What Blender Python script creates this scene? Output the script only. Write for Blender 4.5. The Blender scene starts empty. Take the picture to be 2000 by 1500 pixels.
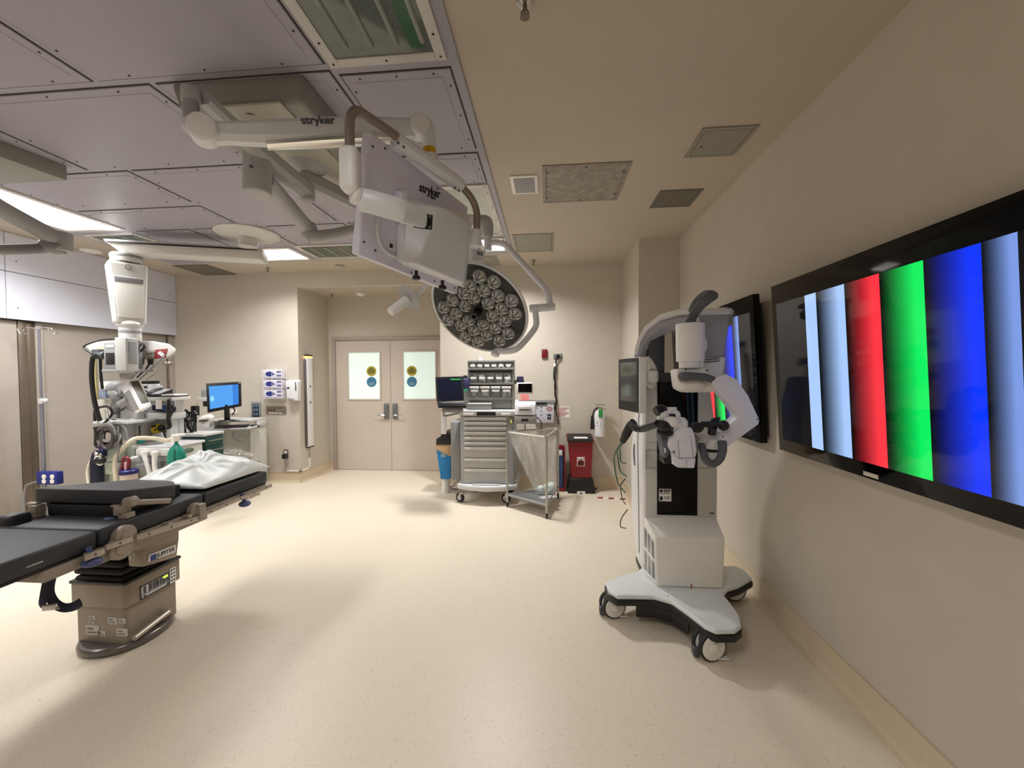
import bpy, bmesh, math, random
from mathutils import Matrix, Vector
random.seed(7)
SC = bpy.context.scene
COL = SC.collection
R = math.radians

# ------------------------------------------------------------------ camera model (measured from the photograph)
FPX = 792.587
CAM = Vector((0, 0, 1.6))
_yaw, _pit, _rol = R(4.98674), R(1.47081), R(-.37783)
W = Vector((-math.sin(_yaw)*math.cos(_pit), math.cos(_yaw)*math.cos(_pit), -math.sin(_pit)))
_r = Vector((math.cos(_yaw), math.sin(_yaw), 0)); _u = _r.cross(W)
RT = _r*math.cos(_rol) + _u*math.sin(_rol)
UP = -_r*math.sin(_rol) + _u*math.cos(_rol)

def ray(px, py):
    return RT*((px-1000)/FPX) - UP*((py-750)/FPX) + W
def P(px, py, **k):
    """point of the place seen at a photo pixel, on the plane x=, y= or z="""
    (a, v), = k.items(); i = 'xyz'.index(a); d = ray(px, py)
    return CAM + d*((v-CAM[i])/d[i])
def PD(px, py, D):
    return CAM + ray(px, py)*D
def PP(px, py, o, n):
    d = ray(px, py)
    return CAM + d*((o-CAM).dot(n)/d.dot(n))

# ------------------------------------------------------------------ materials
def lin(c):
    return tuple(((v/255)/12.92 if v/255 <= .04045 else ((v/255+.055)/1.055)**2.4) for v in c)
MATS = {}
def mat(name, col, rough=.5, metal=0, bump=0, bscale=200, var=0, vscale=6, emit=None, es=0, trans=0, alpha=1, coat=0, spec=.5):
    if name in MATS: return MATS[name]
    m = bpy.data.materials.new(name); m.use_nodes = True
    nt = m.node_tree; b = nt.nodes['Principled BSDF']
    c = lin(col)+(1,)
    b.inputs['Base Color'].default_value = c
    b.inputs['Roughness'].default_value = rough
    b.inputs['Metallic'].default_value = metal
    b.inputs['Specular IOR Level'].default_value = spec
    if coat: b.inputs['Coat Weight'].default_value = coat
    if trans: b.inputs['Transmission Weight'].default_value = trans
    if alpha < 1: b.inputs['Alpha'].default_value = alpha
    tc = nt.nodes.new('ShaderNodeTexCoord')
    n = nt.nodes.new('ShaderNodeTexNoise'); n.inputs['Scale'].default_value = vscale; n.inputs['Detail'].default_value = 4
    nt.links.new(tc.outputs['Object'], n.inputs['Vector'])
    mx = nt.nodes.new('ShaderNodeMixRGB'); mx.blend_type = 'MULTIPLY'
    v = max(var, .02)
    rp = nt.nodes.new('ShaderNodeValToRGB')
    rp.color_ramp.elements[0].color = (1-v*1.6,)*3+(1,); rp.color_ramp.elements[1].color = (1+v*.4,)*3+(1,)
    rp.color_ramp.elements[0].position = .3; rp.color_ramp.elements[1].position = .7
    nt.links.new(n.outputs['Fac'], rp.inputs['Fac'])
    mx.inputs['Fac'].default_value = 1; mx.inputs['Color1'].default_value = c
    nt.links.new(rp.outputs['Color'], mx.inputs['Color2']); nt.links.new(mx.outputs['Color'], b.inputs['Base Color'])
    if bump:
        n2 = nt.nodes.new('ShaderNodeTexNoise'); n2.inputs['Scale'].default_value = bscale; n2.inputs['Detail'].default_value = 3
        nt.links.new(tc.outputs['Object'], n2.inputs['Vector'])
        bp = nt.nodes.new('ShaderNodeBump'); bp.inputs['Strength'].default_value = bump; bp.inputs['Distance'].default_value = .004
        nt.links.new(n2.outputs['Fac'], bp.inputs['Height']); nt.links.new(bp.outputs['Normal'], b.inputs['Normal'])
    if emit:
        b.inputs['Emission Color'].default_value = lin(emit)+(1,); b.inputs['Emission Strength'].default_value = es
    MATS[name] = m
    return m

WALL = mat('wall_paint', (204, 196, 182), .62, bump=.12, bscale=500)
CEIL = mat('ceiling_paint', (192, 181, 164), .7, bump=.1, bscale=400)
SOFF = mat('soffit_panel', (222, 224, 238), .5)
SLID = mat('partition_panel', (174, 165, 156), .55, bump=.08, bscale=400)
BRONZE = mat('bronze_metal', (124, 112, 100), .38, .6)
METCEIL = mat('metal_ceiling', (164, 161, 171), .42, 0, var=.02)
GAP = mat('shadow_gap', (60, 54, 54), .8)
DOORM = mat('door_laminate', (206, 193, 182), .5)
FRAME = mat('door_frame_paint', (176, 165, 158), .45)
COVE = mat('vinyl_cove', (214, 197, 170), .42, var=.03, vscale=40)
WHITE = mat('white_plastic', (240, 240, 242), .38)
WHITE2 = mat('warm_white_plastic', (238, 236, 230), .42)
ENAMEL = mat('white_enamel', (232, 232, 236), .3)
LGREY = mat('light_grey_plastic', (190, 190, 190), .42)
MGREY = mat('mid_grey_plastic', (140, 140, 142), .45)
DGREY = mat('dark_grey_plastic', (78, 80, 84), .5)
BLACK = mat('black_plastic', (20, 20, 22), .42)
GLOSSB = mat('black_gloss', (5, 5, 6), .07, spec=.2)
RUBBER = mat('black_rubber', (32, 32, 34), .75)
STEEL = mat('stainless_steel', (188, 186, 182), .28, .95)
CHROME = mat('chrome', (225, 225, 225), .1, 1)
ALU = mat('brushed_aluminium', (170, 164, 154), .38, .8)
TAUPE = mat('taupe_enamel', (150, 138, 124), .42)
TAUPE2 = mat('pale_taupe_metal', (172, 160, 146), .36, .35)
PADM = mat('black_vinyl_pad', (46, 47, 51), .55, bump=.05, bscale=300)
PADS = mat('black_vinyl_side', (20, 20, 22), .6)
NAVY = mat('navy_webbing', (32, 32, 56), .8)
BLUEP = mat('blue_plastic', (40, 62, 158), .4)
TEAL = mat('green_rubber', (18, 132, 112), .45)
DGREEN = mat('dark_green_cabinet', (16, 64, 58), .5)
RED = mat('red_plastic', (136, 16, 28), .4)
BINBLUE = mat('bright_blue_plastic', (22, 130, 196), .4)
TAN = mat('tan_paper', (196, 164, 126), .7)
PAPER = mat('white_paper', (236, 234, 230), .8)
INK = mat('black_ink', (24, 24, 26), .7)
YELLOW = mat('yellow_plastic', (228, 204, 30), .45)
GREENC = mat('green_cable', (40, 96, 58), .5)
HOSE = mat('cream_hose', (220, 212, 190), .5)
CLEARP = mat('milky_plastic', (226, 226, 222), .35, alpha=.75)
PALEG = mat('pale_sage_plastic', (178, 190, 178), .45)
PURPLE = mat('purple_plastic', (48, 44, 78), .45)
MINT = mat('mint_plastic', (90, 210, 180), .4)
LENSG = mat('frosted_glass', (200, 215, 208), .3)
GOLD = mat('gold_ring', (214, 170, 40), .3, .6)
CARTG = mat('cart_grey', (168, 170, 170), .42)
CARTD = mat('cart_side_grey', (140, 143, 142), .48)
DRAWM = mat('drawer_silver', (196, 194, 190), .36, .25)

def floor_mat():
    m = bpy.data.materials.new('speckled_vinyl'); m.use_nodes = True
    nt = m.node_tree; b = nt.nodes['Principled BSDF']; N = nt.nodes.new; L = nt.links.new
    tc = N('ShaderNodeTexCoord')
    vo = N('ShaderNodeTexVoronoi'); vo.inputs['Scale'].default_value = 85
    L(tc.outputs['Object'], vo.inputs['Vector'])
    nz = N('ShaderNodeTexNoise'); nz.inputs['Scale'].default_value = 30; L(tc.outputs['Object'], nz.inputs['Vector'])
    sub = N('ShaderNodeMath'); sub.operation = 'MULTIPLY_ADD'; sub.inputs[1].default_value = -.75; sub.inputs[2].default_value = .62
    L(nz.outputs['Fac'], sub.inputs[0])
    lt = N('ShaderNodeMath'); lt.operation = 'LESS_THAN'; L(vo.outputs['Distance'], lt.inputs[0]); L(sub.outputs[0], lt.inputs[1])
    n3 = N('ShaderNodeTexNoise'); n3.inputs['Scale'].default_value = 1.5; L(tc.outputs['Object'], n3.inputs['Vector'])
    base = N('ShaderNodeMixRGB'); base.inputs['Color1'].default_value = lin((230, 218, 199))+(1,); base.inputs['Color2'].default_value = lin((223, 211, 192))+(1,)
    L(n3.outputs['Fac'], base.inputs['Fac'])
    hv = N('ShaderNodeMixRGB'); hv.inputs['Color1'].default_value = lin((196, 178, 154))+(1,); hv.inputs['Color2'].default_value = lin((238, 228, 212))+(1,)
    L(vo.outputs['Color'], hv.inputs['Fac'])
    mx = N('ShaderNodeMixRGB'); L(lt.outputs[0], mx.inputs['Fac']); L(base.outputs[0], mx.inputs['Color1']); L(hv.outputs[0], mx.inputs['Color2'])
    L(mx.outputs[0], b.inputs['Base Color'])
    b.inputs['Roughness'].default_value = .38; b.inputs['Specular IOR Level'].default_value = .4
    return m
FLOOR = floor_mat()

def glass_mat(name, tint, a, stretch=(1, 1, 1), sc=14):
    """thin clear sheet: mostly transparent with a glossy skin"""
    m = bpy.data.materials.new(name); m.use_nodes = True
    nt = m.node_tree; N = nt.nodes.new; L = nt.links.new
    out = nt.nodes['Material Output']; b = nt.nodes['Principled BSDF']
    b.inputs['Base Color'].default_value = lin(tint)+(1,); b.inputs['Roughness'].default_value = .15
    tr = N('ShaderNodeBsdfTransparent'); mx = N('ShaderNodeMixShader')
    tc = N('ShaderNodeTexCoord'); nz = N('ShaderNodeTexNoise'); nz.inputs['Scale'].default_value = sc; nz.inputs['Detail'].default_value = 3
    mp = N('ShaderNodeMapping'); mp.inputs['Scale'].default_value = stretch; L(tc.outputs['Object'], mp.inputs['Vector']); L(mp.outputs[0], nz.inputs['Vector'])
    rp = N('ShaderNodeValToRGB'); rp.color_ramp.elements[0].position = .42; rp.color_ramp.elements[1].position = .78
    rp.color_ramp.elements[0].color = (a*.6,)*3+(1,); rp.color_ramp.elements[1].color = (min(1, a*2.2),)*3+(1,)
    L(nz.outputs['Fac'], rp.inputs['Fac']); L(rp.outputs['Color'], mx.inputs['Fac'])
    L(tr.outputs[0], mx.inputs[1]); L(b.outputs[0], mx.inputs[2]); L(mx.outputs[0], out.inputs['Surface'])
    return m
BAGM = glass_mat('clear_polythene', (232, 234, 234), .26, (1, 1, .16), 16)

def attr_emit(name, strength, rough=.06, base=(4, 4, 5)):
    m = bpy.data.materials.new(name); m.use_nodes = True
    nt = m.node_tree; b = nt.nodes['Principled BSDF']
    a = nt.nodes.new('ShaderNodeAttribute'); a.attribute_name = 'Col'
    b.inputs['Base Color'].default_value = lin(base)+(1,); b.inputs['Roughness'].default_value = rough; b.inputs['Specular IOR Level'].default_value = .22
    nt.links.new(a.outputs['Color'], b.inputs['Emission Color']); b.inputs['Emission Strength'].default_value = strength
    return m

# ------------------------------------------------------------------ mesh builder
class MB:
    def __init__(s): s.bm = bmesh.new()
    def _add(s, t, M, m):
        if M is not None: t.transform(M)
        for f in t.faces: f.material_index = m
        me = bpy.data.meshes.new('t'); t.to_mesh(me); t.free(); s.bm.from_mesh(me); bpy.data.meshes.remove(me)
        return s
    def box(s, c, size, rot=None, bev=0, seg=2, m=0):
        t = bmesh.new(); bmesh.ops.create_cube(t, size=1)
        bmesh.ops.scale(t, vec=Vector(size), verts=t.verts)
        if bev: bmesh.ops.bevel(t, geom=t.edges[:], offset=min(bev, min(size)*.49), segments=seg, profile=.5, affect='EDGES')
        M = Matrix.Translation(Vector(c))
        if rot is not None: M = M @ (rot.to_4x4() if not isinstance(rot, (int, float)) else Matrix.Rotation(rot, 4, 'Z'))
        return s._add(t, M, m)
    def bb(s, x0, x1, y0, y1, z0, z1, bev=0, m=0, seg=2):
        return s.box(((x0+x1)/2, (y0+y1)/2, (z0+z1)/2), (abs(x1-x0), abs(y1-y0), abs(z1-z0)), None, bev, seg, m)
    def hexa(s, v, bev=0, m=0, seg=2):
        """8 corners: bottom loop then top loop"""
        t = bmesh.new(); vs = [t.verts.new(Vector(p)) for p in v]
        for f in ((0,3,2,1),(4,5,6,7),(0,1,5,4),(1,2,6,5),(2,3,7,6),(3,0,4,7)): t.faces.new([vs[i] for i in f])
        bmesh.ops.recalc_face_normals(t, faces=t.faces)
        if bev: bmesh.ops.bevel(t, geom=t.edges[:], offset=bev, segments=seg, profile=.5, affect='EDGES')
        return s._add(t, None, m)
    def cyl(s, p0, p1, r, r2=None, n=24, bev=0, m=0, caps=True):
        p0, p1 = Vector(p0), Vector(p1); d = p1-p0
        t = bmesh.new()
        bmesh.ops.create_cone(t, cap_ends=caps, segments=n, radius1=r, radius2=r if r2 is None else r2, depth=d.length)
        if bev:
            es = [e for e in t.edges if abs(e.verts[0].co.z-e.verts[1].co.z) < 1e-6]
            bmesh.ops.bevel(t, geom=es, offset=bev, segments=3, profile=.5, affect='EDGES')
        M = Matrix.Translation((p0+p1)/2) @ d.to_track_quat('Z', 'Y').to_matrix().to_4x4()
        return s._add(t, M, m)
    def lathe(s, prof, M=None, n=32, m=0):
        t = bmesh.new(); rings = []
        for r, z in prof:
            if r < 1e-5: rings.append([t.verts.new((0, 0, z))])
            else: rings.append([t.verts.new((r*math.cos(2*math.pi*i/n), r*math.sin(2*math.pi*i/n), z)) for i in range(n)])
        for a, b in zip(rings, rings[1:]):
            for i in range(n):
                j = (i+1) % n
                if len(a) == 1 and len(b) == 1: continue
                if len(a) == 1: t.faces.new((a[0], b[i], b[j]))
                elif len(b) == 1: t.faces.new((a[i], a[j], b[0]))
                else: t.faces.new((a[i], a[j], b[j], b[i]))
        bmesh.ops.recalc_face_normals(t, faces=t.faces)
        return s._add(t, M, m)
    def prism(s, poly, z0, z1, M=None, bev=0, m=0, seg=2):
        t = bmesh.new()
        a = [t.verts.new((x, y, z0)) for x, y in poly]; b = [t.verts.new((x, y, z1)) for x, y in poly]
        t.faces.new(a[::-1]); t.faces.new(b); n = len(poly)
        for i in range(n): t.faces.new((a[i], a[(i+1) % n], b[(i+1) % n], b[i]))
        bmesh.ops.recalc_face_normals(t, faces=t.faces)
        if bev:
            es = [e for e in t.edges if len(e.link_faces) == 2 and e.calc_face_angle(0) > .5]
            bmesh.ops.bevel(t, geom=es, offset=bev, segments=seg, profile=.5, affect='EDGES')
        return s._add(t, M, m)
    def extr(s, pts, vec, bev=0, m=0, seg=2):
        """extrude a 3-D outline along a vector"""
        t = bmesh.new(); vec = Vector(vec)
        a = [t.verts.new(Vector(p)) for p in pts]; b = [t.verts.new(Vector(p)+vec) for p in pts]
        t.faces.new(a[::-1]); t.faces.new(b); n = len(pts)
        for i in range(n): t.faces.new((a[i], a[(i+1) % n], b[(i+1) % n], b[i]))
        bmesh.ops.recalc_face_normals(t, faces=t.faces)
        if bev:
            es = [e for e in t.edges if len(e.link_faces) == 2 and e.calc_face_angle(0) > .5]
            bmesh.ops.bevel(t, geom=es, offset=bev, segments=seg, profile=.5, affect='EDGES')
        return s._add(t, None, m)
    def ball(s, c, r, rot=None, m=0, n=20):
        t = bmesh.new(); bmesh.ops.create_uvsphere(t, u_segments=n, v_segments=max(8, n//2), radius=1)
        r = (r, r, r) if isinstance(r, (int, float)) else r
        bmesh.ops.scale(t, vec=Vector(r), verts=t.verts)
        M = Matrix.Translation(Vector(c))
        if rot is not None: M = M @ rot.to_4x4()
        return s._add(t, M, m)
    def quad(s, pts, m=0):
        t = bmesh.new(); t.faces.new([t.verts.new(Vector(p)) for p in pts]); return s._add(t, None, m)
    def tube(s, pts, r, n=8, m=0, smooth=True, sub=6, caps=True, flat=None):
        pts = [Vector(p) for p in pts]; rs = r if isinstance(r, (list, tuple)) else [r]*len(pts)
        if smooth and len(pts) > 2:
            o = []; q = [pts[0]*2-pts[1]]+pts+[pts[-1]*2-pts[-2]]; rr = []
            for i in range(len(pts)-1):
                a, b, c, d = q[i:i+4]
                for k in range(sub):
                    u = k/sub
                    o.append(.5*((2*b)+(c-a)*u+(2*a-5*b+4*c-d)*u*u+(3*b-a-3*c+d)*u**3)); rr.append(rs[i]*(1-u)+rs[i+1]*u)
            o.append(pts[-1]); rr.append(rs[-1]); pts, rs = o, rr
        t = bmesh.new(); rings = []; prev = None
        for i, p in enumerate(pts):
            d = (pts[min(i+1, len(pts)-1)]-pts[max(i-1, 0)])
            if d.length < 1e-9: d = Vector((0, 0, 1))
            d.normalize()
            if prev is None:
                prev = d.orthogonal().normalized()
                if flat is not None: prev = (Vector(flat)-d*Vector(flat).dot(d)).normalized()
            else: prev = (prev-d*prev.dot(d)).normalized()
            b = d.cross(prev)
            fy = 1 if flat is None else flat_ratio
            rings.append([t.verts.new(p+(prev*math.cos(2*math.pi*k/n)+b*math.sin(2*math.pi*k/n)*fy)*rs[i]) for k in range(n)])
        for a, b in zip(rings, rings[1:]):
            for k in range(n): t.faces.new((a[k], a[(k+1) % n], b[(k+1) % n], b[k]))
        if caps: t.faces.new(rings[0][::-1]); t.faces.new(rings[-1])
        bmesh.ops.recalc_face_normals(t, faces=t.faces)
        return s._add(t, None, m)
    def beam(s, pts, w, h, up=(0, 0, 1), m=0, bev=0):
        """swept rounded-rectangle section; w across, h along up; lists allowed"""
        pts = [Vector(p) for p in pts]; n = len(pts)
        ws = w if isinstance(w, (list, tuple)) else [w]*n; hs = h if isinstance(h, (list, tuple)) else [h]*n
        t = bmesh.new(); rings = []; up = Vector(up)
        c = .25
        sec = [(-.5, -.5+c), (-.5+c, -.5), (.5-c, -.5), (.5, -.5+c), (.5, .5-c), (.5-c, .5), (-.5+c, .5), (-.5, .5-c)]
        for i, p in enumerate(pts):
            d = (pts[min(i+1, n-1)]-pts[max(i-1, 0)]).normalized()
            sd = d.cross(up).normalized(); u2 = sd.cross(d)
            rings.append([t.verts.new(p+sd*(x*ws[i])+u2*(y*hs[i])) for x, y in sec])
        for a, b in zip(rings, rings[1:]):
            for k in range(8): t.faces.new((a[k], a[(k+1) % 8], b[(k+1) % 8], b[k]))
        t.faces.new(rings[0][::-1]); t.faces.new(rings[-1])
        bmesh.ops.recalc_face_normals(t, faces=t.faces)
        return s._add(t, None, m)
    def build(s, name, mats, parent=None, loc=None, sharp=32):
        me = bpy.data.meshes.new(name)
        L = ROOT[parent.name] if parent is not None else Vector(loc or (0, 0, 0))
        s.bm.transform(Matrix.Translation(-L)); s.bm.to_mesh(me); s.bm.free()
        for mm in (mats if isinstance(mats, (list, tuple)) else [mats]): me.materials.append(mm)
        me.polygons.foreach_set('use_smooth', [True]*len(me.polygons))
        me.set_sharp_from_angle(angle=R(sharp))
        o = bpy.data.objects.new(name, me); COL.objects.link(o)
        if parent is not None: o.parent = parent
        else: o.location = L
        ROOT[o.name] = L
        return o
ROOT = {}
flat_ratio = .45

def thing(name, label, cat, loc, group=None):
    o = bpy.data.objects.new(name, None); COL.objects.link(o); o.location = loc; o.empty_display_size = .1
    ROOT[o.name] = Vector(loc); o['label'] = label; o['category'] = cat
    if group: o['group'] = group
    return o
def tag(o, label, cat, group=None, kind=None):
    o['label'] = label; o['category'] = cat
    if group: o['group'] = group
    if kind: o['kind'] = kind
    return o
def struct(o): o['kind'] = 'structure'; return o
def lab(o, label): o['label'] = label; return o

def text(body, name, M, size, m, parent, extr=.0006, bold=0, align='CENTER'):
    cu = bpy.data.curves.new('t', 'FONT'); cu.body = body; cu.size = size; cu.extrude = extr; cu.offset = bold
    cu.align_x = align; cu.align_y = 'CENTER'
    t = bpy.data.objects.new('t', cu); COL.objects.link(t)
    dg = bpy.context.evaluated_depsgraph_get(); dg.update()
    me = bpy.data.meshes.new_from_object(t.evaluated_get(dg))
    bpy.data.objects.remove(t); bpy.data.curves.remove(cu)
    L = ROOT[parent.name]
    me.transform(Matrix.Translation(-L) @ M); me.name = name
    me.materials.clear(); me.materials.append(m)
    o = bpy.data.objects.new(name, me); COL.objects.link(o); o.parent = parent; ROOT[o.name] = L
    return o
def face_M(o, ex, ey):
    """matrix whose local x,y are the given in-plane axes at origin o"""
    ex = Vector(ex).normalized(); ey = Vector(ey); ey = (ey-ex*ey.dot(ex)).normalized(); ez = ex.cross(ey)
    M = Matrix((ex, ey, ez)).transposed().to_4x4(); M.translation = Vector(o); return M
def setcols(o, cols):
    a = o.data.color_attributes.new('Col', 'FLOAT_COLOR', 'CORNER')
    for i, c in enumerate(cols): a.data[i].color = c+(1,)
def rz(yaw): return Matrix.Rotation(yaw, 3, 'Z')
def rect(p0, p1, y):
    """photo rectangle -> (x0,x1,z0,z1) on the plane y"""
    a, b = P(*p0, y=y), P(*p1, y=y); c, d = P(p0[0], p1[1], y=y), P(p1[0], p0[1], y=y)
    return (a.x+c.x)/2, (b.x+d.x)/2, (b.z+c.z)/2, (a.z+d.z)/2

# ------------------------------------------------------------------ room dimensions
H, XR, YF, YD = 3.108, 1.483, 5.705, 6.537
XS, XL, YN = -5.587, -5.67, -2.4
XC, YC = 1.03, 4.715        # column in the far right corner
RX0, RX1, RZ = -3.66, -1.525, 2.89   # door recess

# ================================================================== ROOM SHELL
t = .1
m = MB(); m.bb(XL-.3, XR+.3, YN-.1, YD+.3, -.1, 0); struct(m.build('floor', FLOOR))
m = MB()
m.bb(XL-.3, XR+.3, YN-.1, YF, H, H+.1)
struct(m.build('ceiling', CEIL))
m = MB(); m.bb(XR, XR+t, YN-.1, YF+t, 0, H); struct(m.build('wall_right', WALL))
m = MB(); m.bb(XL-.3, XR+.3, YN-.2, YN, 0, H); struct(m.build('wall_near', WALL))
m = MB()   # far wall with the door recess
m.bb(XL-.3, RX0, YF, YF+.1, 0, H); m.bb(RX1, XR+.2, YF, YF+.1, 0, H); m.bb(RX0, RX1, YF, YF+.1, RZ, H)
struct(m.build('wall_far', WALL))
m = MB(); m.bb(RX0-.1, RX0, YF+.1, YD, 0, RZ); struct(m.build('wall_recess_left', WALL))
m = MB(); m.bb(RX1, RX1+.1, YF+.1, YD, 0, RZ); struct(m.build('wall_recess_right', WALL))
m = MB(); m.bb(RX0-.1, RX1+.1, YF+.1, YD+.1, RZ, RZ+.1); struct(m.build('ceiling_recess', CEIL))
m = MB(); m.bb(XC, XR, YC, YF, 0, H); struct(m.build('wall_column', WALL))
m = MB(); m.bb(XL-.1, XL, YN-.1, YF, 0, 2.3); struct(m.build('wall_left', SLID))
# door wall: frame + leaves
DX0, DXM, DX1, DZ = -3.535, -2.593, -1.652, 2.165
m = MB(); m.bb(RX0-.1, DX0-.045, YD, YD+.1, 0, RZ); m.bb(DX1+.045, RX1+.1, YD, YD+.1, 0, RZ); m.bb(DX0-.045, DX1+.045, YD, YD+.1, DZ+.045, RZ)
struct(m.build('wall_door_recess', WALL))
m = MB()
m.bb(DX0-.055, DX0-.004, YD-.03, YD+.08, 0, DZ+.005, .006); m.bb(DX1+.004, DX1+.055, YD-.03, YD+.08, 0, DZ+.005, .006); m.bb(DX0-.055, DX1+.055, YD-.03, YD+.08, DZ+.005, DZ+.055, .006)
struct(m.build('trim_door_frame', FRAME))
m = MB(); m.bb(DX0-.3, DX1+.3, YD+.5, YD+.55, -.05, 2.6)
struct(m.build('wall_corridor', mat('glowing_corridor', (240, 250, 246), .8, emit=(222, 245, 238), es=.3)))  # wall glow stands in for corridor lighting
GLASS = mat('glowing_privacy_glass', (232, 246, 240), .35, emit=(214, 240, 232), es=.42)  # panes given a glow of their own, as if backlit
def sticker(parent, c, r, m1, lines):
    mb = MB(); mb.cyl((c[0], c[1], c[2]), (c[0], c[1]-.002, c[2]), r, n=32); o = mb.build('round_sticker', m1, parent)
    mb = MB()
    for k, wdt in lines: mb.bb(c[0]-wdt, c[0]+wdt, c[1]-.0035, c[1]-.0015, c[2]+k-.006, c[2]+k+.006)
    mb.build('sticker_print', INK if m1 is STY else mat('pale_print', (150, 190, 205), .6), o)
STY = mat('olive_sticker', (186, 172, 62), .6); STB = mat('blue_sticker', (64, 128, 164), .6)
for i, (x0, x1, wx0, wx1, hx, sgn, sx) in enumerate(((DX0, DXM-.003, -3.318, -2.775, -2.665, -1, -2.925), (DXM+.003, DX1, -2.375, -1.83, -2.52, 1, -2.235))):
    root = thing('door_%d' % (i+1), '', '', ((x0+x1)/2, YD, 0)); del root['label'], root['category']; struct(root)
    z0, z1 = 1.19, 1.972
    m = MB()
    m.bb(x0, wx0, YD, YD+.045, .006, DZ); m.bb(wx1, x1, YD, YD+.045, .006, DZ); m.bb(wx0, wx1, YD, YD+.045, .006, z0); m.bb(wx0, wx1, YD, YD+.045, z1, DZ)
    leaf = m.build('door_leaf', DOORM, root)
    m = MB(); e = .022
    m.bb(wx0-e, wx0+.004, YD-.012, YD+.01, z0-e, z1+e, .004); m.bb(wx1-.004, wx1+e, YD-.012, YD+.01, z0-e, z1+e, .004)
    m.bb(wx0, wx1, YD-.012, YD+.01, z0-e, z0+.004, .004); m.bb(wx0, wx1, YD-.012, YD+.01, z1-.004, z1+e, .004)
    m.build('window_trim', DOORM, root)
    m = MB(); m.bb(wx0, wx1, YD+.012, YD+.02, z0, z1); gl = m.build('window_pane', GLASS, root)
    sticker(root, (sx, YD+.012, 1.655), .085, STY, ((.045, .03), (.02, .06), (-.005, .065), (-.03, .055)))
    sticker(root, (sx, YD+.012, 1.475), .085, STB, ((-.02, .05), (-.045, .035)))
    m = MB(); m.bb(hx-.04, hx+.04, YD-.03, YD, .86, 1.115, .008)
    pl = m.build('lock_plate', mat('lock_grey', (118, 118, 122), .4, .3), root)
    m = MB(); m.tube([(hx+sgn*.005, YD-.02, .93), (hx+sgn*.005, YD-.07, .93), (hx+sgn*.03, YD-.08, .93), (hx+sgn*.1, YD-.078, .928), (hx+sgn*.135, YD-.06, .925)], .011)
    m.build('lever_handle', CHROME, pl)

# soffit on the left with its seams
m = MB(); g = .0035
yc = 3.76
zs = [2.205, 2.70, H]
for a, b in ((YN, yc), (yc, YF)):
    for z0, z1 in ((zs[0], zs[1]), (zs[1], zs[2])):
        m.bb(XS-.02, XS, a+g, b-g, z0+g, z1-g, .002, seg=1)
m.bb(XL-.05, XS-.02, YN, YF, zs[0]+.004, H, m=1)
for y in (3.85, 5.6, 2.2):
    for z in (2.33, 2.82): m.cyl((XS-.002, y, z), (XS+.003, y, z), .006, n=10, m=1)
struct(m.build('trim_soffit', [SOFF, GAP]))
# sliding partition jambs below the soffit
def onleft(px, py): return P(px, py, x=XL).y
ya, yb, yc2, yd, ye = onleft(29, 640), onleft(47, 640), onleft(64, 640), onleft(79, 640), onleft(325, 660)
m = MB(); m.bb(XL, XL+.035, ya, yb, 0, zs[0], .004); m.bb(XL, XL+.015, yb+.006, yc2, 0, zs[0], .003)
m.bb(XL, XL+.012, ye-.012, ye+.004, 0, zs[0]); struct(m.build('trim_partition_jamb', BRONZE))
m = MB(); m.bb(XL, XL+.03, yc2+.003, yd, 0, zs[0], .003); m.bb(XL, XL+.03, ye+.006, YF, 0, zs[0], .003)
struct(m.build('trim_partition_post', SLID))
m = MB(); m.bb(XL, XL+.028, YN, ya-.004, .1, zs[0]-.01, .003); struct(m.build('trim_partition_panel', SLID))

# coved vinyl base
def cove(name, a, b, nrm, h=.147):
    """base strip from a to b (x,y) standing off along nrm"""
    a, b = Vector((*a, 0)), Vector((*b, 0)); n = Vector((*nrm, 0)); m = MB()
    prof = [(0, 0), (.05, .0), (.05, .002), (.03, .008), (.014, .024), (.007, .05), (.006, h), (0, h)]
    pts = [a+n*x+Vector((0, 0, z)) for x, z in prof]
    m.extr(pts, b-a)
    m.extr([a+n*x+Vector((0, 0, z)) for x, z in ((0, h), (.009, h), (.009, h+.006), (0, h+.006))], b-a, m=1)
    return struct(m.build(name, [COVE, mat('base_cap', (206, 190, 164), .5)]))
cove('baseboard_right', (XR, YN), (XR, YC), (-1, 0))
cove('baseboard_column_front', (XC, YC), (XR, YC), (0, -1)); cove('baseboard_column_side', (XC, YC), (XC, YF), (-1, 0))
cove('baseboard_far_left', (XL, YF), (RX0, YF), (0, -1)); cove('baseboard_far_right', (RX1, YF), (XC, YF), (0, -1))
cove('baseboard_recess_left', (RX0, YF), (RX0, YD), (1, 0)); cove('baseboard_recess_right', (RX1, YF), (RX1, YD), (-1, 0))
cove('baseboard_left', (XL+.03, YN), (XL+.03, ya), (1, 0)); cove('baseboard_door_side', (RX0, YD), (DX0-.055, YD), (0, -1))

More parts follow.
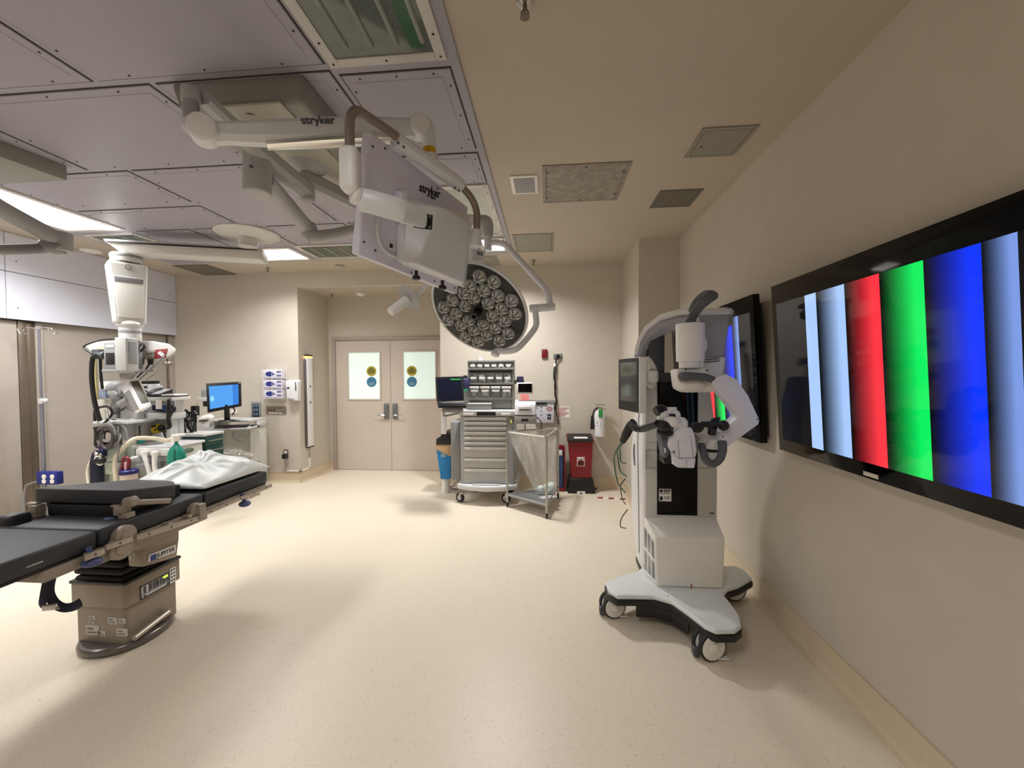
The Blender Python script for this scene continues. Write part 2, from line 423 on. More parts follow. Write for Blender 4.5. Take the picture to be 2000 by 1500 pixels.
# metal laminar-flow ceiling: backing, gaps and screwed panels
S = .97
MX0, MX1, MY0, MY1 = -4.98, -.413, -.9, 5.08
panels = []
def pan(x0, x1, y0, y1): panels.append((x0*S, x1*S, y0*S, y1*S))
for y0, y1 in ((-.7, .62),): pan(-4.36, -3.6, y0, y1)
pan(-3.55, -2.355, .72, 1.965); pan(-2.325, -1.09, .72, 1.965); pan(-3.55, -2.355, -.6, .68); pan(-2.325, -1.09, -.6, .68)
pan(-3.37, -2.085, 2.005, 2.785); pan(-2.05, -1.09, 2.005, 2.785); pan(-4.36, -3.41, 2.005, 2.785); pan(-4.36, -3.6, .72, 1.965)
pan(-1.06, -.475, 2.04, 2.785)
pan(-4.36, -3.13, 2.82, 3.375); pan(-4.36, -3.13, 3.46, 3.935); pan(-3.1, -2.09, 2.82, 3.945); pan(-2.06, -1.09, 2.82, 3.945); pan(-1.06, -.475, 2.83, 3.27)
pan(-4.36, -3.75, 4.0, 4.62); pan(-3.7, -2.95, 4.0, 4.62); pan(-2.9, -2.06, 4.0, 4.56); pan(-2.02, -1.09, 4.0, 4.56); pan(-1.9, -.82, 4.62, 5.1)
m = MB()
m.bb(MX0, MX1, MY0, MY1, H-.012, H, .002, seg=1)
for x0, x1, y0, y1 in panels:
    m.bb(x0, x1, y0, y1, H-.0145, H-.010, m=1)
    m.bb(x0+.007, x1-.007, y0+.007, y1-.007, H-.02, H-.012, .003, seg=1)
    fx = .055
    m.bb(x0+fx, x1-fx, y0+fx, y1-fx, H-.0225, H-.018, .002, seg=1)
    for k in range(3):
        for sx, sy in ((x0+.03, y0+(y1-y0)*(k+.5)/3), (x1-.03, y0+(y1-y0)*(k+.5)/3), (x0+(x1-x0)*(k+.5)/3, y0+.03), (x0+(x1-x0)*(k+.5)/3, y1-.03)):
            m.cyl((sx, sy, H-.0235), (sx, sy, H-.019), .005, n=8, m=1)
struct(m.build('ceiling_metal', [METCEIL, GAP]))

# ------------------------------------------------------------------ ceiling fixtures
LENS_ES, LAMP_W, SPREAD = 3.0, 99, 145
LENS_ON = mat('lit_lens', (250, 252, 252), .4, emit=(255, 252, 248), es=LENS_ES)
LENS_OFF = mat('unlit_lens', (104, 112, 106), .12, var=.12, vscale=9)
LENS_PALE = mat('pale_unlit_lens', (172, 178, 168), .18, var=.05, vscale=9)
TUBE_M = mat('fluorescent_tube_off', (150, 156, 150), .3)
LENSW = mat('white_reflector', (205, 210, 204), .5)
FIXF = mat('fixture_frame', (208, 204, 200), .4)
def ceiling_light(x0, x1, y0, y1, kind, label, gain=1):
    x0, x1, y0, y1 = [v*S for v in (x0, x1, y0, y1)]
    rt = thing('ceiling_light', label, 'ceiling light', ((x0+x1)/2, (y0+y1)/2, H-.012), 'recessed ceiling lights')
    f = .05; z0, z1 = H-.024, H-.012; m = MB()
    m.bb(x0, x0+f, y0, y1, z0, z1, .003); m.bb(x1-f, x1, y0, y1, z0, z1, .003); m.bb(x0+f, x1-f, y0, y0+f, z0, z1, .003); m.bb(x0+f, x1-f, y1-f, y1, z0, z1, .003)
    for k in range(4):
        yy = y0+(y1-y0)*(k+.5)/4
        for xx in (x0+f/2, x1-f/2): m.cyl((xx, yy, z0-.002), (xx, yy, z0+.002), .006, n=8, m=1)
    for xx in (x0+(x1-x0)*.5, x0+f/2, x1-f/2):
        for yy in (y0+f/2, y1-f/2): m.cyl((xx, yy, z0-.002), (xx, yy, z0+.002), .006, n=8, m=1)
    m.build('frame', [FIXF, GAP], rt)
    m = MB(); m.bb(x0+f, x1-f, y0+f, y1-f, H-.018, H-.013)
    if kind == 'on':
        m.build('diffuser', LENS_ON, rt)
        ld = bpy.data.lights.new('fixture_lamp', 'AREA'); ld.shape = 'RECTANGLE'; ld.size = x1-x0-2*f; ld.size_y = y1-y0-2*f
        ld.energy = LAMP_W*gain*ld.size*ld.size_y; ld.spread = R(SPREAD); ld.color = (1, .99, .975)
        lo = bpy.data.objects.new('fixture_lamp', ld); COL.objects.link(lo); lo.location = ((x0+x1)/2, (y0+y1)/2, H-.0185)
    elif kind == 'pale': m.build('diffuser', LENS_PALE, rt)
    else:
        d = m.build('diffuser', LENS_OFF, rt)
        m = MB(); n = 4
        for k in range(n):
            xx = x0+f+(x1-x0-2*f)*(k+.7)/n
            m.cyl((xx, y0+f+.03, H-.018), (xx, y1-f-.06, H-.018), .012, n=10)
        m.build('tube', TUBE_M, d)
        m = MB(); m.bb(x1-f-.1, x1-f-.035, y0+f+.01, y1-f-.03, H-.0195, H-.0185)
        m.build('green_stripe', mat('green_tint', (46, 96, 66), .3), d)
    return rt
ceiling_light(-1.07, -.48, .74, 1.985, 'off', 'unlit ceiling light with ribbed tubes behind glass at the top edge of the photo')
ceiling_light(-5.06, -4.4, 2.3, 3.93, 'on', 'long lit ceiling light along the left edge above the soffit', .85)
ceiling_light(-4.1, -3.08, 4.67, 5.2, 'on', 'lit ceiling light behind the round pendant mount plate', 1.0)
ceiling_light(-.8, -.47, 4.6, 5.1, 'on', 'small lit ceiling light showing beside the monitor and lamp arm', 6.0)
ceiling_light(-3.02, -2.22, 4.62, 5.17, 'off', 'dark unlit ceiling light to the left of the hanging monitor')
ceiling_light(-1.06, -.475, 3.3, 4.52, 'pale', 'pale unlit ceiling light beside the strip of painted ceiling, right of the monitor')
ceiling_light(-5.05, -4.42, 4.02, 4.56, 'off', 'dark unlit ceiling light past the end of the long left light')
ceiling_light(-5.06, -4.4, -.2, 1.4, 'on', 'added unseen ceiling light brightening the near left side of the room', .3)  # added fixture out of view, lifts the foreground floor
ceiling_light(-1.07, -.48, -.9, .4, 'on', 'added unseen ceiling light behind the viewpoint, evening out the near floor', .42)  # added fixture out of view, fills the floor in front

VENTM = mat('access_panel_grey', (150, 146, 134), .5); VENTD = mat('dark_return_grille', (112, 108, 98), .6)
WORN = mat('worn_panel', (158, 150, 138), .55, var=.2, vscale=14)
def access(cs, label, mm, screws=False, name='ceiling_access_panel', cat='ceiling panel'):
    pts = [P(*c, z=H) for c in cs]
    x0 = (pts[0].x+pts[3].x)/2; x1 = (pts[1].x+pts[2].x)/2; y0 = (pts[0].y+pts[1].y)/2; y1 = (pts[2].y+pts[3].y)/2
    rt = thing(name, label, cat, ((x0+x1)/2, (y0+y1)/2, H))
    f = .025; m = MB(); z0 = H-.008
    m.bb(x0, x0+f, y0, y1, z0, H); m.bb(x1-f, x1, y0, y1, z0, H); m.bb(x0+f, x1-f, y0, y0+f, z0, H); m.bb(x0+f, x1-f, y1-f, y1, z0, H)
    m.build('frame', mm, rt)
    m = MB(); m.bb(x0+f, x1-f, y0+f, y1-f, H-.004, H, m=1); m.bb(x0+f+.004, x1-f-.004, y0+f+.004, y1-f-.004, H-.0075, H-.001)
    if screws:
        for xx, yy in ((.06, .15), (.06, .5), (.06, .85), (.5, .07), (.5, .93), (.94, .2), (.94, .8)):
            m.cyl((x0+(x1-x0)*xx, y0+(y1-y0)*yy, H-.0095), (x0+(x1-x0)*xx, y0+(y1-y0)*yy, H-.005), .008, n=10, m=1)
    else: m.cyl((x0+.07, y0+(y1-y0)*.6, H-.0095), (x0+.07, y0+(y1-y0)*.6, H-.005), .008, n=10, m=1)
    m.build('panel', [mm, GAP], rt)
access([(1059, 321), (1238, 316), (1201, 391), (1061, 394)], 'large scuffed metal access panel with screws in the painted ceiling', WORN, True)
access([(1370, 250), (1486, 242), (1435, 301), (1336, 308)], 'grey square ceiling access panel nearest the viewer by the right wall', VENTM)
access([(1290, 372), (1374, 368), (1347, 402), (1268, 405)], 'dark square ceiling access panel by the right wall in front of the column', VENTD)
access([(1000, 458), (1081, 455), (1081, 490), (1008, 492)], 'grey ceiling access panel just right of the small lit ceiling light', VENTM)
access([(340, 519), (395, 515), (466, 535), (400, 537)], 'dark return grille in the ceiling near the far left corner', VENTD, name='ceiling_grille', cat='grille')
access([(938, 500), (970, 499), (976, 517), (940, 519)], 'small grey ceiling access panel close above the far wall behind the lamp', VENTM)
# ceiling speaker
x0, x1, y0, y1 = -.289*S, -.07*S, 3.213*S, 3.53*S
rt = thing('ceiling_speaker', 'white framed square ceiling speaker with grey mesh beside the scuffed panel', 'speaker', ((x0+x1)/2, (y0+y1)/2, H))
m = MB(); m.bb(x0, x1, y0, y1, H-.012, H, .004); m.build('frame', WHITE2, rt)
m = MB(); m.bb(x0+.025, x1-.025, y0+.03, y1-.03, H-.016, H-.008, .003); m.build('mesh_grille', mat('speaker_mesh', (158, 158, 160), .6, var=.08, vscale=300), rt)
# sprinklers and detectors
def sprinkler(p, label, grp=None):
    rt = thing('sprinkler_head', label, 'sprinkler', p)
    m = MB(); m.lathe([(0, 0), (.035, 0), (.033, -.006), (.014, -.012), (0, -.012)], Matrix.Translation(p), 20); m.build('escutcheon', STEEL, rt)
    m = MB(); m.cyl(p+Vector((0, 0, -.01)), p+Vector((0, 0, -.035)), .009, n=10); m.tube([p+Vector((-.006, 0, -.03)), p+Vector((-.014, 0, -.045)), p+Vector((0, 0, -.06))], .003, 6); m.tube([p+Vector((.006, 0, -.03)), p+Vector((.014, 0, -.045)), p+Vector((0, 0, -.06))], .003, 6)
    m.cyl(p+Vector((0, 0, -.06)), p+Vector((0, 0, -.063)), .02, n=16); m.build('nozzle', BRONZE, rt)
sprinkler(P(1025, 3, z=H), 'sprinkler head in the painted ceiling at the top edge of the photo')
sprinkler(P(1042, 508, z=H), 'sprinkler head near the far wall right of the surgical lamp arm')
sprinkler(P(523, 522, z=H), 'sprinkler head near the far wall left of the door recess')
sprinkler(P(648, 574, z=RZ)+Vector((0, 0, .004)), 'sprinkler head inside the door recess')
p = P(704, 573, z=RZ); m = MB(); m.lathe([(0, 0), (.07, 0), (.07, -.018), (.055, -.03), (.04, -.042), (0, -.042)], Matrix.Translation(p), 28)
tag(m.build('smoke_detector', WHITE2, loc=p), 'round white smoke detector inside the door recess', 'smoke detector')
p = P(178, 489, z=H); m = MB(); m.lathe([(0, 0), (.1, 0), (.1, -.015), (.06, -.03), (0, -.032)], Matrix.Translation(p), 28)
tag(m.build('smoke_detector', WHITE2, loc=p), 'round white detector in the ceiling by the left soffit', 'smoke detector')
p = P(664, 518, z=H); m = MB(); m.bb(p.x-.05, p.x+.05, p.y-.04, p.y+.04, H-.012, H, .003)
tag(m.build('ceiling_sensor', VENTM, loc=p), 'small flat grey plate in the ceiling close above the far wall', 'sensor')

# ================================================================== WALL DISPLAYS
xt, zt_, xb, zb_ = 1.358, 2.132, 1.419, 1.122
TVE = Vector((xt-xb, 0, zt_-zb_)).normalized(); TVX = Vector((0, -1, 0)); TVN = TVX.cross(TVE)
TVO = Vector((xb, 2.60, zb_))
def tvu(px, py): return (PP(px, py, TVO, TVN)-TVO).dot(TVX)
def tvv(px, py): return (PP(px, py, TVO, TVN)-TVO).dot(TVE)
u0 = (tvu(1505, 556)+tvu(1522, 878))/2
TVO = TVO+TVX*u0
TVWID, TVHGT = 1.78, (tvv(1505, 556)+tvv(1700, 491))/2
ub = [tvu(*p) for p in ((1579, 720), (1601, 720), (1657, 720), (1726, 720), (1813, 720), (1927, 720), (1999, 720))]
BARS = [(ub[0], ub[1], (.42, .62, 1.0), 1), (ub[1], ub[2], (.40, .60, 1.0), 0), (ub[2], ub[3], (1.0, .035, .055), 0), (ub[3], ub[4], (.0, .88, .12), 0), (ub[4], ub[5], (.0, .035, 1.0), 0), (ub[5], ub[6], (.20, .33, .78), 0)]
SCREEN = attr_emit('colour_bar_screen', 1.0)
def wall_display(shift, label, edge=None):
    o = TVO-TVX*shift
    rt = thing('wall_display', label, 'display', o+TVX*TVWID/2+Vector((.05, 0, 0)))
    def q(u, v, n=0): return o+TVX*u+TVE*v+TVN*n
    m = MB(); M = face_M(o, TVX, TVE)
    m.prism([(0, 0), (TVWID, 0), (TVWID, TVHGT), (0, TVHGT)], -.045, 0, M, bev=.004)
    fr = m.build('frame', GLOSSB, rt)
    m = MB(); m.extr([q(.05, .05, -.044), q(TVWID-.03, .05, -.044), q(TVWID-.03, TVHGT-.05, -.044), q(.05, TVHGT-.05, -.044)], (.012, 0, 0), .004)
    m.extr([q(TVWID-.12, .04, -.05), q(TVWID-.02, .04, -.05), q(TVWID-.02, TVHGT-.06, -.05), q(TVWID-.12, TVHGT-.06, -.05)], (.018, 0, 0), .004)
    m.build('rear_housing', BLACK, rt)
    cols = []; m = MB(); v0, v1 = .072, TVHGT-.115
    def strip(a, b, ca, cb):
        m.quad([q(a, v0, .0012), q(b, v0, .0012), q(b, v1, .0012), q(a, v1, .0012)])
        cols.extend([ca, cb, cb, ca])
    dk = (.004, .004, .006)
    du = 0 if edge is None else (PP(*edge, o, TVN)-o).dot(TVX)-BARS[4][1]
    bars_ = [(a+du, b+du, c, f) for a, b, c, f in BARS]
    strip(.05, bars_[0][0], dk, dk)
    for a, b, c, flat in bars_:
        n = 1 if flat else 14
        for k in range(n):
            f = [1, 1] if flat else [min(1, (kk/n*1.25))**1.7 for kk in (k, k+1)]
            strip(a+(b-a)*k/n, a+(b-a)*(k+1)/n, tuple(x*f[0]+.004 for x in c), tuple(x*f[1]+.004 for x in c))
    strip(bars_[-1][1], TVWID-.05, dk, dk)
    s = m.build('screen', SCREEN, rt); setcols(s, cols)
    m = MB(); m.prism([(tvu(1700, 938)-.035, .012), (tvu(1716, 938)+.0, .012), (tvu(1716, 938)+.0, .03), (tvu(1700, 938)-.035, .03)], 0, .003, M)
    m.build('badge', mat('badge_silver', (214, 210, 196), .4), rt)
    # wall bracket
    m = MB(); c = q(TVWID/2, TVHGT/2, -.06)
    m.bb(c.x-.0, XR-.0, c.y-.3, c.y+.3, c.z-.2, c.z+.2, .004); m.build('wall_bracket', BLACK, rt)
    return rt
wall_display(0, 'large wall display with colour bars nearest the viewer on the right')
wall_display(TVWID+.22, 'farther wall display behind the white robotic arm, its dark end showing', (1432, 680))

# ================================================================== OPERATING TABLE
ZT = .83; tx0, tx1 = -2.875, -2.245; RXP = -2.2
rt = thing('operating_table', 'black padded operating table on a taupe pedestal', 'operating table', (-2.56, 2.3, 0))
def pad(name, y0, y1, z=ZT, th=.088, x0=tx0, x1=tx1):
    m = MB(); m.bb(x0, x1, y0, y1, z-th, z, .014, seg=3)
    m.bb(x0+.01, x1-.01, y0+.01, y1-.01, z-th-.016, z-th, .003, m=1)
    o = m.build(name, [PADM, PADS], rt); return o
leg = pad('leg_section', .75, 1.822); pad('seat_section', 1.832, 2.452); pad('back_section', 2.46, 3.06)
m = MB(); p = P(70, 1172, x=tx1+.001); m.bb(tx1-.002, tx1+.0025, p.y-.03, p.y+.03, .775, .781, .001); m.build('zip_pull', STEEL, leg)
# side rails (right side seen, left side the same)
def rail(ya, yb, za, zb, h=.028):
    for x in (RXP, tx0-.045):
        mm = MB(); n = max(1, int((yb-ya)/.12))
        mm.extr([(x-.006, ya, za-h/2), (x-.006, yb, zb-h/2), (x-.006, yb, zb+h/2), (x-.006, ya, za+h/2)], (.012, 0, 0), .002)
        for k in range(n):
            f = (k+.5)/n; mm.cyl((x-.007, ya+(yb-ya)*f, za+(zb-za)*f), (x+.0075, ya+(yb-ya)*f, za+(zb-za)*f), .006, n=10, m=1)
            mm.bb(min(x, x-.045 if x > -2.5 else x+.045), max(x, x-.045 if x > -2.5 else x+.045), ya+(yb-ya)*f-.012, ya+(yb-ya)*f+.012, za-.008, za+.008)
        mm.build('side_rail', [TAUPE2, DGREY], rt)
a, b = P(393, 1006, x=RXP), P(530, 948, x=RXP); rail(a.y, b.y, a.z, b.z, .026)
a, b = P(266, 1050, x=RXP), P(390, 1011, x=RXP); rail(a.y, b.y, a.z, b.z, .03)
a, b = P(206, 1070, x=RXP), P(258, 1052, x=RXP); rail(a.y, b.y, a.z, b.z, .028)
a, b = P(165, 1090, x=RXP), P(203, 1076, x=RXP); rail(a.y, b.y, a.z, b.z, .03)
# frame beneath the pads
m = MB()
m.bb(tx0+.03, tx1+.01, 1.80, 2.47, .655, .735, .008); m.bb(tx0+.03, tx1, 2.45, 3.04, .69, .728, .006); m.bb(tx0+.05, tx1, 1.6, 1.81, .675, .728, .006)
m.build('table_frame', TAUPE, rt)
m = MB()
for px, py, r in ((245, 1046, .055), (383, 996, .045), (236, 1070, .06)):
    m = MB(); p = P(px, py, x=RXP-.02)
    m.cyl(p-Vector((.03, 0, 0)), p+Vector((.012, 0, 0)), r, n=32, bev=.008)
    m.cyl(p+Vector((.01, 0, 0)), p+Vector((.018, 0, 0)), r*.6, n=28, bev=.004)
    m.build('hinge_joint', TAUPE, rt)
m = MB()
p = P(392, 998, x=RXP); m.bb(RXP-.03, RXP+.012, p.y-.02, p.y+.03, p.z-.05, p.z+.045, .004)
m.build('rail_bracket', TAUPE, rt)
for px, py in ((180, 1098), (478, 984)):
    p = P(px, py, x=RXP-.02); m = MB(); m.ball(p, (.04, .04, .022)); m.cyl(p, p+Vector((-.02, 0, .075)), .012, n=12); m.build('release_knob', mat('blue_grey_knob', (74, 82, 128), .45), rt)
# tilt head with the name plate
xf = -2.31
a, b, c, d = P(276, 1073, x=xf), P(350, 1052, x=xf), P(346, 1088, x=xf), P(279, 1108, x=xf)
m = MB(); m.extr([a, b, c, d], (-.09, 0, 0), .008)
e0, e1, e2, e3 = P(268, 1050, x=xf), P(350, 1030, x=xf), P(350, 1056, x=xf), P(272, 1076, x=xf)
m.extr([e0, e1, e2, e3], (-.10, 0, 0), .006)
th = m.build('tilt_head', TAUPE, rt)
a, b, c, d = P(290, 1083, x=xf+.002), P(343, 1063, x=xf+.002), P(342, 1078, x=xf+.002), P(289, 1098, x=xf+.002)
m = MB(); m.extr([a, b, c, d], (.003, 0, 0), .0008); npl = m.build('name_plate', WHITE, th)
ex = (b-a); ey = Vector((0, 0, 1)); ctr = (a+b+c+d)/4; M = face_M(ctr+Vector((.0035, 0, 0)), ex, ey); wpl = ex.length
text('JUPITER', 'lettering', M @ Matrix.Translation((wpl*.12, -.004, 0)), .034, INK, npl, .0004, .0006)
m = MB(); m.prism([(-wpl*.44, -.02), (-wpl*.24, -.02), (-wpl*.24, .012), (-wpl*.44, .012)], 0, .0008, M)
m.build('blue_square', mat('sign_blue', (36, 60, 140), .5), npl)
m = MB(); p = P(258, 1088, x=xf-.02); m.tube([p+Vector((0, .014*math.cos(k), .014*math.sin(k))) for k in [i*2*math.pi/12 for i in range(13)]], .004, 6, smooth=False); m.build('hose_ring', STEEL, rt)
# bellows, pedestal and foot
bx0, bx1, by0 = -2.775, -2.425, 2.10; by1 = P(345, 1130, x=bx1).y+.03; yft = P(346, 1188, x=-2.39).y+.10
ztop = P(205, 1141, y=by0).z; zmid = P(205, 1189, y=by0).z
m = MB(); n = 6; z0, z1 = ztop-.01, .66
for k in range(n):
    a = z0+(z1-z0)*k/n; b = z0+(z1-z0)*(k+1)/n; c = (a+b)/2; h = (b-a)
    m.bb(bx0+.005-(k%2)*.004, bx1-.03, by0+.012, by1-.02, a+h*.08, b-h*.08, h*.42, seg=3)
    m.bb(bx0+.03, bx1-.05, by0+.035, by1-.045, a-.005, b+.005)
m.build('bellows', RUBBER, rt)
m = MB()
poly = [(bx0, by0), (bx1-.012, by0), (bx1, by0+.02), (bx1, by1), (bx0, by1)]
m.prism(poly, zmid, ztop, None, .012, seg=3)
m.prism([(x, y) for x, y in ((bx0+.02, by0+.012), (bx1-.03, by0+.012), (bx1-.018, by0+.03), (bx1-.018, by1-.015), (bx0+.02, by1-.015))], .03, zmid+.005, None, .01, seg=3)
base = m.build('pedestal', TAUPE, rt)
m = MB(); m.prism([(x+(.004 if x > -2.6 else -.004), y+(.004 if y > 2.3 else -.004)) for x, y in poly], ztop-.006, ztop+.012, None, .004); m.build('pedestal_collar', BLACK, rt)
def stad(x0, x1, y0, y1, n=14):
    r = (x1-x0)/2; cx = (x0+x1)/2; o = []
    for i in range(n+1):
        a = math.pi+math.pi*i/n; o.append((cx+r*math.cos(a), y0+r*1.0+r*math.sin(a)))
    for i in range(n+1):
        a = math.pi*i/n; o.append((cx+r*math.cos(a), y1-r+r*math.sin(a)))
    return o
m = MB(); m.prism(stad(-2.80, -2.385, 2.03, yft), 0, .05, None, .022, seg=4); m.build('foot', mat('foot_steel', (112, 106, 102), .25, .45), rt)
m = MB(); a, b = P(246, 1243, x=-2.415), P(300, 1206, x=-2.415)
m.beam([(-2.40, 2.12, .075), (-2.405, 2.34, .10)], .03, .028); m.cyl((-2.43, 2.34, .10), (-2.40, 2.34, .10), .02); m.build('foot_pedal', TAUPE2, rt)
# control panel on the right face, stickers on the front face
xp = bx1+.001
def onp(px, py): return P(px, py, x=xp)
m = MB(); q = [onp(273, 1147), onp(330, 1116), onp(330, 1143), onp(274, 1170)]
zA = (q[0].z+q[1].z)/2; zB = (q[2].z+q[3].z)/2; yA = q[0].y; yB = q[1].y
m.bb(xp, xp+.003, yA, yB, zB, zA, .001); cp = m.build('control_panel', mat('panel_white', (206, 206, 206), .45), rt)
m = MB(); e = .005
m.bb(xp+.002, xp+.0042, yA, yB, zA-e, zA); m.bb(xp+.002, xp+.0042, yA, yB, zB, zB+e); m.bb(xp+.002, xp+.0042, yA, yA+e, zB, zA); m.bb(xp+.002, xp+.0042, yB-e, yB, zB, zA)
for f in (.28, .52, .76): m.bb(xp+.002, xp+.0042, yA+(yB-yA)*f-.0015, yA+(yB-yA)*f+.0015, zB+(zA-zB)*.3, zA)
m.bb(xp+.002, xp+.0042, yA, yB, zB+(zA-zB)*.28, zB+(zA-zB)*.28+.002)
m.build('panel_lines', INK, cp)
for i, f in enumerate((.14, .34, .45, .58, .69, .82, .93)):
    for g in (.45, .62, .8):
        yy, zz = yA+(yB-yA)*f, zB+(zA-zB)*g; m = MB(); m.bb(xp+.002, xp+.0055, yy-.008, yy+.008, zz-.007, zz+.007, .002); m.build('panel_button', DGREY, cp)
for f in (.14, .93):
    m = MB(); m.cyl((xp+.002, yA+(yB-yA)*f, zB+(zA-zB)*.14), (xp+.006, yA+(yB-yA)*f, zB+(zA-zB)*.14), .007, n=12); m.build('round_button', DGREY, cp)
m = MB(); yy = yA+(yB-yA)*.86; m.bb(xp+.002, xp+.006, yy-.018, yy+.012, zA-.022, zA-.01); m.build('status_light', mat('green_led', (190, 230, 60), .4, emit=(190, 240, 60), es=1.5), cp)
m = MB(); y2, y3 = onp(331, 1125).y, onp(343, 1125).y; ys3 = min(y3, by1-.008); m.bb(xp, xp+.003, y2, ys3, onp(337, 1138).z, onp(337, 1108).z, .001); s2 = m.build('symbol_label', WHITE, rt)
m = MB()
for k in range(4):
    zz = onp(337, 1138).z+.018+k*.022
    for j in range(2): m.bb(xp+.002, xp+.004, y2+(ys3-y2)*(.15+.42*j), y2+(ys3-y2)*(.42+.42*j), zz-.004, zz+.004)
m.build('symbol_print', INK, s2)
yf = by0+.0115
for px0, py0, px1, py1 in ((174, 1203, 187, 1211), (173, 1214, 185, 1219), (168, 1221, 194, 1240), (192, 1232, 206, 1242), (211, 1206, 229, 1219), (232, 1208, 245, 1218), (228, 1228, 249, 1242)):
    x0, x1, z0, z1 = rect((px0, py0), (px1, py1), yf); m = MB(); m.bb(x0, x1, yf-.0015, yf+.001, z0, z1); s2 = m.build('base_sticker', mat('sticker_grey', (198, 196, 192), .6), rt)
    m = MB(); w_, h_ = x1-x0, z1-z0
    m.bb(x0+w_*.12, x1-w_*.45, yf-.0022, yf, z0+h_*.55, z0+h_*.75); m.bb(x0+w_*.12, x1-w_*.2, yf-.0022, yf, z0+h_*.2, z0+h_*.35); m.build('sticker_print', mat('grey_print', (120, 118, 122), .7), s2)
# raised plate on brackets above the seat
def rp_z(y): return .985-(y-1.99)*.17
pts = [(-2.83, 1.99), (-2.27, 1.99), (-2.265, 2.27), (-2.45, 2.45), (-2.83, 2.62)]
m = MB(); m.extr([(x, y, rp_z(y)) for x, y in pts], (0, 0, -.082), .012, seg=3); pd = m.build('raised_pad', PADM, rt)
m = MB(); m.extr([(x, y, rp_z(y)-.08) for x, y in ((-2.8, 2.02), (-2.30, 2.02), (-2.30, 2.25), (-2.8, 2.5))], (0, 0, -.03), .004)
m.bb(-2.74, -2.36, 2.05, 2.4, .828, .9); m.bb(-2.77, -2.31, 2.0, 2.3, .828, .895, .01); m.build('frame_and_void_filler', PADS, pd)  # black blocks stand in for the dark void under the pad frame
def qz(px, py, y=1.98): return P(px, py, y=y)
m = MB(); a = qz(246, 983); m.cyl(a, a+Vector((0, .05, 0)), .03, n=24, bev=.006); m.beam([a+Vector((0, .03, -.005)), P(332, 978, x=-2.235)], .02, .03)
m.box(a+Vector((-.045, .02, -.045)), (.06, .05, .05), bev=.006); m.box(a+Vector((-.075, .02, -.02)), (.05, .03, .012), bev=.003); m.box(a+Vector((-.02, .02, -.07)), (.05, .05, .03), bev=.004)
m.build('plate_bracket', TAUPE, pd)
m = MB(); m.ball(a+Vector((-.1, 0, -.09)), (.035, .02, .014)); m.build('bracket_knob', mat('blue_grey_knob', (74, 82, 128), .45), pd)
m = MB(); a = qz(72, 994); m.box(a, (.05, .05, .05), bev=.006); m.box(a+Vector((-.02, 0, .03)), (.06, .03, .012), bev=.003); m.box(a+Vector((.0, 0, -.035)), (.045, .05, .025), bev=.004); m.build('plate_bracket', TAUPE, pd)
m = MB(); m.bb(tx0+.02, tx0+.11, 1.84, 1.94, ZT-.02, ZT+.05, .022, seg=4); m.build('corner_cushion', PADM, rt)
# restraint strap below the leg section
m = MB(); flat_ratio = .12
m.tube([PD(102, 1098, 1.95), PD(92, 1130, 1.93), PD(85, 1165, 1.92), PD(84, 1183, 1.92), PD(97, 1189, 1.93)], .022, 8, flat=(1, 0, 0))
m.tube([PD(109, 1096, 1.97), PD(101, 1130, 1.97), PD(97, 1158, 1.97), PD(107, 1178, 1.98), PD(125, 1187, 2.0), PD(145, 1184, 2.04), PD(158, 1176, 2.1)], .022, 8, flat=(0, 1, .3))
st = m.build('restraint_strap', NAVY, rt); flat_ratio = .45
m = MB(); a = PD(97, 1186, 1.915); m.box(a, (.055, .012, .028), rz(.3), .003); m.box(a+Vector((.03, .01, -.008)), (.03, .01, .006), rz(-.5), .002); m.build('buckle', STEEL, st)

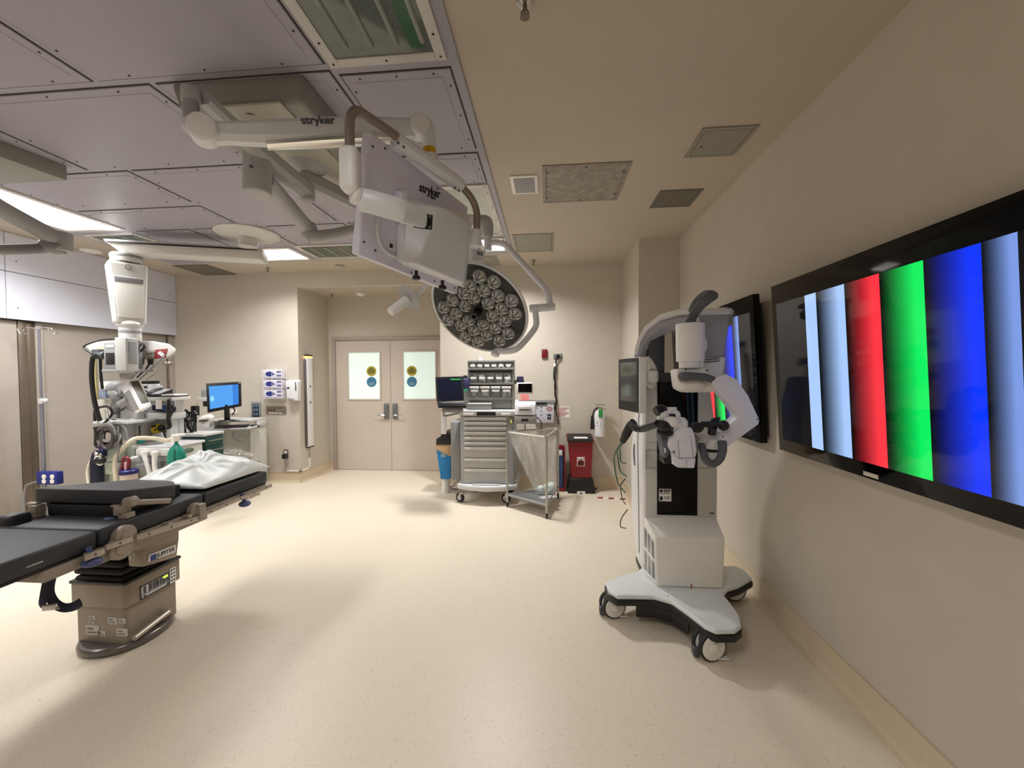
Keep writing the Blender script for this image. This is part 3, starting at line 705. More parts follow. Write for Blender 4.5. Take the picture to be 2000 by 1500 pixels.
# pillow on the back section
def make_pillow():
    me = bmesh.new(); n = 44; grid = {}
    x0, x1, y0, y1 = -2.83, -2.255, 2.47, 3.1
    rnd = random.Random(4)
    folds = [(rnd.uniform(-1, 1), rnd.uniform(-1, 1), rnd.uniform(0, 6.28), rnd.uniform(4, 11), rnd.uniform(.004, .012)) for _ in range(34)]
    for sgn in (1, -1):
        for i in range(n+1):
            for j in range(n+1):
                u, v = 2*i/n-1, 2*j/n-1
                e = max(0, (1-abs(u)**2.6))*max(0, (1-abs(v)**2.6))
                pin = 1-.10*(1-abs(v))*(abs(u)**3); pin2 = 1-.07*(1-abs(u))*(abs(v)**3)
                X = (x0+x1)/2+(x1-x0)/2*u*pin2*1.02; Y = (y0+y1)/2+(y1-y0)/2*v*pin*1.02
                h = e**.55
                z = ZT+.012+h*(.105 if sgn > 0 else -.008)+.012*(1-h)
                if sgn > 0:
                    w_ = 0
                    for a, b, th, fr, am in folds:
                        s_ = (u-a)*math.cos(th)+(v-b)*math.sin(th); q_ = (u-a)*-math.sin(th)+(v-b)*math.cos(th)
                        w_ += am*math.exp(-(s_*fr)**2)*math.exp(-(q_*1.6)**2)*1.7
                    ang = math.atan2(v+.1, u+.05); rr = math.hypot(v+.1, u+.05)
                    w_ += .009*math.sin(ang*11+3*math.sin(ang*3))*math.exp(-((rr-.35)/.3)**2)-.012*math.exp(-(rr/.16)**2)
                    z += w_*min(1, h*1.6)
                    z += .02*h*(v)       # fuller at the far end
                key = (i, j, sgn if 0 < i < n and 0 < j < n else 0)
                if key not in grid: grid[key] = me.verts.new((X, Y, max(z, ZT+.002)))
    g = lambda i, j, s: grid[(i, j, s if 0 < i < n and 0 < j < n else 0)]
    for s in (1, -1):
        for i in range(n):
            for j in range(n):
                f = [g(i, j, s), g(i+1, j, s), g(i+1, j+1, s), g(i, j+1, s)]
                me.faces.new(f if s > 0 else f[::-1])
    o = MB(); o.bm.free(); o.bm = me
    return o.build('pillow', mat('pillow_cover', (214, 218, 216), .42, bump=.35, bscale=26), None, (-2.54, 2.8, ZT), sharp=180)
tag(make_pillow(), 'crumpled white pillow in a paper cover on the operating table', 'pillow')

# ================================================================== ROBOTIC MICROSCOPE
LILAC = mat('cool_white_plastic', (230, 231, 243), .4)
TUBEG = mat('grey_foam_handle', (92, 94, 100), .7)
rt = thing('robotic_microscope', 'white robotic microscope tower with bent arm on a four-wheeled base by the wall displays', 'surgical robot', (.89, 2.8, 0))
zd = .2
ab = [P(*p, z=zd) for p in ((1182, 1135), (1188, 1152), (1206, 1163), (1240, 1163), (1278, 1164), (1312, 1174), (1345, 1197), (1376, 1221), (1398, 1231), (1436, 1230), (1448, 1221), (1444, 1200))]
bc = [P(*p, z=zd) for p in ((1428, 1178), (1413, 1160), (1422, 1149), (1442, 1143))]
cen = Vector((.89, 2.80, zd))
mir = lambda p: Vector((2*cen.x-p.x, 2*cen.y-p.y, zd))
mm_ = [mir(p) for p in ab]; mm_ = [Vector((min(p.x, 1.385), p.y, zd)) for p in mm_]
outl = ab+bc+mm_+[mir(p) for p in bc]
poly = [(p.x, p.y) for p in outl]
cx_, cy_ = cen.x, cen.y
m = MB(); m.prism(poly, zd-.03, zd, None, .012, seg=3)
deck = m.build('base_deck', mat('deck_grey_white', (222, 226, 226), .45), rt)
m = MB(); m.prism([(cx_+(x-cx_)*1.012, cy_+(y-cy_)*1.012) for x, y in poly], zd-.07, zd-.028, None, .008)
m.prism([(cx_+(x-cx_)*.985, cy_+(y-cy_)*.985) for x, y in [(p.x, p.y) for p in ab[3:7]]+[(cx_+.12, cy_+.05), (cx_-.2, cy_+.1)]], .055, zd-.05, None, .01)
m.build('base_skirt', BLACK, rt)
m = MB(); a = P(1304, 1166, z=.19); m.box((a.x, a.y-.004, .175), (.006, .012, .05)); m.build('red_mark', mat('red_mark', (170, 40, 50), .6), deck)
def caster(px, py, y, r, sw=.28):
    c = P(px, py, y=y); c.z = r
    ax = Vector((-math.sin(sw), math.cos(sw), 0))
    c = c+ax*.03
    m = MB()
    for dy in (-.03, .03): m.cyl(c+ax*(dy-.015), c+ax*(dy+.015), r, n=36, bev=.006)
    o = m.build('caster', RUBBER, rt)
    for dy in (-.03, .03):
        sg = -1 if dy < 0 else 1
        m = MB(); m.cyl(c+ax*(dy+sg*.010), c+ax*(dy+sg*.0185), r*.88, n=36, bev=.004); m.cyl(c+ax*(dy-sg*.0185), c+ax*(dy-sg*.01), r*.88, n=36)
        m.cyl(c+ax*(dy+sg*.017), c+ax*(dy+sg*.026), r*.34, n=28, bev=.006); m.build('wheel_cover', WHITE2, o)
    m = MB(); m.cyl((c.x, c.y, c.z), (c.x, c.y, zd-.05), .022); m.box((c.x-.03, c.y, c.z+.02), (.05, .02, .06), bev=.006)
    m.box((c.x-r*.92, c.y, .035), (.03, .05, .055), bev=.008); m.build('caster_fork', DGREY, o)
    m = MB(); m.box((c.x+r*.75, c.y-.02, .012), (.08, .03, .008), bev=.003); m.build('brake_pedal', WHITE2, o)
caster(1200, 1183, 2.66, .077); caster(1391, 1248, 2.30, .080); caster(1434, 1163, 2.93, .077, 0)
caster(1290, 1100, 3.2, .077, 0)

# lower housing with its sloped top
yf, ybk = 2.69, 2.86
v = [P(1283, 1146, y=yf), P(1413, 1150, y=yf), P(1401, 1128, y=ybk), P(1257, 1128, y=ybk), P(1280, 1051, y=yf), P(1416, 1051, y=yf), P(1399, 1009, y=ybk), P(1257, 1009, y=ybk)]
for i in (2, 3): v[i].z = v[0].z
m = MB(); m.hexa(v, .012, seg=3)
a = P(1370, 1150, y=2.72); m.bb(a.x, v[1].x-.02, 2.72, 2.86, zd-.005, v[0].z+.02, .008); m.bb(v[0].x+.0, v[0].x+.1, 2.76, 2.86, zd-.005, v[0].z+.02, .006)
lh = m.build('lower_housing', WHITE2, rt)
m = MB(); a = P(1350, 1146, y=yf); m.bb(a.x-.003, a.x+.003, yf-.002, yf+.002, v[0].z, v[0].z+.03); m.build('red_mark', mat('red_mark', (170, 40, 50), .6), lh)
m = MB(); A, B, C_, D_ = v[7], v[4], v[0], v[3]   # left face: vent slots
nrm = (B-A).cross(D_-A).normalized(); nrm = nrm if nrm.x < 0 else -nrm
for col in range(3):
    for k in range(22):
        if k in (10, 11): continue
        f0 = .10+col*.29; s_ = .16+k*.034
        q = lambda f, s: (A*(1-f)+B*f)*(1-s)+(D_*(1-f)+C_*f)*s
        a, b = q(f0, s_), q(f0+.2, s_); m.tube([a+nrm*.001, b+nrm*.001], .0032, 5, smooth=False)
m.build('vent_slots', DGREY, lh)
# column body
yc0 = 2.865
xl, xr = P(1256, 900, y=yc0).x, P(1399, 1000, y=yc0).x
prof = [(yc0, .24), (3.02, .22), (3.2, .34), (3.28, .55), (3.29, .95), (3.2, 1.22), (3.08, 1.42), (3.02, 1.53), (yc0, 1.53)]
M = Matrix(((0, 0, 1, 0), (1, 0, 0, 0), (0, 1, 0, 0), (0, 0, 0, 1)))
m = MB(); m.prism(prof, xl, xr-.035, M, .03, seg=4); col = m.build('column', WHITE, rt)
m = MB(); m.bb(xl+.012, xr, yc0-.012, yc0+.1, .55, 1.12, .006)
m.extr([(xl+.012, yc0-.012, 1.12), (xr, yc0-.012, 1.12), (xr-.055, yc0-.012, 1.526), (xl+.012, yc0-.012, 1.526)], (0, .1, 0), .006)
m.build('front_cover', mat('cover_grey', (206, 206, 203), .42), rt)
bx0_, bx1_ = P(1284, 850, y=yc0-.02).x, P(1363, 850, y=yc0-.02).x
m = MB(); m.bb(bx0_, bx1_, yc0-.02, yc0+.05, P(1300, 1006, y=yc0-.02).z, 1.535, .003); fp = m.build('front_panel', GLOSSB, rt)
x0, x1, z0, z1 = rect((1287, 955), (1311, 979), yc0-.02); m = MB(); m.bb(x0, x1, yc0-.0215, yc0-.019, z0, z1); st = m.build('data_sticker', PAPER, fp)
m = MB(); w_, h_ = x1-x0, z1-z0; yq = yc0-.0222
for a, b, c, d in ((.04, .3, .72, .95), (.36, .95, .86, .95), (.36, .9, .74, .82), (.06, .9, .60, .65), (.06, .3, .08, .4), (.4, .9, .32, .37), (.4, .9, .18, .23)): m.bb(x0+a*w_, x0+b*w_, yq, yc0-.02, z0+c*h_, z0+d*h_)
m.build('sticker_print', INK, st)
# recessed grips each side of the black panel
for a, b in (((1262, 879), (1283, 915)), ((1363, 880), (1384, 915))):
    x0, x1, z0, z1 = rect(a, b, yc0-.012); m = MB()
    for q in ((x0, x1, z1-.003, z1), (x0, x1, z0, z0+.003)): m.bb(q[0], q[1], yc0-.015, yc0-.01, q[2], q[3])
    xe = x0 if a[0] < 1300 else x1; m.bb(xe-.0015, xe+.0015, yc0-.015, yc0-.01, z0, z1)
    m.build('grip_recess', MGREY, rt)
m = MB(); a = P(1395, 1003, y=yc0-.013); m.bb(a.x-.03, a.x, yc0-.014, yc0-.011, a.z-.003, a.z+.006); m.build('small_label', DGREY, rt)
# ridges on the left side shell
m = MB(); m.tube([(xl-.001, 2.97, .3), (xl-.001, 3.0, .8), (xl-.001, 3.02, 1.1), (xl-.001, 2.97, 1.36)], .005, 6); m.tube([(xl-.003, 3.12, .9), (xl-.006, 3.14, 1.0), (xl-.003, 3.13, 1.06)], .007, 6, m=0); m.build('shell_seam', MGREY, rt)
# arch
AP = [P(*p, y=y) for p, y in (((1250, 702), 3.06), ((1254, 676), 3.05), ((1270, 652), 3.02), ((1298, 632), 2.95), ((1335, 622), 2.86), ((1380, 620), 2.74), ((1424, 619), 2.64))]
m = MB(); m.beam([p+Vector((0, 0, .035)) for p in AP], [.12, .14, .15, .16, .16, .15, .13], [.04, .05, .06, .06, .055, .045, .04]); m.build('arch_top', WHITE, rt)
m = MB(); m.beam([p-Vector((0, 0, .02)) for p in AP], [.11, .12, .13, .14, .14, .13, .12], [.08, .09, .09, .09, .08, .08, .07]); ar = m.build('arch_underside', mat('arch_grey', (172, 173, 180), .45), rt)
m = MB(); a = P(1280, 700, y=3.0); m.bb(a.x-.05, a.x+.06, 2.97, 3.1, 1.52, P(1280, 650, y=3.03).z, .014); m.bb(a.x-.07, a.x+.1, 2.94, 3.12, 1.50, 1.60, .01); m.build('arch_post', DGREY, rt)
ym = 2.60
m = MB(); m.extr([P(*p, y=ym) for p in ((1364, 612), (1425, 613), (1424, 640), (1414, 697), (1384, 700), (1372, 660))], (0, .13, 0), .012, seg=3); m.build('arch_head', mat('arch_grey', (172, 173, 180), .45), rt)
m = MB(); m.extr([P(*p, y=ym-.005) for p in ((1362, 605), (1426, 604), (1426, 614), (1363, 615))], (0, .14, 0), .006); m.build('arch_head_cap', WHITE, rt)
# tower
yt = 2.46
ct, cb = P(1348, 632, y=yt), P(1348, 707, y=yt); rr = .077; ct.x = cb.x = (ct.x+cb.x)/2
m = MB(); m.cyl(cb, ct, rr, rr*1.04, n=48, bev=.008); m.cyl(cb-Vector((0, 0, .035)), cb, rr*.8, n=40)
m.ball(ct*.45+cb*.55+Vector((.07, .02, 0)), (.03, .05, .055)); tw = m.build('tower', WHITE, rt)
m = MB(); m.bb(cb.x-.03, cb.x+.06, yt+.03, ym+.05, cb.z+.06, ct.z-.02, .01); m.build('tower_link', DGREY, rt)
flat_ratio = .8
m = MB(); m.tube([P(1347, 632, y=yt), P(1353, 618, y=yt), P(1363, 602, y=yt-.02), P(1378, 587, y=yt-.05), P(1393, 578, y=yt-.06)], [.027, .026, .027, .03, .026], 14); m.ball(P(1393, 578, y=yt-.06), .026)
m.tube([P(1352, 610, y=yt+.1), P(1360, 592, y=yt+.08), P(1376, 577, y=yt+.03), P(1390, 575, y=yt-.04)], [.026, .026, .026, .024], 12); m.build('top_handle', TUBEG, rt); flat_ratio = .45
# joint block, vents, grey tube
yj = 2.42
m = MB(); m.extr([P(*p, y=yj) for p in ((1320, 721), (1385, 717), (1386, 742), (1400, 752), (1398, 766), (1340, 767), (1325, 760))], (0, .13, 0), .018, seg=3)
m.ball(P(1352, 752, y=yj-.0), (.075, .035, .04)); jb = m.build('joint_block', WHITE2, rt)
m = MB()
for px, py in ((1339, 721), (1381, 723)): m.cyl(P(px, py, y=yj-.004), P(px, py, y=yj+.01), .006, n=10)
m.build('cap_screw', DGREY, jb)
m = MB(); m.extr([P(*p, y=ym-.03) for p in ((1372, 700), (1418, 697), (1415, 728), (1400, 740), (1372, 735))], (0, .12, 0), .01); vb = m.build('vent_block', WHITE2, rt)
m = MB()
for k in range(6):
    for j in range(2): a = P(1378+k*5, 703+j*4.5-k*.5, y=ym-.031); m.box(a, (.013, .004, .007))
m.build('vent_slots', DGREY, vb)
m = MB(); m.tube([P(1331, 735, y=yj-.02), P(1340, 735, y=yj-.05), P(1358, 735, y=yj-.055), P(1378, 737, y=yj-.05), P(1394, 743, y=yj-.03)], [.026, .026, .021, .021, .02], 14); m.build('side_handle', TUBEG, rt)
# elbow arm
ye_ = 2.36
el = ((1391, 746), (1404, 735), (1418, 730), (1440, 741), (1462, 773), (1484, 820), (1482, 829), (1420, 874), (1399, 855), (1441, 816), (1438, 806), (1418, 780))
m = MB(); m.extr([P(*p, y=ye_) for p in el], (0, .10, 0), .007, seg=3); ea = m.build('elbow_arm', LILAC, rt)
m = MB(); a = P(1411, 752, y=ye_); m.cyl(a-Vector((0, .005, 0)), a+Vector((0, .01, 0)), .034, n=36, bev=.003); m.build('elbow_disc', LILAC, ea)
m = MB()
for q in ((1480, 819), (1411, 853)): m.cyl(P(*q, y=ye_-.003), P(*q, y=ye_+.01), .005, n=10)
m.build('cap_screw', DGREY, ea)
m = MB(); m.tube([P(1414, 856, y=ye_+.04), P(1400, 858, y=ye_+.03), P(1391, 866, y=ye_+.03), P(1390, 876, y=ye_+.03)], [.04, .038, .036, .036], 18); a, b = P(1390, 876, y=ye_+.03), P(1390, 884, y=ye_+.03)
m.build('wrist', WHITE, rt)
m = MB(); m.cyl(P(1390, 878, y=ye_+.03), P(1390, 882, y=ye_+.03), .038, n=32, bev=.003); m.build('wrist_ring', BLACK, rt)
m = MB(); m.tube([P(1410, 862, y=ye_-.03), P(1411, 880, y=ye_-.05), P(1405, 898, y=ye_-.06), P(1391, 906, y=ye_-.06), P(1378, 897, y=ye_-.05), P(1373, 880, y=ye_-.03), P(1371, 868, y=ye_)], [.024, .023, .021, .02, .021, .02, .018], 14); m.build('loop_handle', TUBEG, rt)
m = MB(); m.extr([P(*p, y=ye_+.02) for p in ((1358, 846), (1390, 851), (1398, 861), (1366, 862))], (0, .09, 0), .008); m.build('head_bracket', WHITE, rt)
m = MB(); m.extr([P(*p, y=2.34) for p in ((1352, 845), (1367, 856), (1364, 885), (1358, 888))], (0, .1, 0), .006); m.build('head_side', MGREY, rt)
# optical head
yh = 2.24
hd = ((1311, 842), (1322, 838), (1345, 835), (1353, 836), (1358, 850), (1362, 880), (1360, 895), (1324, 895), (1313, 884), (1305, 873), (1308, 850))
m = MB(); m.extr([P(*p, y=yh) for p in hd], (0, .17, 0), .012, seg=3)
m.extr([P(*p, y=yh+.0) for p in ((1313, 882), (1326, 896), (1360, 895), (1357, 915), (1324, 914), (1315, 907))], (0, .13, 0), .008, seg=2); oh = m.build('optical_head', LILAC, rt)
m = MB(); a = P(1334, 847, y=yh); m.cyl(a-Vector((0, .006, 0)), a+Vector((0, .01, 0)), .039, n=40, bev=.003); m.build('head_disc', LILAC, oh)
m = MB()
for q in (((1324, 860), (1327, 895)), ((1350, 858), (1354, 895)), ((1341, 897), (1340, 913))): m.tube([P(*q[0], y=yh-.001), P(*q[1], y=yh-.001)], .0016, 5, smooth=False)
m.cyl(P(1316, 883, y=yh-.004), P(1316, 883, y=yh+.02), .008, n=12); m.build('head_seam', MGREY, oh)
m = MB(); m.extr([P(*p, y=yh+.02) for p in ((1290, 852), (1305, 850), (1308, 866), (1306, 894), (1298, 896), (1294, 872))], (0, .1, 0), .008); sh = m.build('side_grip_plate', mat('slate_grey', (98, 100, 112), .5), rt)
m = MB(); m.tube([P(1298.5, 875, y=yh+.015), P(1299.5, 884, y=yh+.015)], .004, 6, smooth=False); m.build('slot', PAPER, sh)
m = MB(); m.extr([P(*p, y=yh+.03) for p in ((1294, 893), (1312, 890), (1315, 904), (1298, 908))], (0, .1, 0), .008); m.build('lower_grip', BLACK, rt)
# binocular eyepieces
m = MB(); a, b = P(1301, 799, y=yh+.05), P(1321, 799, y=yh+.05); m.cyl(a, b, .011, n=20, bev=.003)
m.tube([P(1287, 810, y=yh+.04), P(1294, 812, y=yh+.04), P(1302, 809, y=yh+.05), P(1312, 806, y=yh+.05)], [.03, .036, .03, .026], 16)
m.tube([P(1302, 824, y=yh), P(1312, 824, y=yh-.02), P(1322, 826, y=yh), P(1334, 830, y=yh+.04)], [.026, .03, .026, .03], 16)
m.ball(P(1331, 826, y=yh+.03), (.032, .04, .032)); m.ball(P(1318, 812, y=yh+.05), (.03, .04, .034)); m.ball(P(1325, 838, y=yh+.07), (.05, .05, .04))
bi = m.build('binocular_tube', WHITE, rt)
m = MB(); m.tube([P(1281, 804, y=yh+.03), P(1290, 800, y=yh+.04), P(1299, 799, y=yh+.05)], [.026, .03, .02], 14); m.tube([P(1284, 828, y=yh-.02), P(1296, 832, y=yh-.03), P(1308, 834, y=yh)], [.022, .03, .026], 14); m.box(P(1313, 813, y=yh+.02), (.034, .02, .028), bev=.006); m.ball(P(1299, 845, y=yh), (.045, .03, .025)); m.build('eyepiece_cup', BLACK, rt)
m = MB(); m.tube([P(1285, 827, y=yh+.0), P(1270, 832, y=yh+.06), P(1256, 837, y=yh+.12), P(1242, 836, y=yh+.16), P(1234, 828, y=yh+.2)], [.02, .022, .021, .022, .02], 12)
m.tube([P(1238, 824, y=2.5), P(1231, 832, y=2.52), P(1223, 848, y=2.55), P(1216, 862, y=2.58)], [.024, .027, .027, .02], 12); m.build('left_hand_grip', BLACK, rt)
m = MB(); m.ball(P(1361, 835, y=yh+.05), (.035, .035, .03)); m.tube([P(1352, 832, y=yh+.03), P(1361, 834, y=yh+.04), P(1371, 831, y=yh+.04)], [.02, .026, .016], 12)
m.tube([P(1370, 828, y=yh+.05), P(1380, 829, y=yh+.05), P(1400, 828, y=yh+.08), P(1412, 829, y=yh+.1)], [.014, .017, .018, .015], 12); m.ball(P(1413, 831, y=yh+.1), .03); m.tube([P(1392, 824, y=yh+.07), P(1399, 820, y=yh+.07), P(1405, 817, y=yh+.08)], [.016, .015, .008], 10)
m.tube([P(1392, 834, y=yh+.08), P(1390, 848, y=yh+.09)], [.025, .022], 12); m.build('right_hand_grip', BLACK, rt)
# touch screen on its joint
pn, pf = P(1249, 752, y=2.66), P(1209, 752, y=2.98)
zt_n, zb_n = P(1249, 697, y=2.66).z, P(1249, 808, y=2.66).z
ex = Vector((pn.x-pf.x, pn.y-pf.y, 0)); wd = ex.length; ex.normalize(); nn = Vector((0, 0, 1)).cross(ex); nn = nn if nn.x < 0 else -nn
M = face_M(Vector((pf.x, pf.y, (zt_n+zb_n)/2)), ex, (0, 0, 1)); hh = zt_n-zb_n
if (M.to_3x3() @ Vector((0, 0, 1))).dot(nn) < 0: sgn = -1
else: sgn = 1
a_, b_ = sorted((0, -.05*sgn))
m = MB(); m.prism([(0, -hh/2), (wd, -hh/2), (wd, hh/2), (0, hh/2)], a_, b_, M, .008, seg=3); ts = m.build('touch_screen', WHITE, rt)
m = MB(); a_, b_ = sorted((0, .003*sgn)); m.prism([(.0, -hh/2+.004), (wd-.01, -hh/2+.004), (wd-.01, hh/2-.004), (.0, hh/2-.004)], a_, b_, M); g_ = m.build('screen_bezel', BLACK, ts)
m = MB(); a_, b_ = sorted((.003*sgn, .0045*sgn)); m.prism([(.03, -hh/2+.07), (wd-.03, -hh/2+.07), (wd-.03, hh/2-.03), (.03, hh/2-.03)], a_, b_, M); m.build('screen_glass', mat('screen_grey', (96, 94, 90), .08), g_)
m = MB(); m.cyl(P(1254, 716, y=2.74), P(1268, 716, y=2.74), .035, n=28, bev=.006); m.cyl(P(1270, 724, y=2.76), P(1270, 746, y=2.76), .05, n=32, bev=.008); m.tube([P(1262, 700, y=2.8), P(1266, 710, y=2.78), P(1270, 724, y=2.76)], [.025, .035, .045], 14)
m.cyl(P(1272, 744, y=2.78), Vector((P(1272, 752, y=2.92).x, 2.92, 1.51)), .035, n=20); m.build('screen_joint', WHITE2, rt)
# cables off the back
m = MB()
for k, (a, b, c) in enumerate((((1216, 862), (1200, 905), (1221, 962)), ((1218, 864), (1207, 892), (1224, 930)), ((1220, 862), (1211, 880), (1222, 905)))):
    p0, p1, p2 = P(*a, y=2.6), P(*b, y=2.9), P(*c, y=3.1); m.tube([p0, (p0+p1)/2+Vector((-.02, 0, .0)), p1, (p1+p2)/2+Vector((-.015, 0, -.03)), p2], .0055, 8)
m.build('green_cable', GREENC, rt)
m = MB(); p0 = P(1221, 935, y=3.1); m.tube([p0, P(1212, 950, y=3.1), P(1216, 975, y=3.15), P(1222, 985, y=3.2)], .004, 6); m.tube([P(1226, 995, y=3.24), P(1214, 1012, y=3.2), P(1212, 1028, y=3.15), P(1222, 1032, y=3.2)], .004, 6); m.build('black_cable', BLACK, rt)

# ================================================================== CEILING BOOM: canopy, monitor, lamp
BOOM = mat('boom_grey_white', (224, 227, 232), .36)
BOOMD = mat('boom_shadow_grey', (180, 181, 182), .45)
bx0, bx1, by0, by1, bz = -1.97*S, -1.23*S, 2.005*S, 2.92*S, 2.958
rt = thing('boom_canopy', 'large grey ceiling canopy from which the monitor and lamp arms hang', 'ceiling mount', ((bx0+bx1)/2, (by0+by1)/2, H-.012))
m = MB(); m.hexa([(bx0+.03, by0+.02, bz), (bx1-.02, by0+.02, bz), (bx1-.02, by1-.02, bz), (bx0+.03, by1-.02, bz), (bx0, by0, H-.012), (bx1, by0, H-.012), (bx1, by1, H-.012), (bx0, by1, H-.012)], .025, seg=3)
m.build('canopy_shell', mat('canopy_grey', (146, 146, 140), .5), rt)
q = [P(396, 210, z=bz-.006), P(588, 188, z=bz-.006)]
m = MB(); m.bb(q[0].x, bx1-.12, q[0].y, by1-.06, bz-.012, bz+.004, .01); cpn = m.build('canopy_cover', mat('canopy_cover', (186, 184, 170), .5), rt)
m = MB(); a = P(488, 222, z=bz-.012); m.tube([a+Vector((-.02, .0, 0)), a+Vector((0, -.004, -.004)), a+Vector((.02, .012, 0))], .004, 6); m.build('cover_clip', MGREY, cpn)
def along(a, b, r0, r1, m, n=20): m.cyl(a, b, r0, r1, n)
SPX, SPD = 600, 2.62
sp = PD(600, 300, SPD); sp_low = PD(600, 392, SPD)
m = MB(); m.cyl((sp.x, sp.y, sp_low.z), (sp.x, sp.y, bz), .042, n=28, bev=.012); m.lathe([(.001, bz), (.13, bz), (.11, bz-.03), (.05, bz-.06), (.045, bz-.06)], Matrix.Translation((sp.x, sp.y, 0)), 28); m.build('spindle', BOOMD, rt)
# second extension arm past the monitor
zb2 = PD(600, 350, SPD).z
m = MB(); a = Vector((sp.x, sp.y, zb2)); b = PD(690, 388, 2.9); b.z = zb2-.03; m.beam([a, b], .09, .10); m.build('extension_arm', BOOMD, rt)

# ---- hanging monitor on its spring arm
rt = thing('surgical_monitor', 'hanging surgical monitor seen from behind on a long white spring arm', 'monitor', PD(803, 420, 2.05))
zbm = PD(600, 372, SPD).z
post_t = PD(373, 197, 1.76)
m = MB(); zpt = post_t.z+.03; m.beam([Vector((sp.x, sp.y, zbm)), Vector((sp.x, sp.y, zbm)).lerp(Vector((post_t.x, post_t.y, zpt)), .6), Vector((post_t.x+.03, post_t.y+.03, zpt))], [.085, .085, .07], [.10, .09, .055]); m.cyl((post_t.x, post_t.y, post_t.z-.01), (post_t.x, post_t.y, post_t.z+.055), .036, n=24, bev=.008); m.build('extension_arm', BOOMD, rt)
kl, kr = PD(400, 258, 1.70), PD(817, 251, 2.08)
m = MB()
m.cyl(post_t-Vector((0, 0, .0)), PD(376, 236, 1.74), .032, n=24); m.build('swivel_tube', STEEL, rt)
m = MB(); ax = (kr-kl).normalized(); side = ax.cross(Vector((0, 0, 1))).normalized()
if side.dot(W) > 0: side = -side
for k, r in ((kl, .056), (kr, .052)): m.cyl(k-side*.035, k+side*.055, r, n=40, bev=.01)
m.beam([PD(374, 228, 1.76), PD(379, 246, 1.76), kl-side*.02], [.08, .085, .09], [.08, .09, .1], up=(0, 1, 0))
am = [kl+ax*.02+Vector((0, 0, -.004)), kl+ax*.08+Vector((0, 0, -.008)), kl*.75+kr*.25+Vector((0, 0, -.012)), kl*.5+kr*.5+Vector((0, 0, -.006)), kl*.25+kr*.75, kr-ax*.09, kr]
m.beam(am, [.075, .08, .085, .085, .085, .08, .07], [.09, .078, .10, .105, .10, .085, .09]); sa = m.build('spring_arm', BOOM, rt)
m = MB(); m.beam([p+Vector((0, 0, -.055)) for p in am[2:6]], [.06, .088, .088, .06], [.02, .026, .026, .02]); m.build('chrome_underside', mat('chrome_strip', (222, 220, 214), .18, .9), sa)
for k, r in ((kl, .05), (kr, .046)):
    m = MB(); m.cyl(k+side*.05, k+side*.058, r, n=40, bev=.003); m.cyl(k+side*.057, k+side*.06, .005, n=10); m.build('joint_cap', WHITE, sa)
M = face_M(PD(617, 252, 1.86)+side*.047, ax, (0, 0, 1))
M = face_M((kl*.52+kr*.48)+side*.047+Vector((0, 0, .02)), ax if ax.dot(RT) > 0 else -ax, (0, 0, 1))
text('stryker', 'lettering', M, .062*.8, DGREY, sa, .0005, .0012)
# drop tube with a yellow ring
sh_t, sh_b = PD(835, 262, 2.1), PD(842, 322, 2.1)
m = MB(); m.tube([kr, PD(830, 246, 2.09), PD(837, 262, 2.1), PD(839, 285, 2.1), sh_b], [.045, .042, .036, .034, .034], 20); m.build('drop_tube', CLEARP if False else BOOM, rt)
m = MB(); a = PD(838.5, 292, 2.1); b = PD(839.5, 303, 2.1); m.cyl(b, a, .0365, n=28); m.build('yellow_ring', GOLD, rt)
# monitor panel: four measured corners
k_ = 1.19
TLc, TRc, BLc, BRc = [CAM+Vector(v)*k_ for v in ((-.612, 1.385, .848), (-.38, 1.974, .812), (-.683, 1.433, .437), (-.45, 2.023, .40))]
ctr = (TLc+TRc+BLc+BRc)/4; ex = ((TRc-TLc)+(BRc-BLc))/2; ey = ((TLc-BLc)+(TRc-BRc))/2; wM, hM = ex.length, ey.length
# keep the measured parallelogram: build the sheet from its own corners
ex.normalize(); ey.normalize(); nz = ex.cross(ey).normalized()
if nz.dot(CAM-ctr) < 0: nz = -nz
def mq(u, v, n=0):  # u,v in 0..1 (left-right, bottom-top)
    return BLc*(1-u)*(1-v)+BRc*u*(1-v)+TLc*(1-u)*v+TRc*u*v+nz*n
def muv(px, py):
    p = PP(px, py, ctr, nz); d = p-BLc; a = BRc-BLc; b = TLc-BLc
    aa, bb, ab_ = a.dot(a), b.dot(b), a.dot(b); da, db = d.dot(a), d.dot(b); D_ = aa*bb-ab_*ab_
    return (da*bb-db*ab_)/D_, (db*aa-da*ab_)/D_
m = MB(); m.extr([mq(0, 0, .0), mq(1, 0, .0), mq(1, 1, .0), mq(0, 1, .0)], -nz*.045, .008, seg=3); dp = m.build('display_panel', mat('monitor_lilac', (222, 221, 238), .42), rt)
m = MB(); m.extr([mq(.015, .015, -.046), mq(.985, .015, -.046), mq(.985, .985, -.046), mq(.015, .985, -.046)], -nz*.006, .002); m.build('screen_glass', GLOSSB, dp)
m = MB()
for u, v in ((.03, .9), (.12, .955), (.03, .12), (.12, .09), (.62, .955), (.95, .06), (.45, .03), (.70, .04)): m.cyl(mq(u, v, -.002), mq(u, v, .004), .005, n=10)
m.build('case_screw', DGREY, dp)
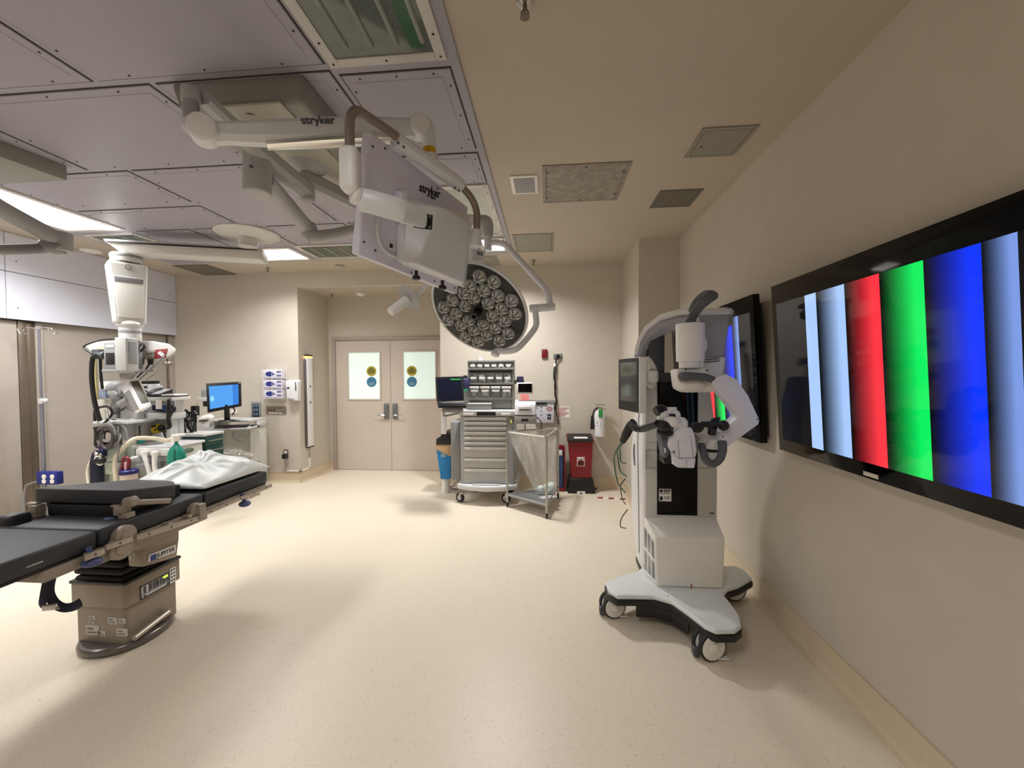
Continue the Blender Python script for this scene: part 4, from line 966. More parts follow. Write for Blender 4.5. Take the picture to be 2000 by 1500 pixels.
# back housing with its chamfered hood
def hull(base, top, hgt, name, mt, bev):
    m = MB(); m.hexa([mq(*b, 0) for b in base]+[mq(*t, hgt) for t in top], bev, seg=3); return m.build(name, mt, rt)
def muvn(px, py, n):
    p = PP(px, py, ctr+nz*n, nz)-nz*n; d = p-BLc; a = BRc-BLc; b = TLc-BLc
    aa, bb, ab_ = a.dot(a), b.dot(b), a.dot(b); da, db = d.dot(a), d.dot(b); D_ = aa*bb-ab_*ab_
    return (da*bb-db*ab_)/D_, (db*aa-da*ab_)/D_
hb = [muv(786, 523), muv(910, 572), muv(926, 428), muv(775, 385)]
hh_ = .10
htp = [muvn(815, 520, hh_), muvn(898, 548, hh_), muvn(918, 440, hh_), muvn(852, 402, hh_)]
hull([muv(783, 520), muv(909, 563), muv(925, 420), muv(776, 378)], [muvn(790, 500, .05), muvn(905, 560, .05), muvn(918, 425, .05), muvn(780, 388, .05)], .05, 'rear_housing', BOOM, .01)
hs = hull([muvn(782, 512, .03), muvn(905, 562, .03), muvn(917, 424, .03), muvn(783, 392, .03)], [muvn(815, 516, .125), muvn(906, 555, .125), muvn(921, 436, .125), muvn(861, 402, .125)], .125, 'rear_hood', BOOM, .012)
m = MB(); a_, b_ = muvn(768, 374, .03), muvn(782, 374, .03)
m.extr([mq(*muvn(769, 373, .0), 0), mq(*muvn(783, 373, 0), 0), mq(*muvn(781, 428, 0), 0), mq(*muvn(765, 428, 0), 0)], nz*.05, .008, seg=3); m.build('arm_mount', mat('monitor_lilac', (222, 221, 238), .42), rt)
# ridge on the left of the back
m = MB(); m.tube([mq(*muv(742, 412), .0), mq(*muv(735, 440), .006), mq(*muv(738, 470), .006), mq(*muv(752, 492), .006), mq(*muv(775, 503), .0)], .008, 10); m.build('cable_ridge', BOOM, dp)
m = MB(); m.extr([mq(*muv(756, 470), .0), mq(*muv(770, 473), .0), mq(*muv(770, 492), .0), mq(*muv(757, 488), .0)], nz*.006, .002)
pnl = m.build('port_panel', BOOM, dp)
m = MB(); m.extr([mq(*muv(759, 475), .0), mq(*muv(765, 476), .0), mq(*muv(764.5, 485), .0), mq(*muv(758.5, 483), .0)], nz*.008); m.build('port_socket', BLACK, pnl)
a, b = muv(820, 366), muv(858, 380)
pA, pB = mq(*a, .002), mq(*b, .002); M = face_M((pA+pB)/2, pB-pA, ey)
text('stryker', 'lettering', M, .056, INK, dp, .0005, .0012)
M2 = face_M(mq(*muv(845, 386), .002), pB-pA, ey); text('Vision', 'lettering', M2, .02, INK, dp, .0004, .0004)
# gimbal arm from left housing to the hood slot
m = MB(); m.beam([PD(704, 391, 1.60), PD(720, 393, 1.6), PD(772, 408, 1.62), PD(784, 412, 1.63), PD(812, 424, 1.70), PD(828, 430, 1.74)], [.05, .05, .05, .05, .04, .035], [.084, .086, .086, .086, .072, .066], up=ey); m.build('gimbal_arm', BOOM, rt)
m = MB(); m.extr([PD(826, 416, 1.73), PD(846, 420, 1.775), PD(844, 449, 1.775), PD(825, 445, 1.73)], -nz*.05, .002); sl = m.build('hood_slot', BLACK, rt)
m = MB()
for px, py in ((830, 421), (838, 423), (830, 440), (838, 443)): a = PD(px, py, 1.735+(px-828)*.002); m.cyl(a, a+nz*.006, .005, n=10)
m.build('slot_bolt', STEEL, sl)
lh_t, lh_b = PD(683, 287, 1.56), PD(686, 378, 1.58)
m = MB(); rot = Matrix((RT, W, UP)).transposed(); cc = (lh_t+lh_b)/2; m.box(cc, (.072, .075, (lh_t-lh_b).length), Matrix((_r, Vector((-_r.y, _r.x, 0)), Vector((0, 0, 1)))).transposed(), .022, 4)
m.cyl(PD(688, 377, 1.58), PD(702, 384, 1.6), .037, n=28, bev=.008); m.build('side_housing', WHITE, rt)
# hoop tube and sleeve
HOOP = mat('hoop_taupe', (146, 132, 124), .35, .4)
m = MB(); m.tube([PD(683, 290, 1.56), PD(683, 250, 1.57), PD(684, 232, 1.575), PD(690, 219, 1.59), PD(702, 218, 1.61), PD(720, 229, 1.65), PD(760, 256, 1.75), PD(785, 275, 1.80)], .0185, 16); m.build('hoop_tube', HOOP, rt); m = MB(); m.tube([PD(885, 352, 2.08), PD(905, 368, 2.14), PD(920, 386, 2.18), PD(929, 405, 2.21), PD(932, 425, 2.22), PD(931, 450, 2.22)], .0185, 16); m.build('hoop_tube', HOOP, rt)
m = MB(); m.beam([PD(772, 272, 1.785), PD(900, 362, 2.12)], .065, .062, up=ey+nz*.9); sv = m.build('hoop_sleeve', BOOM, rt)
m = MB()
for px, py, D in ((777, 279, 1.75), (788, 287, 1.78), (888, 367, 2.06), (896, 372, 2.08)): a = PD(px, py, D); m.cyl(a, a+nz*.004, .006, n=10)
m.build('sleeve_screw', DGREY, sv)
m = MB(); m.cyl(PD(931, 449, 2.22), PD(929, 482, 2.22), .03, n=24, bev=.006); m.build('hoop_end', BOOM, rt)
m = MB(); m.extr([mq(*muv(921, 486), -.02), mq(*muv(946, 489), -.02), mq(*muv(943, 512), -.02), mq(*muv(920, 508), -.02)], nz*.03, .003); lb = m.build('connector_panel', BOOM, rt)
m = MB()
for i in range(3):
    a = PD(933+i*4, 494+i*1, 2.16); m.box(a, (.006, .006, .02))
m.build('connector_print', INK, lb)
m = MB()
for px, py in ((813, 541), (864, 560)):
    a = PD(px, py, 1.95); m.cyl(a+UP*.03, a-UP*.012, .008, n=12); m.lathe([(0, -.012), (.018, -.012), (.02, 0), (.012, .008), (.0, .01)], Matrix.Translation(a), 16)
m.build('thumb_screw', BLACK, rt)
# sterile handle below
a, b = PD(833, 556, 1.98), PD(806, 584, 2.0)
m = MB(); m.tube([a, (a+b)/2, b], .011, 10); m.build('handle_stem', BOOM, rt)
ax2 = (PD(768, 608, 1.92)-PD(806, 580, 2.0)).normalized()
c0 = PD(800, 582, 1.99)
m = MB(); M = Matrix.Translation(c0) @ ax2.to_track_quat('Z', 'Y').to_matrix().to_4x4(); m.lathe([(0, -.006), (.066, -.004), (.069, 0), (.066, .004), (0, .006)], M, 40); hd_ = m.build('handle_guard', BOOMD, rt)
m = MB(); m.cyl(c0+ax2*.02, c0+ax2*.135, .023, .021, 24, bev=.005); m.build('handle_grip', WHITE, rt)
m = MB(); n_ = -ax2; M3 = Matrix.Translation(c0-ax2*.007) @ ax2.to_track_quat('Z', 'Y').to_matrix().to_4x4(); pts = [M3 @ Vector((.02*math.cos(t_), .02*math.sin(t_), 0)) for t_ in [i*.35 for i in range(10)]]; m.tube(pts, .004, 6); m.build('guard_slot', BLACK, hd_)

# ---- surgical lamp
rt = thing('surgical_lamp', 'round black-faced surgical lamp with many clear lenses on a curved grey yoke', 'surgical lamp', PD(935, 603, 2.72))
zl = PD(600, 372, SPD).z-.0
kn = PD(503, 306, 2.22); zk = kn.z
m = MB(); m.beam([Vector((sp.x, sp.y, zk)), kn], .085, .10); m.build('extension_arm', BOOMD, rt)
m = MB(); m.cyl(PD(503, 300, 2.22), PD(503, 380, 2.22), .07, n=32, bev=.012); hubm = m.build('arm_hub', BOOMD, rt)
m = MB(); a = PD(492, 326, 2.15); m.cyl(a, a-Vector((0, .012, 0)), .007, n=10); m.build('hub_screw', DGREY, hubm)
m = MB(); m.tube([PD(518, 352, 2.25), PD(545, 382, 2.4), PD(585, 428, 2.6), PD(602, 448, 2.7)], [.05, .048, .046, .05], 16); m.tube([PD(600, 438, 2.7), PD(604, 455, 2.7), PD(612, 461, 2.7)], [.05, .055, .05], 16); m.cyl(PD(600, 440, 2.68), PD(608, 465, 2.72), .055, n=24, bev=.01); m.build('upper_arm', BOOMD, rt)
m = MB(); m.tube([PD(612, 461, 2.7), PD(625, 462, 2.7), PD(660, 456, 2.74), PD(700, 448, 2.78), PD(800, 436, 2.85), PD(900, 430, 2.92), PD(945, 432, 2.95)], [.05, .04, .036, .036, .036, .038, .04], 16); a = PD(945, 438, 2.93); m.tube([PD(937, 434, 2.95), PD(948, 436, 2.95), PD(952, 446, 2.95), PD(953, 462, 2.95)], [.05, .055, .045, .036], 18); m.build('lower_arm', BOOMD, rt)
m = MB(); m.cyl(PD(953, 455, 2.95), PD(953, 490, 2.95), .028, n=20, bev=.006); m.tube([PD(957, 474, 2.95), PD(972, 474, 2.93), PD(988, 479, 2.90), PD(1003, 495, 2.88), PD(1042, 538, 2.82), PD(1064, 562, 2.78), PD(1072, 580, 2.77), PD(1074, 602, 2.77)], .022, 14); m.build('yoke_upper', BOOM, rt)
m = MB(); m.cyl(PD(1034, 603, 2.77), PD(1084, 599, 2.77), .027, n=24, bev=.006); jc = m.build('yoke_joint', BOOM, rt)
m = MB(); a = PD(1062, 602, 2.735); m.box(a, (.05, .006, .022), rz(.09), .002); m.build('joint_label', WHITE, jc)
m = MB(); m.tube([PD(1045, 606, 2.77), PD(1047, 622, 2.77), PD(1047, 635, 2.77), PD(1040, 648, 2.76), PD(1020, 672, 2.72), PD(1006, 683, 2.70), PD(990, 686, 2.72), PD(968, 685, 2.75)], .021, 14); m.cyl(PD(969, 686, 2.75), PD(966, 695, 2.74), .03, n=20, bev=.008); m.build('yoke_lower', BOOM, rt)
cL = PD(935.0, 605.5, 2.72); view = (cL-CAM).normalized()
rgt = view.cross(Vector((0, 0, 1))).normalized(); upv = rgt.cross(view)
tl = R(41); nL = (-rgt*.595*math.sin(tl)-upv*.80*math.sin(tl)-view*math.cos(tl)).normalized()
tz = nL.to_track_quat('Z', 'Y').to_matrix().to_4x4(); ML = Matrix.Translation(cL) @ tz
RL = .348
m = MB(); m.lathe([(0, -.085), (.12, -.085), (.2, -.07), (RL*.93, -.03), (RL*1.0, -.008), (RL*1.0, .004), (RL*.965, .008), (RL*.95, .002), (RL*.95, -.01), (0, -.012)], ML, 72); lhd = m.build('lamp_head', BOOM, rt)
m = MB(); m.lathe([(0, -.004), (RL*.94, -.004), (RL*.955, .003), (RL*.88, .004), (0, .004)], ML, 72); m.build('lamp_face', mat('lamp_face_grey', (38, 40, 42), .35), lhd)
LENS = mat('clear_lens', (206, 208, 206), .07, .2, var=.2, vscale=40, coat=1)
LENSR = mat('lens_ring', (84, 88, 88), .2, .4)
gid = Matrix.Rotation(.15, 4, 'Z')
def lens(x, y, r):
    M = ML @ Matrix.Translation((x, y, .004)); m = MB()
    m.lathe([(r*1.0, 0), (r*1.0, .01), (r*.93, .022), (r*.72, .037), (r*.4, .046), (r*.16, .048), (.0, .046)], M, 14); o = m.build('lens', LENS, lhd)
    m = MB()
    for k in range(7):
        a = 2*math.pi*k/7+x*9; m.tube([M @ Vector((r*f*math.cos(a), r*f*math.sin(a), zz)) for f, zz in ((.25, .05), (.6, .044), (.9, .028))], .0028, 5, smooth=False)
    m.cyl(M @ Vector((0, 0, .04)), M @ Vector((0, 0, .052)), r*.2, n=10)
    m.build('lens_facet', LENSR, o)
LP_ = [(1153,745),(1283,795),(1068,830),(1193,870),(1320,920),(1445,965),(1105,940),(1232,990),(1355,1040),(1478,1085),(1025,1010),(905,960),(825,1025),(940,1080),(865,1140),(985,1190),(1270,1105),(1385,1150),(1105,1235),(1190,1185),(1300,1215),(1415,1265),(1025,1295),(1220,1280),(1335,1330),(1140,1340),(1010,895),(1055,1150)]
MLi = ML.inverted()
for px, py in LP_:
    p = MLi @ PP(690+px/4.6875, 380+(py+12)/4.6875, cL+nL*.02, nL); lens(p.x, p.y, .047)
m = MB(); m.lathe([(0, .02), (.064, .02), (.066, .004), (.066, 0)], ML, 32); m.lathe([(.03, .02), (.03, .06), (.026, .06)], ML, 24); m.build('centre_socket', BLACK, lhd)
m = MB(); m.lathe([(.02, .02), (.024, .075), (.022, .085), (.016, .085), (.016, .05), (0, .05)], ML, 24); m.build('handle_core', mat('core_grey', (90, 90, 92), .3, .5), lhd)

# ---- second boom at the left edge of the frame
rt = thing('boom_canopy', 'grey ceiling canopy and jointed boom arm cut off by the left edge', 'ceiling mount', P(60, 300, z=H-.012))
c0_, c1_ = P(133, 316, z=H-.012), P(0, 262, z=H-.012)
m = MB(); zc = 3.0-.02
a, b = P(133, 354, z=zc), P(0, 312, z=zc)
x1_, ylo, yhi = a.x, P(0, 312, z=zc).y-.35, a.y
m.hexa([(x1_-.75, ylo, zc), (b.x+.0, ylo, zc), (a.x, yhi, zc), (x1_-.75, yhi, zc), (x1_-.75, ylo, H-.012), (b.x, ylo, H-.012), (a.x, yhi, H-.012), (x1_-.75, yhi, H-.012)], .012); m.build('canopy_shell', mat('canopy_grey', (146, 146, 140), .5), rt)
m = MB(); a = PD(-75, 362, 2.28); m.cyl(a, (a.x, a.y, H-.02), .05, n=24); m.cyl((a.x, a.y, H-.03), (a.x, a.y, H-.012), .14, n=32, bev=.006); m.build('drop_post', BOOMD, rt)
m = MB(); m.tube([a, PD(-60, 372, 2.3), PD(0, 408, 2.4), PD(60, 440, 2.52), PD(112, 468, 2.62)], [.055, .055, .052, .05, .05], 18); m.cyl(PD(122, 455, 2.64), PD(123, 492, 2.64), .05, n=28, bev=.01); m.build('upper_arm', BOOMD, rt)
m = MB(); m.tube([PD(126, 482, 2.64), PD(108, 481, 2.62), PD(92, 480, 2.6), PD(78, 485, 2.58), PD(40, 487, 2.5), PD(-60, 488, 2.4), PD(-150, 488, 2.3)], [.045, .05, .045, .032, .03, .03, .03], 18); m.ball(PD(-150, 488, 2.3), .05); m.build('lower_arm', MGREY, rt)

# ================================================================== ALONG THE FAR WALL
def wb(mb, p0, p1, y, dep, bev=.004, m=0):
    x0, x1, z0, z1 = rect(p0, p1, y); return mb.bb(x0, x1, y, y+dep, z0, z1, bev, m)
def simple(name, parts, label, cat, base, group=None):
    rt = thing(name, label, cat, base, group); return rt

# ---- supply cart
yc_ = 4.93
p = P(945, 960, y=yc_)
rt = thing('supply_cart', 'grey wheeled supply cart with eight drawers below the tiered bin rack', 'medical cart', (p.x, yc_+.3, 0))
m = MB(); wb(m, (899, 812), (1003, 946), yc_, .55, .01)
crt = m.build('cart_body', CARTG, rt)
m = MB(); wb(m, (880, 824), (899, 938), yc_+.06, .45, .02); sc_ = m.build('side_cabinet', CARTD, rt)
m = MB(); wb(m, (882, 852), (898, 893), yc_+.055, .01, .002); m.build('side_insert', MGREY, sc_)
m = MB(); wb(m, (990, 812), (1003, 946), yc_-.012, .1, .006); m.build('corner_post', mat('post_grey', (150, 152, 152), .42), rt)
m = MB(); wb(m, (897, 802), (1006, 813), yc_-.03, .6, .012); tp = m.build('cart_top', mat('top_grey', (190, 190, 188), .4), rt)
m = MB(); wb(m, (931, 804.5), (968, 812), yc_-.034, .02, .003); m.build('tray_slot', BLACK, tp)
m = MB(); wb(m, (905, 807), (924, 811), yc_-.034, .02, .003); m.build('top_grip', WHITE, tp)
m = MB(); wb(m, (979, 807), (997, 811), yc_-.034, .02, .003); m.build('top_grip', WHITE, tp)
dr = [(814, 822), (823.5, 832), (833, 842), (843, 851.5), (852.5, 861.5), (862.5, 871.5), (872.5, 894), (895, 914.5), (915.5, 944)]
for i, (a, b) in enumerate(dr):
    m = MB(); wb(m, (905.5, a), (990, b), yc_-.012, .05, .003); d = m.build('drawer', mat('drawer_front', (178, 177, 173), .42), rt)
    m = MB(); wb(m, (906, a+1.2), (990, a+6.4 if i > 5 else min(b-.8, a+6)), yc_-.03, .03, .006); h_ = m.build('drawer_pull', DRAWM, d)
    if 4 <= i: 
        m = MB(); wb(m, (908, a+2), (919, a+5.4), yc_-.0315, .004, .001); m.build('pull_label', mat('label_grey', (214, 212, 208), .6), h_)
m = MB()
x0, x1, z0, z1 = rect((892, 944), (1009, 957), yc_-.05)
m.prism([(x0, 0), (x1, 0), (x1, -.12), (x1-.15, -.2), ((x0+x1)/2, -.24), (x0+.15, -.2), (x0, -.12)], z0, z1-.02, Matrix.Translation((0, yc_+.1, 0)), .012, seg=3)
m.bb(x0, x1, yc_+.08, yc_+.55, z0, z1, .012); bt = m.build('base_bumper', mat('bumper_white', (206, 208, 210), .42), rt)
m = MB(); m.bb(x0+.2, x1-.2, yc_-.09, yc_+.06, z1-.019, z1-.012, .003); m.build('tray_recess', mat('tray_grey', (176, 178, 180), .45), bt)
for px, yy in ((898, yc_+.02), (988, yc_+.02), (915, yc_+.48), (990, yc_+.48)):
    x = P(px, 970, y=yc_).x; ax_ = Vector((.5, .87, 0)); c_ = Vector((x, yy, .062)); m = MB(); m.cyl(c_-ax_*.016, c_+ax_*.016, .062, n=28, bev=.008); cs = m.build('caster', RUBBER, rt)
    m = MB(); m.cyl(c_-ax_*.019, c_+ax_*.019, .032, n=20); m.box((x+.02, yy, .118), (.06, .06, .022), bev=.006); r_ = Matrix.Rotation(-.52, 3, 'Z')
    for s_ in (-1, 1): m.box(c_+ax_*.022*s_+Vector((.012, -.004, .025)), (.03, .004, .08), r_, .001)
    m.build('caster_fork', STEEL, cs)
m = MB(); a = P(997.5, 814, y=yc_-.013); m.cyl(a+Vector((0, -.006, 0)), a+Vector((0, .006, 0)), .01, n=14); m.build('key_lock', BLACK, rt)
m = MB(); a = P(998, 821, y=yc_-.02); m.tube([a+Vector((0, 0, .03)), a, a+Vector((.01, -.004, -.03))], .004, 6); m.ball(a+Vector((.004, -.006, -.02)), (.016, .008, .022)); m.build('key_tag', mat('tag_yellow', (206, 196, 90), .5), rt)

# ---- tiered bin rack on the cart
yb_ = 5.06
base = P(960, 802, y=yb_)
rk = thing('bin_rack', 'grey tiered rack of clear bins standing on the supply cart', 'bin rack', (base.x, yb_+.12, base.z))
m = MB(); wb(m, (914, 703), (1002, 797), yb_+.16, .02, .002); wb(m, (914, 703), (917, 797.5), yb_+.02, .16, .002); wb(m, (1000, 703), (1004, 797.5), yb_+.02, .16, .002)
for y_ in (704, 719, 748, 777): wb(m, (914, y_), (1003, y_+3.5), yb_, .17, .003)
wb(m, (916, 780), (1001, 798), yb_+.05, .1, .003); m.build('rack_frame', mat('rack_grey', (150, 150, 146), .4, .3), rk)
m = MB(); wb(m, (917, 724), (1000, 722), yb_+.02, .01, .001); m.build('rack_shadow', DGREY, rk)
BINM = mat('clear_bin', (176, 180, 180), .15, alpha=.22)
rnd = random.Random(3)
STUFFC = [mat('bin_fill_%s' % n, c, .6, var=.35, vscale=40) for n, c in (('white', (214, 214, 212)), ('grey', (140, 142, 144)), ('dark', (72, 72, 76)), ('pink', (206, 150, 154)))]
def bins(x0p, x1p, yt_p, yb_p, n, fills):
    for k in range(n):
        a = x0p+(x1p-x0p)*k/n+.8; b = x0p+(x1p-x0p)*(k+1)/n-.8
        x0, x1, z0, z1 = rect((a, yt_p), (b, yb_p), yb_)
        m = MB(); tk = .003
        m.extr([(x0, yb_, z0), (x0, yb_-.035, z1-(z1-z0)*.12), (x0, yb_-.035, z1-(z1-z0)*.1), (x0, yb_+.003, z0+.004)], (x1-x0, 0, 0))
        m.bb(x0, x1, yb_, yb_+.15, z0, z0+tk); m.bb(x0, x0+tk, yb_, yb_+.15, z0, z1-.01); m.bb(x1-tk, x1, yb_, yb_+.15, z0, z1-.01)
        bn = m.build('bin', BINM, rk)
        m = MB(); w_ = x1-x0; h_ = z1-z0
        for j in range(4):
            m.box((x0+w_*(.2+.2*j), yb_+.03+rnd.uniform(-.01, .03), z0+h_*rnd.uniform(.25, .5)), (w_*.22, .05, h_*rnd.uniform(.35, .8)), Matrix.Rotation(rnd.uniform(-.7, .7), 3, 'Y'), .006)
        m.build('bin_contents', STUFFC[fills[k]], bn)
        m = MB(); zc = z0+h_*(.42 if n > 4 else .62); m.bb(x0+w_*.14, x1-w_*.14, yb_-.034, yb_-.028, zc-.013, zc+.013)
        if n == 4: m.bb(x0+w_*.02, x1-w_*.02, yb_-.038, yb_-.03, z1-h_*.2, z1-h_*.02, .002)
        m.build('bin_label', PAPER, bn)
bins(917, 1000, 707, 719, 6, (0, 0, 0, 3, 0, 0)); bins(917, 1000, 726, 747, 5, (1, 0, 2, 1, 0)); bins(917, 1000, 754, 777, 4, (1, 1, 2, 1))

# ---- laptop on its side arm
yl = 4.78
a = P(880, 800, y=yl)
lp = thing('laptop', 'open black laptop with a dark screen on the arm left of the supply cart', 'laptop', a)
q0, q1, q2, q3 = P(850, 737, y=yl+.1), P(904, 735, y=yl+.1), P(906, 783, y=yl+.02), P(853, 785, y=yl+.02)
m = MB(); m.extr([q0, q1, q2, q3], (0, .02, .004), .006, seg=3); sc = m.build('screen_lid', BLACK, lp)
r0 = [q0*.93+q2*.07, q1*.93+q3*.07, q2*.92+q0*.08, q3*.92+q1*.08]
m = MB(); m.quad([p_+Vector((0, -.0015, 0)) for p_ in r0]); m.build('screen', mat('laptop_screen', (14, 16, 28), .15, emit=(24, 30, 60), es=.35), sc)
m = MB(); a, b = P(880, 741, y=yl+.09), P(900, 741, y=yl+.09); m.bb(a.x, b.x, a.y-.006, a.y-.004, a.z-.004, a.z+.004); m.build('green_status_bar', mat('screen_green', (60, 220, 90), .4, emit=(60, 230, 90), es=.9), sc)
b0 = P(856, 797, y=yl-.2); m = MB(); fx0, fx1 = P(856, 797, y=yl-.2).x, P(911, 794, y=yl-.2).x
zt1 = (q2.z+q3.z)/2-.005; zf = P(880, 792, y=yl-.2).z
m.hexa([(fx0, yl-.2, zf-.03), (fx1, yl-.2, zf-.03), (q2.x, yl+.03, zt1-.03), (q3.x, yl+.03, zt1-.03), (fx0, yl-.2, zf), (fx1, yl-.2, zf), (q2.x, yl+.03, zt1), (q3.x, yl+.03, zt1)], .005)
kb = m.build('laptop_base', BLACK, lp)
m = MB(); m.hexa([(fx0+.03, yl-.11, zf+.002+(zt1-zf)*.4), (fx1-.03, yl-.11, zf+.002+(zt1-zf)*.4), (q2.x-.02, yl+.01, zt1+.001), (q3.x+.02, yl+.01, zt1+.001), (fx0+.03, yl-.11, zf+.006+(zt1-zf)*.4), (fx1-.03, yl-.11, zf+.006+(zt1-zf)*.4), (q2.x-.02, yl+.01, zt1+.004), (q3.x+.02, yl+.01, zt1+.004)]); m.build('keyboard_area', DGREY, kb)
m = MB(); wb(m, (862, 798), (902, 806), yl-.12, .1, .01); m.tube([P(868, 805, y=yl-.1), P(866, 811, y=yl-.1), P(872, 812, y=yl-.08), P(899, 806, y=yl+.1)], .012, 8); m.build('laptop_arm', mat('arm_grey', (150, 150, 148), .45), rt)
m = MB(); wb(m, (862, 810), (871, 848), yl-.05, .03, .004); m.build('arm_post', WHITE, rt)

# ---- label printer with its little screen
yp = 4.86
a = P(1025, 812, y=yp)
pr_ = thing('label_printer', 'white label printer with a small raised black screen glowing pink below', 'printer', a)
m = MB(); x0, x1, z0, z1 = rect((1005, 782), (1046, 811), yp)
m.prism([(yp, z0), (yp+.22, z0), (yp+.22, z1-.01), (yp+.1, z1), (yp+.02, z0+(z1-z0)*.72)], x0, x1, Matrix(((0, 0, 1, 0), (1, 0, 0, 0), (0, 1, 0, 0), (0, 0, 0, 1))), .012, seg=3); pb = m.build('printer_body', ENAMEL, pr_)
m = MB(); wb(m, (1012, 794), (1037, 805), yp-.004, .02, .004); m.build('front_bezel', mat('bezel_grey', (206, 204, 206), .4), pb)
m = MB(); wb(m, (1014, 799.5), (1034, 801.5), yp-.006, .01, .001); m.build('paper_slot', BLACK, pb)
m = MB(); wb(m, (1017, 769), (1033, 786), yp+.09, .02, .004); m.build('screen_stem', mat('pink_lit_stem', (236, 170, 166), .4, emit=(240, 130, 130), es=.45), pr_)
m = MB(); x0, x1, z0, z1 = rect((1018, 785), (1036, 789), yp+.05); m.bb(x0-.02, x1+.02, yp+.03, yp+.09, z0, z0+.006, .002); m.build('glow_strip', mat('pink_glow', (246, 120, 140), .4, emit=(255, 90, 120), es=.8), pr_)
m = MB(); wb(m, (1009, 747), (1041, 770), yp+.06, .03, .005); sc = m.build('screen_frame', ENAMEL, pr_)
m = MB(); wb(m, (1012, 749.5), (1039, 766.5), yp+.057, .004, .001); m.build('screen', GLOSSB, sc)
m = MB(); wb(m, (1005, 813), (1047, 828), yp+.0, .28, .008); sh_ = m.build('printer_shelf', mat('shelf_grey', (150, 148, 144), .45), rt)
m = MB(); wb(m, (1018, 818), (1032, 823), yp-.003, .02, .001); m.build('shelf_slot', BLACK, sh_)
m = MB(); m.tube([P(1044, 814, y=yp+.1), P(1052, 818, y=yp+.1), P(1057, 826, y=yp+.1), P(1057, 838, y=yp+.1)], .006, 8); m.tube([P(1025, 828, y=yp+.1), P(1026, 840, y=yp+.1)], .006, 8); m.build('printer_cable', BLACK, rt)
m = MB(); wb(m, (1003, 812), (1009, 822), yp+.05, .1, .004); m.build('shelf_arm', CARTD, rt)

# things beside the bin rack
a = P(956, 797, y=5.0); m = MB(); wb(m, (914, 789), (959, 800), 5.0, .05, .004); wb(m, (914, 787.5), (959, 789.5), 4.995, .06, .002, 1); bxs = m.build('supply_box', [mat('box_grey', (150, 150, 150), .5), PAPER], loc=a)
tag(bxs, 'flat grey box lying on top of the cart in front of the bin rack', 'box')
def bottle(px, py0, py1, y, r, mb, mc, label, name='spray_bottle', cat='bottle'):
    lo, hi = P(px, py1, y=y), P(px, py0, y=y); h = hi.z-lo.z
    b = thing(name, label, cat, lo); M = Matrix.Translation(lo)
    m = MB(); m.lathe([(0, 0), (r, 0), (r, h*.6), (r*.85, h*.72), (r*.35, h*.8), (r*.35, h*.84), (0, h*.84)], M, 24); m.build('bottle_body', mb, b)
    m = MB(); m.lathe([(r*.42, h*.8), (r*.42, h*.9), (r*.3, h), (0, h)], M, 18); m.build('bottle_cap', mc, b); return b
bottle(909, 733, 757, 5.1, .07, PURPLE, BLACK, 'purple canister with a black cap left of the bin rack', 'wipes_canister', 'canister')
m = MB(); wb(m, (905, 757), (916, 797), 5.12, .1, .004); s_ = m.build('dispenser_holder', mat('holder_grey', (176, 176, 170), .45), rk)
a = P(909, 757, y=5.1); m = MB(); m.lathe([(0, 0), (.04, 0), (.05, .03), (.035, .06), (0, .062)], Matrix.Translation(P(909, 764, y=5.1)), 20); tag(m.build('mint_cap', MINT, loc=P(909, 764, y=5.1)), 'mint green plastic cap left of the bin rack', 'cap')
m = MB(); wb(m, (1009, 735), (1022, 748), 5.2, .1, .012); tag(m.build('wipes_canister', PURPLE, loc=P(1016, 748, y=5.2)), 'purple canister right of the bin rack above the printer screen', 'canister')
m = MB(); wb(m, (1003, 742), (1024, 750), 5.24, .08, .004); m.build('canister_shelf', mat('holder_grey', (176, 176, 170), .45), rk)
m = MB(); lo = P(938, 704, y=5.2); m.lathe([(0, 0), (.022, 0), (.022, .03), (.015, .036), (.015, .045), (0, .045)], Matrix.Translation(lo), 16); tag(m.build('white_bottle', WHITE, loc=lo), 'small white bottle on the very top of the bin rack', 'bottle')

# ---- wall-side items
yw = YF
def plate(name, a, b, mm_, label, cat, dep=.012, bev=.003):
    x0, x1, z0, z1 = rect(a, b, yw-dep); m = MB(); m.bb(x0, x1, yw-dep, yw, z0, z1, bev)
    o = m.build(name, mm_, loc=((x0+x1)/2, yw, (z0+z1)/2)); return tag(o, label, cat), (x0, x1, z0, z1)
plate('alarm_plate', (1058, 682), (1069, 699), mat('alarm_red', (112, 14, 24), .4), 'small dark red rectangular plate on the far wall', 'alarm', .03, .004)
o, (x0, x1, z0, z1) = plate('power_outlet', (1081, 691), (1098, 701), mat('outlet_grey', (116, 116, 118), .45), 'grey wall outlet with a hanging black cord, right of the red plate', 'outlet')
m = MB(); m.cyl(((x0+x1)/2, yw-.05, (z0+z1)/2), ((x0+x1)/2, yw-.01, (z0+z1)/2), .028, n=20, bev=.005); m.build('socket', BLACK, o)
rnd = random.Random(11)
def cord(pts, r, mm_, label=None, name='hanging_lead', parent=None):
    m = MB(); m.tube(pts, r, 8)
    if parent: return m.build(name, mm_, parent)
    return tag(m.build(name, mm_, loc=pts[-1]), label, 'cord')
yk = yw-.03
pc = cord([P(1089, 696, y=yk-.02), P(1086, 706, y=yk), P(1083, 720, y=yk), P(1082, 736, y=yk), P(1085, 752, y=yk), P(1084, 770, y=yk), P(1087, 785, y=yk), P(1083, 800, y=yk)], .011, BLACK, 'black power cord hanging from the grey outlet on the far wall')
cord([P(1086, 706, y=yk), P(1086, 730, y=yk), P(1083, 755, y=yk), P(1086, 775, y=yk), P(1086, 803, y=yk), P(1090, 818, y=yk), P(1091, 829, y=yk)], .007, BLACK, name='second_strand', parent=pc)
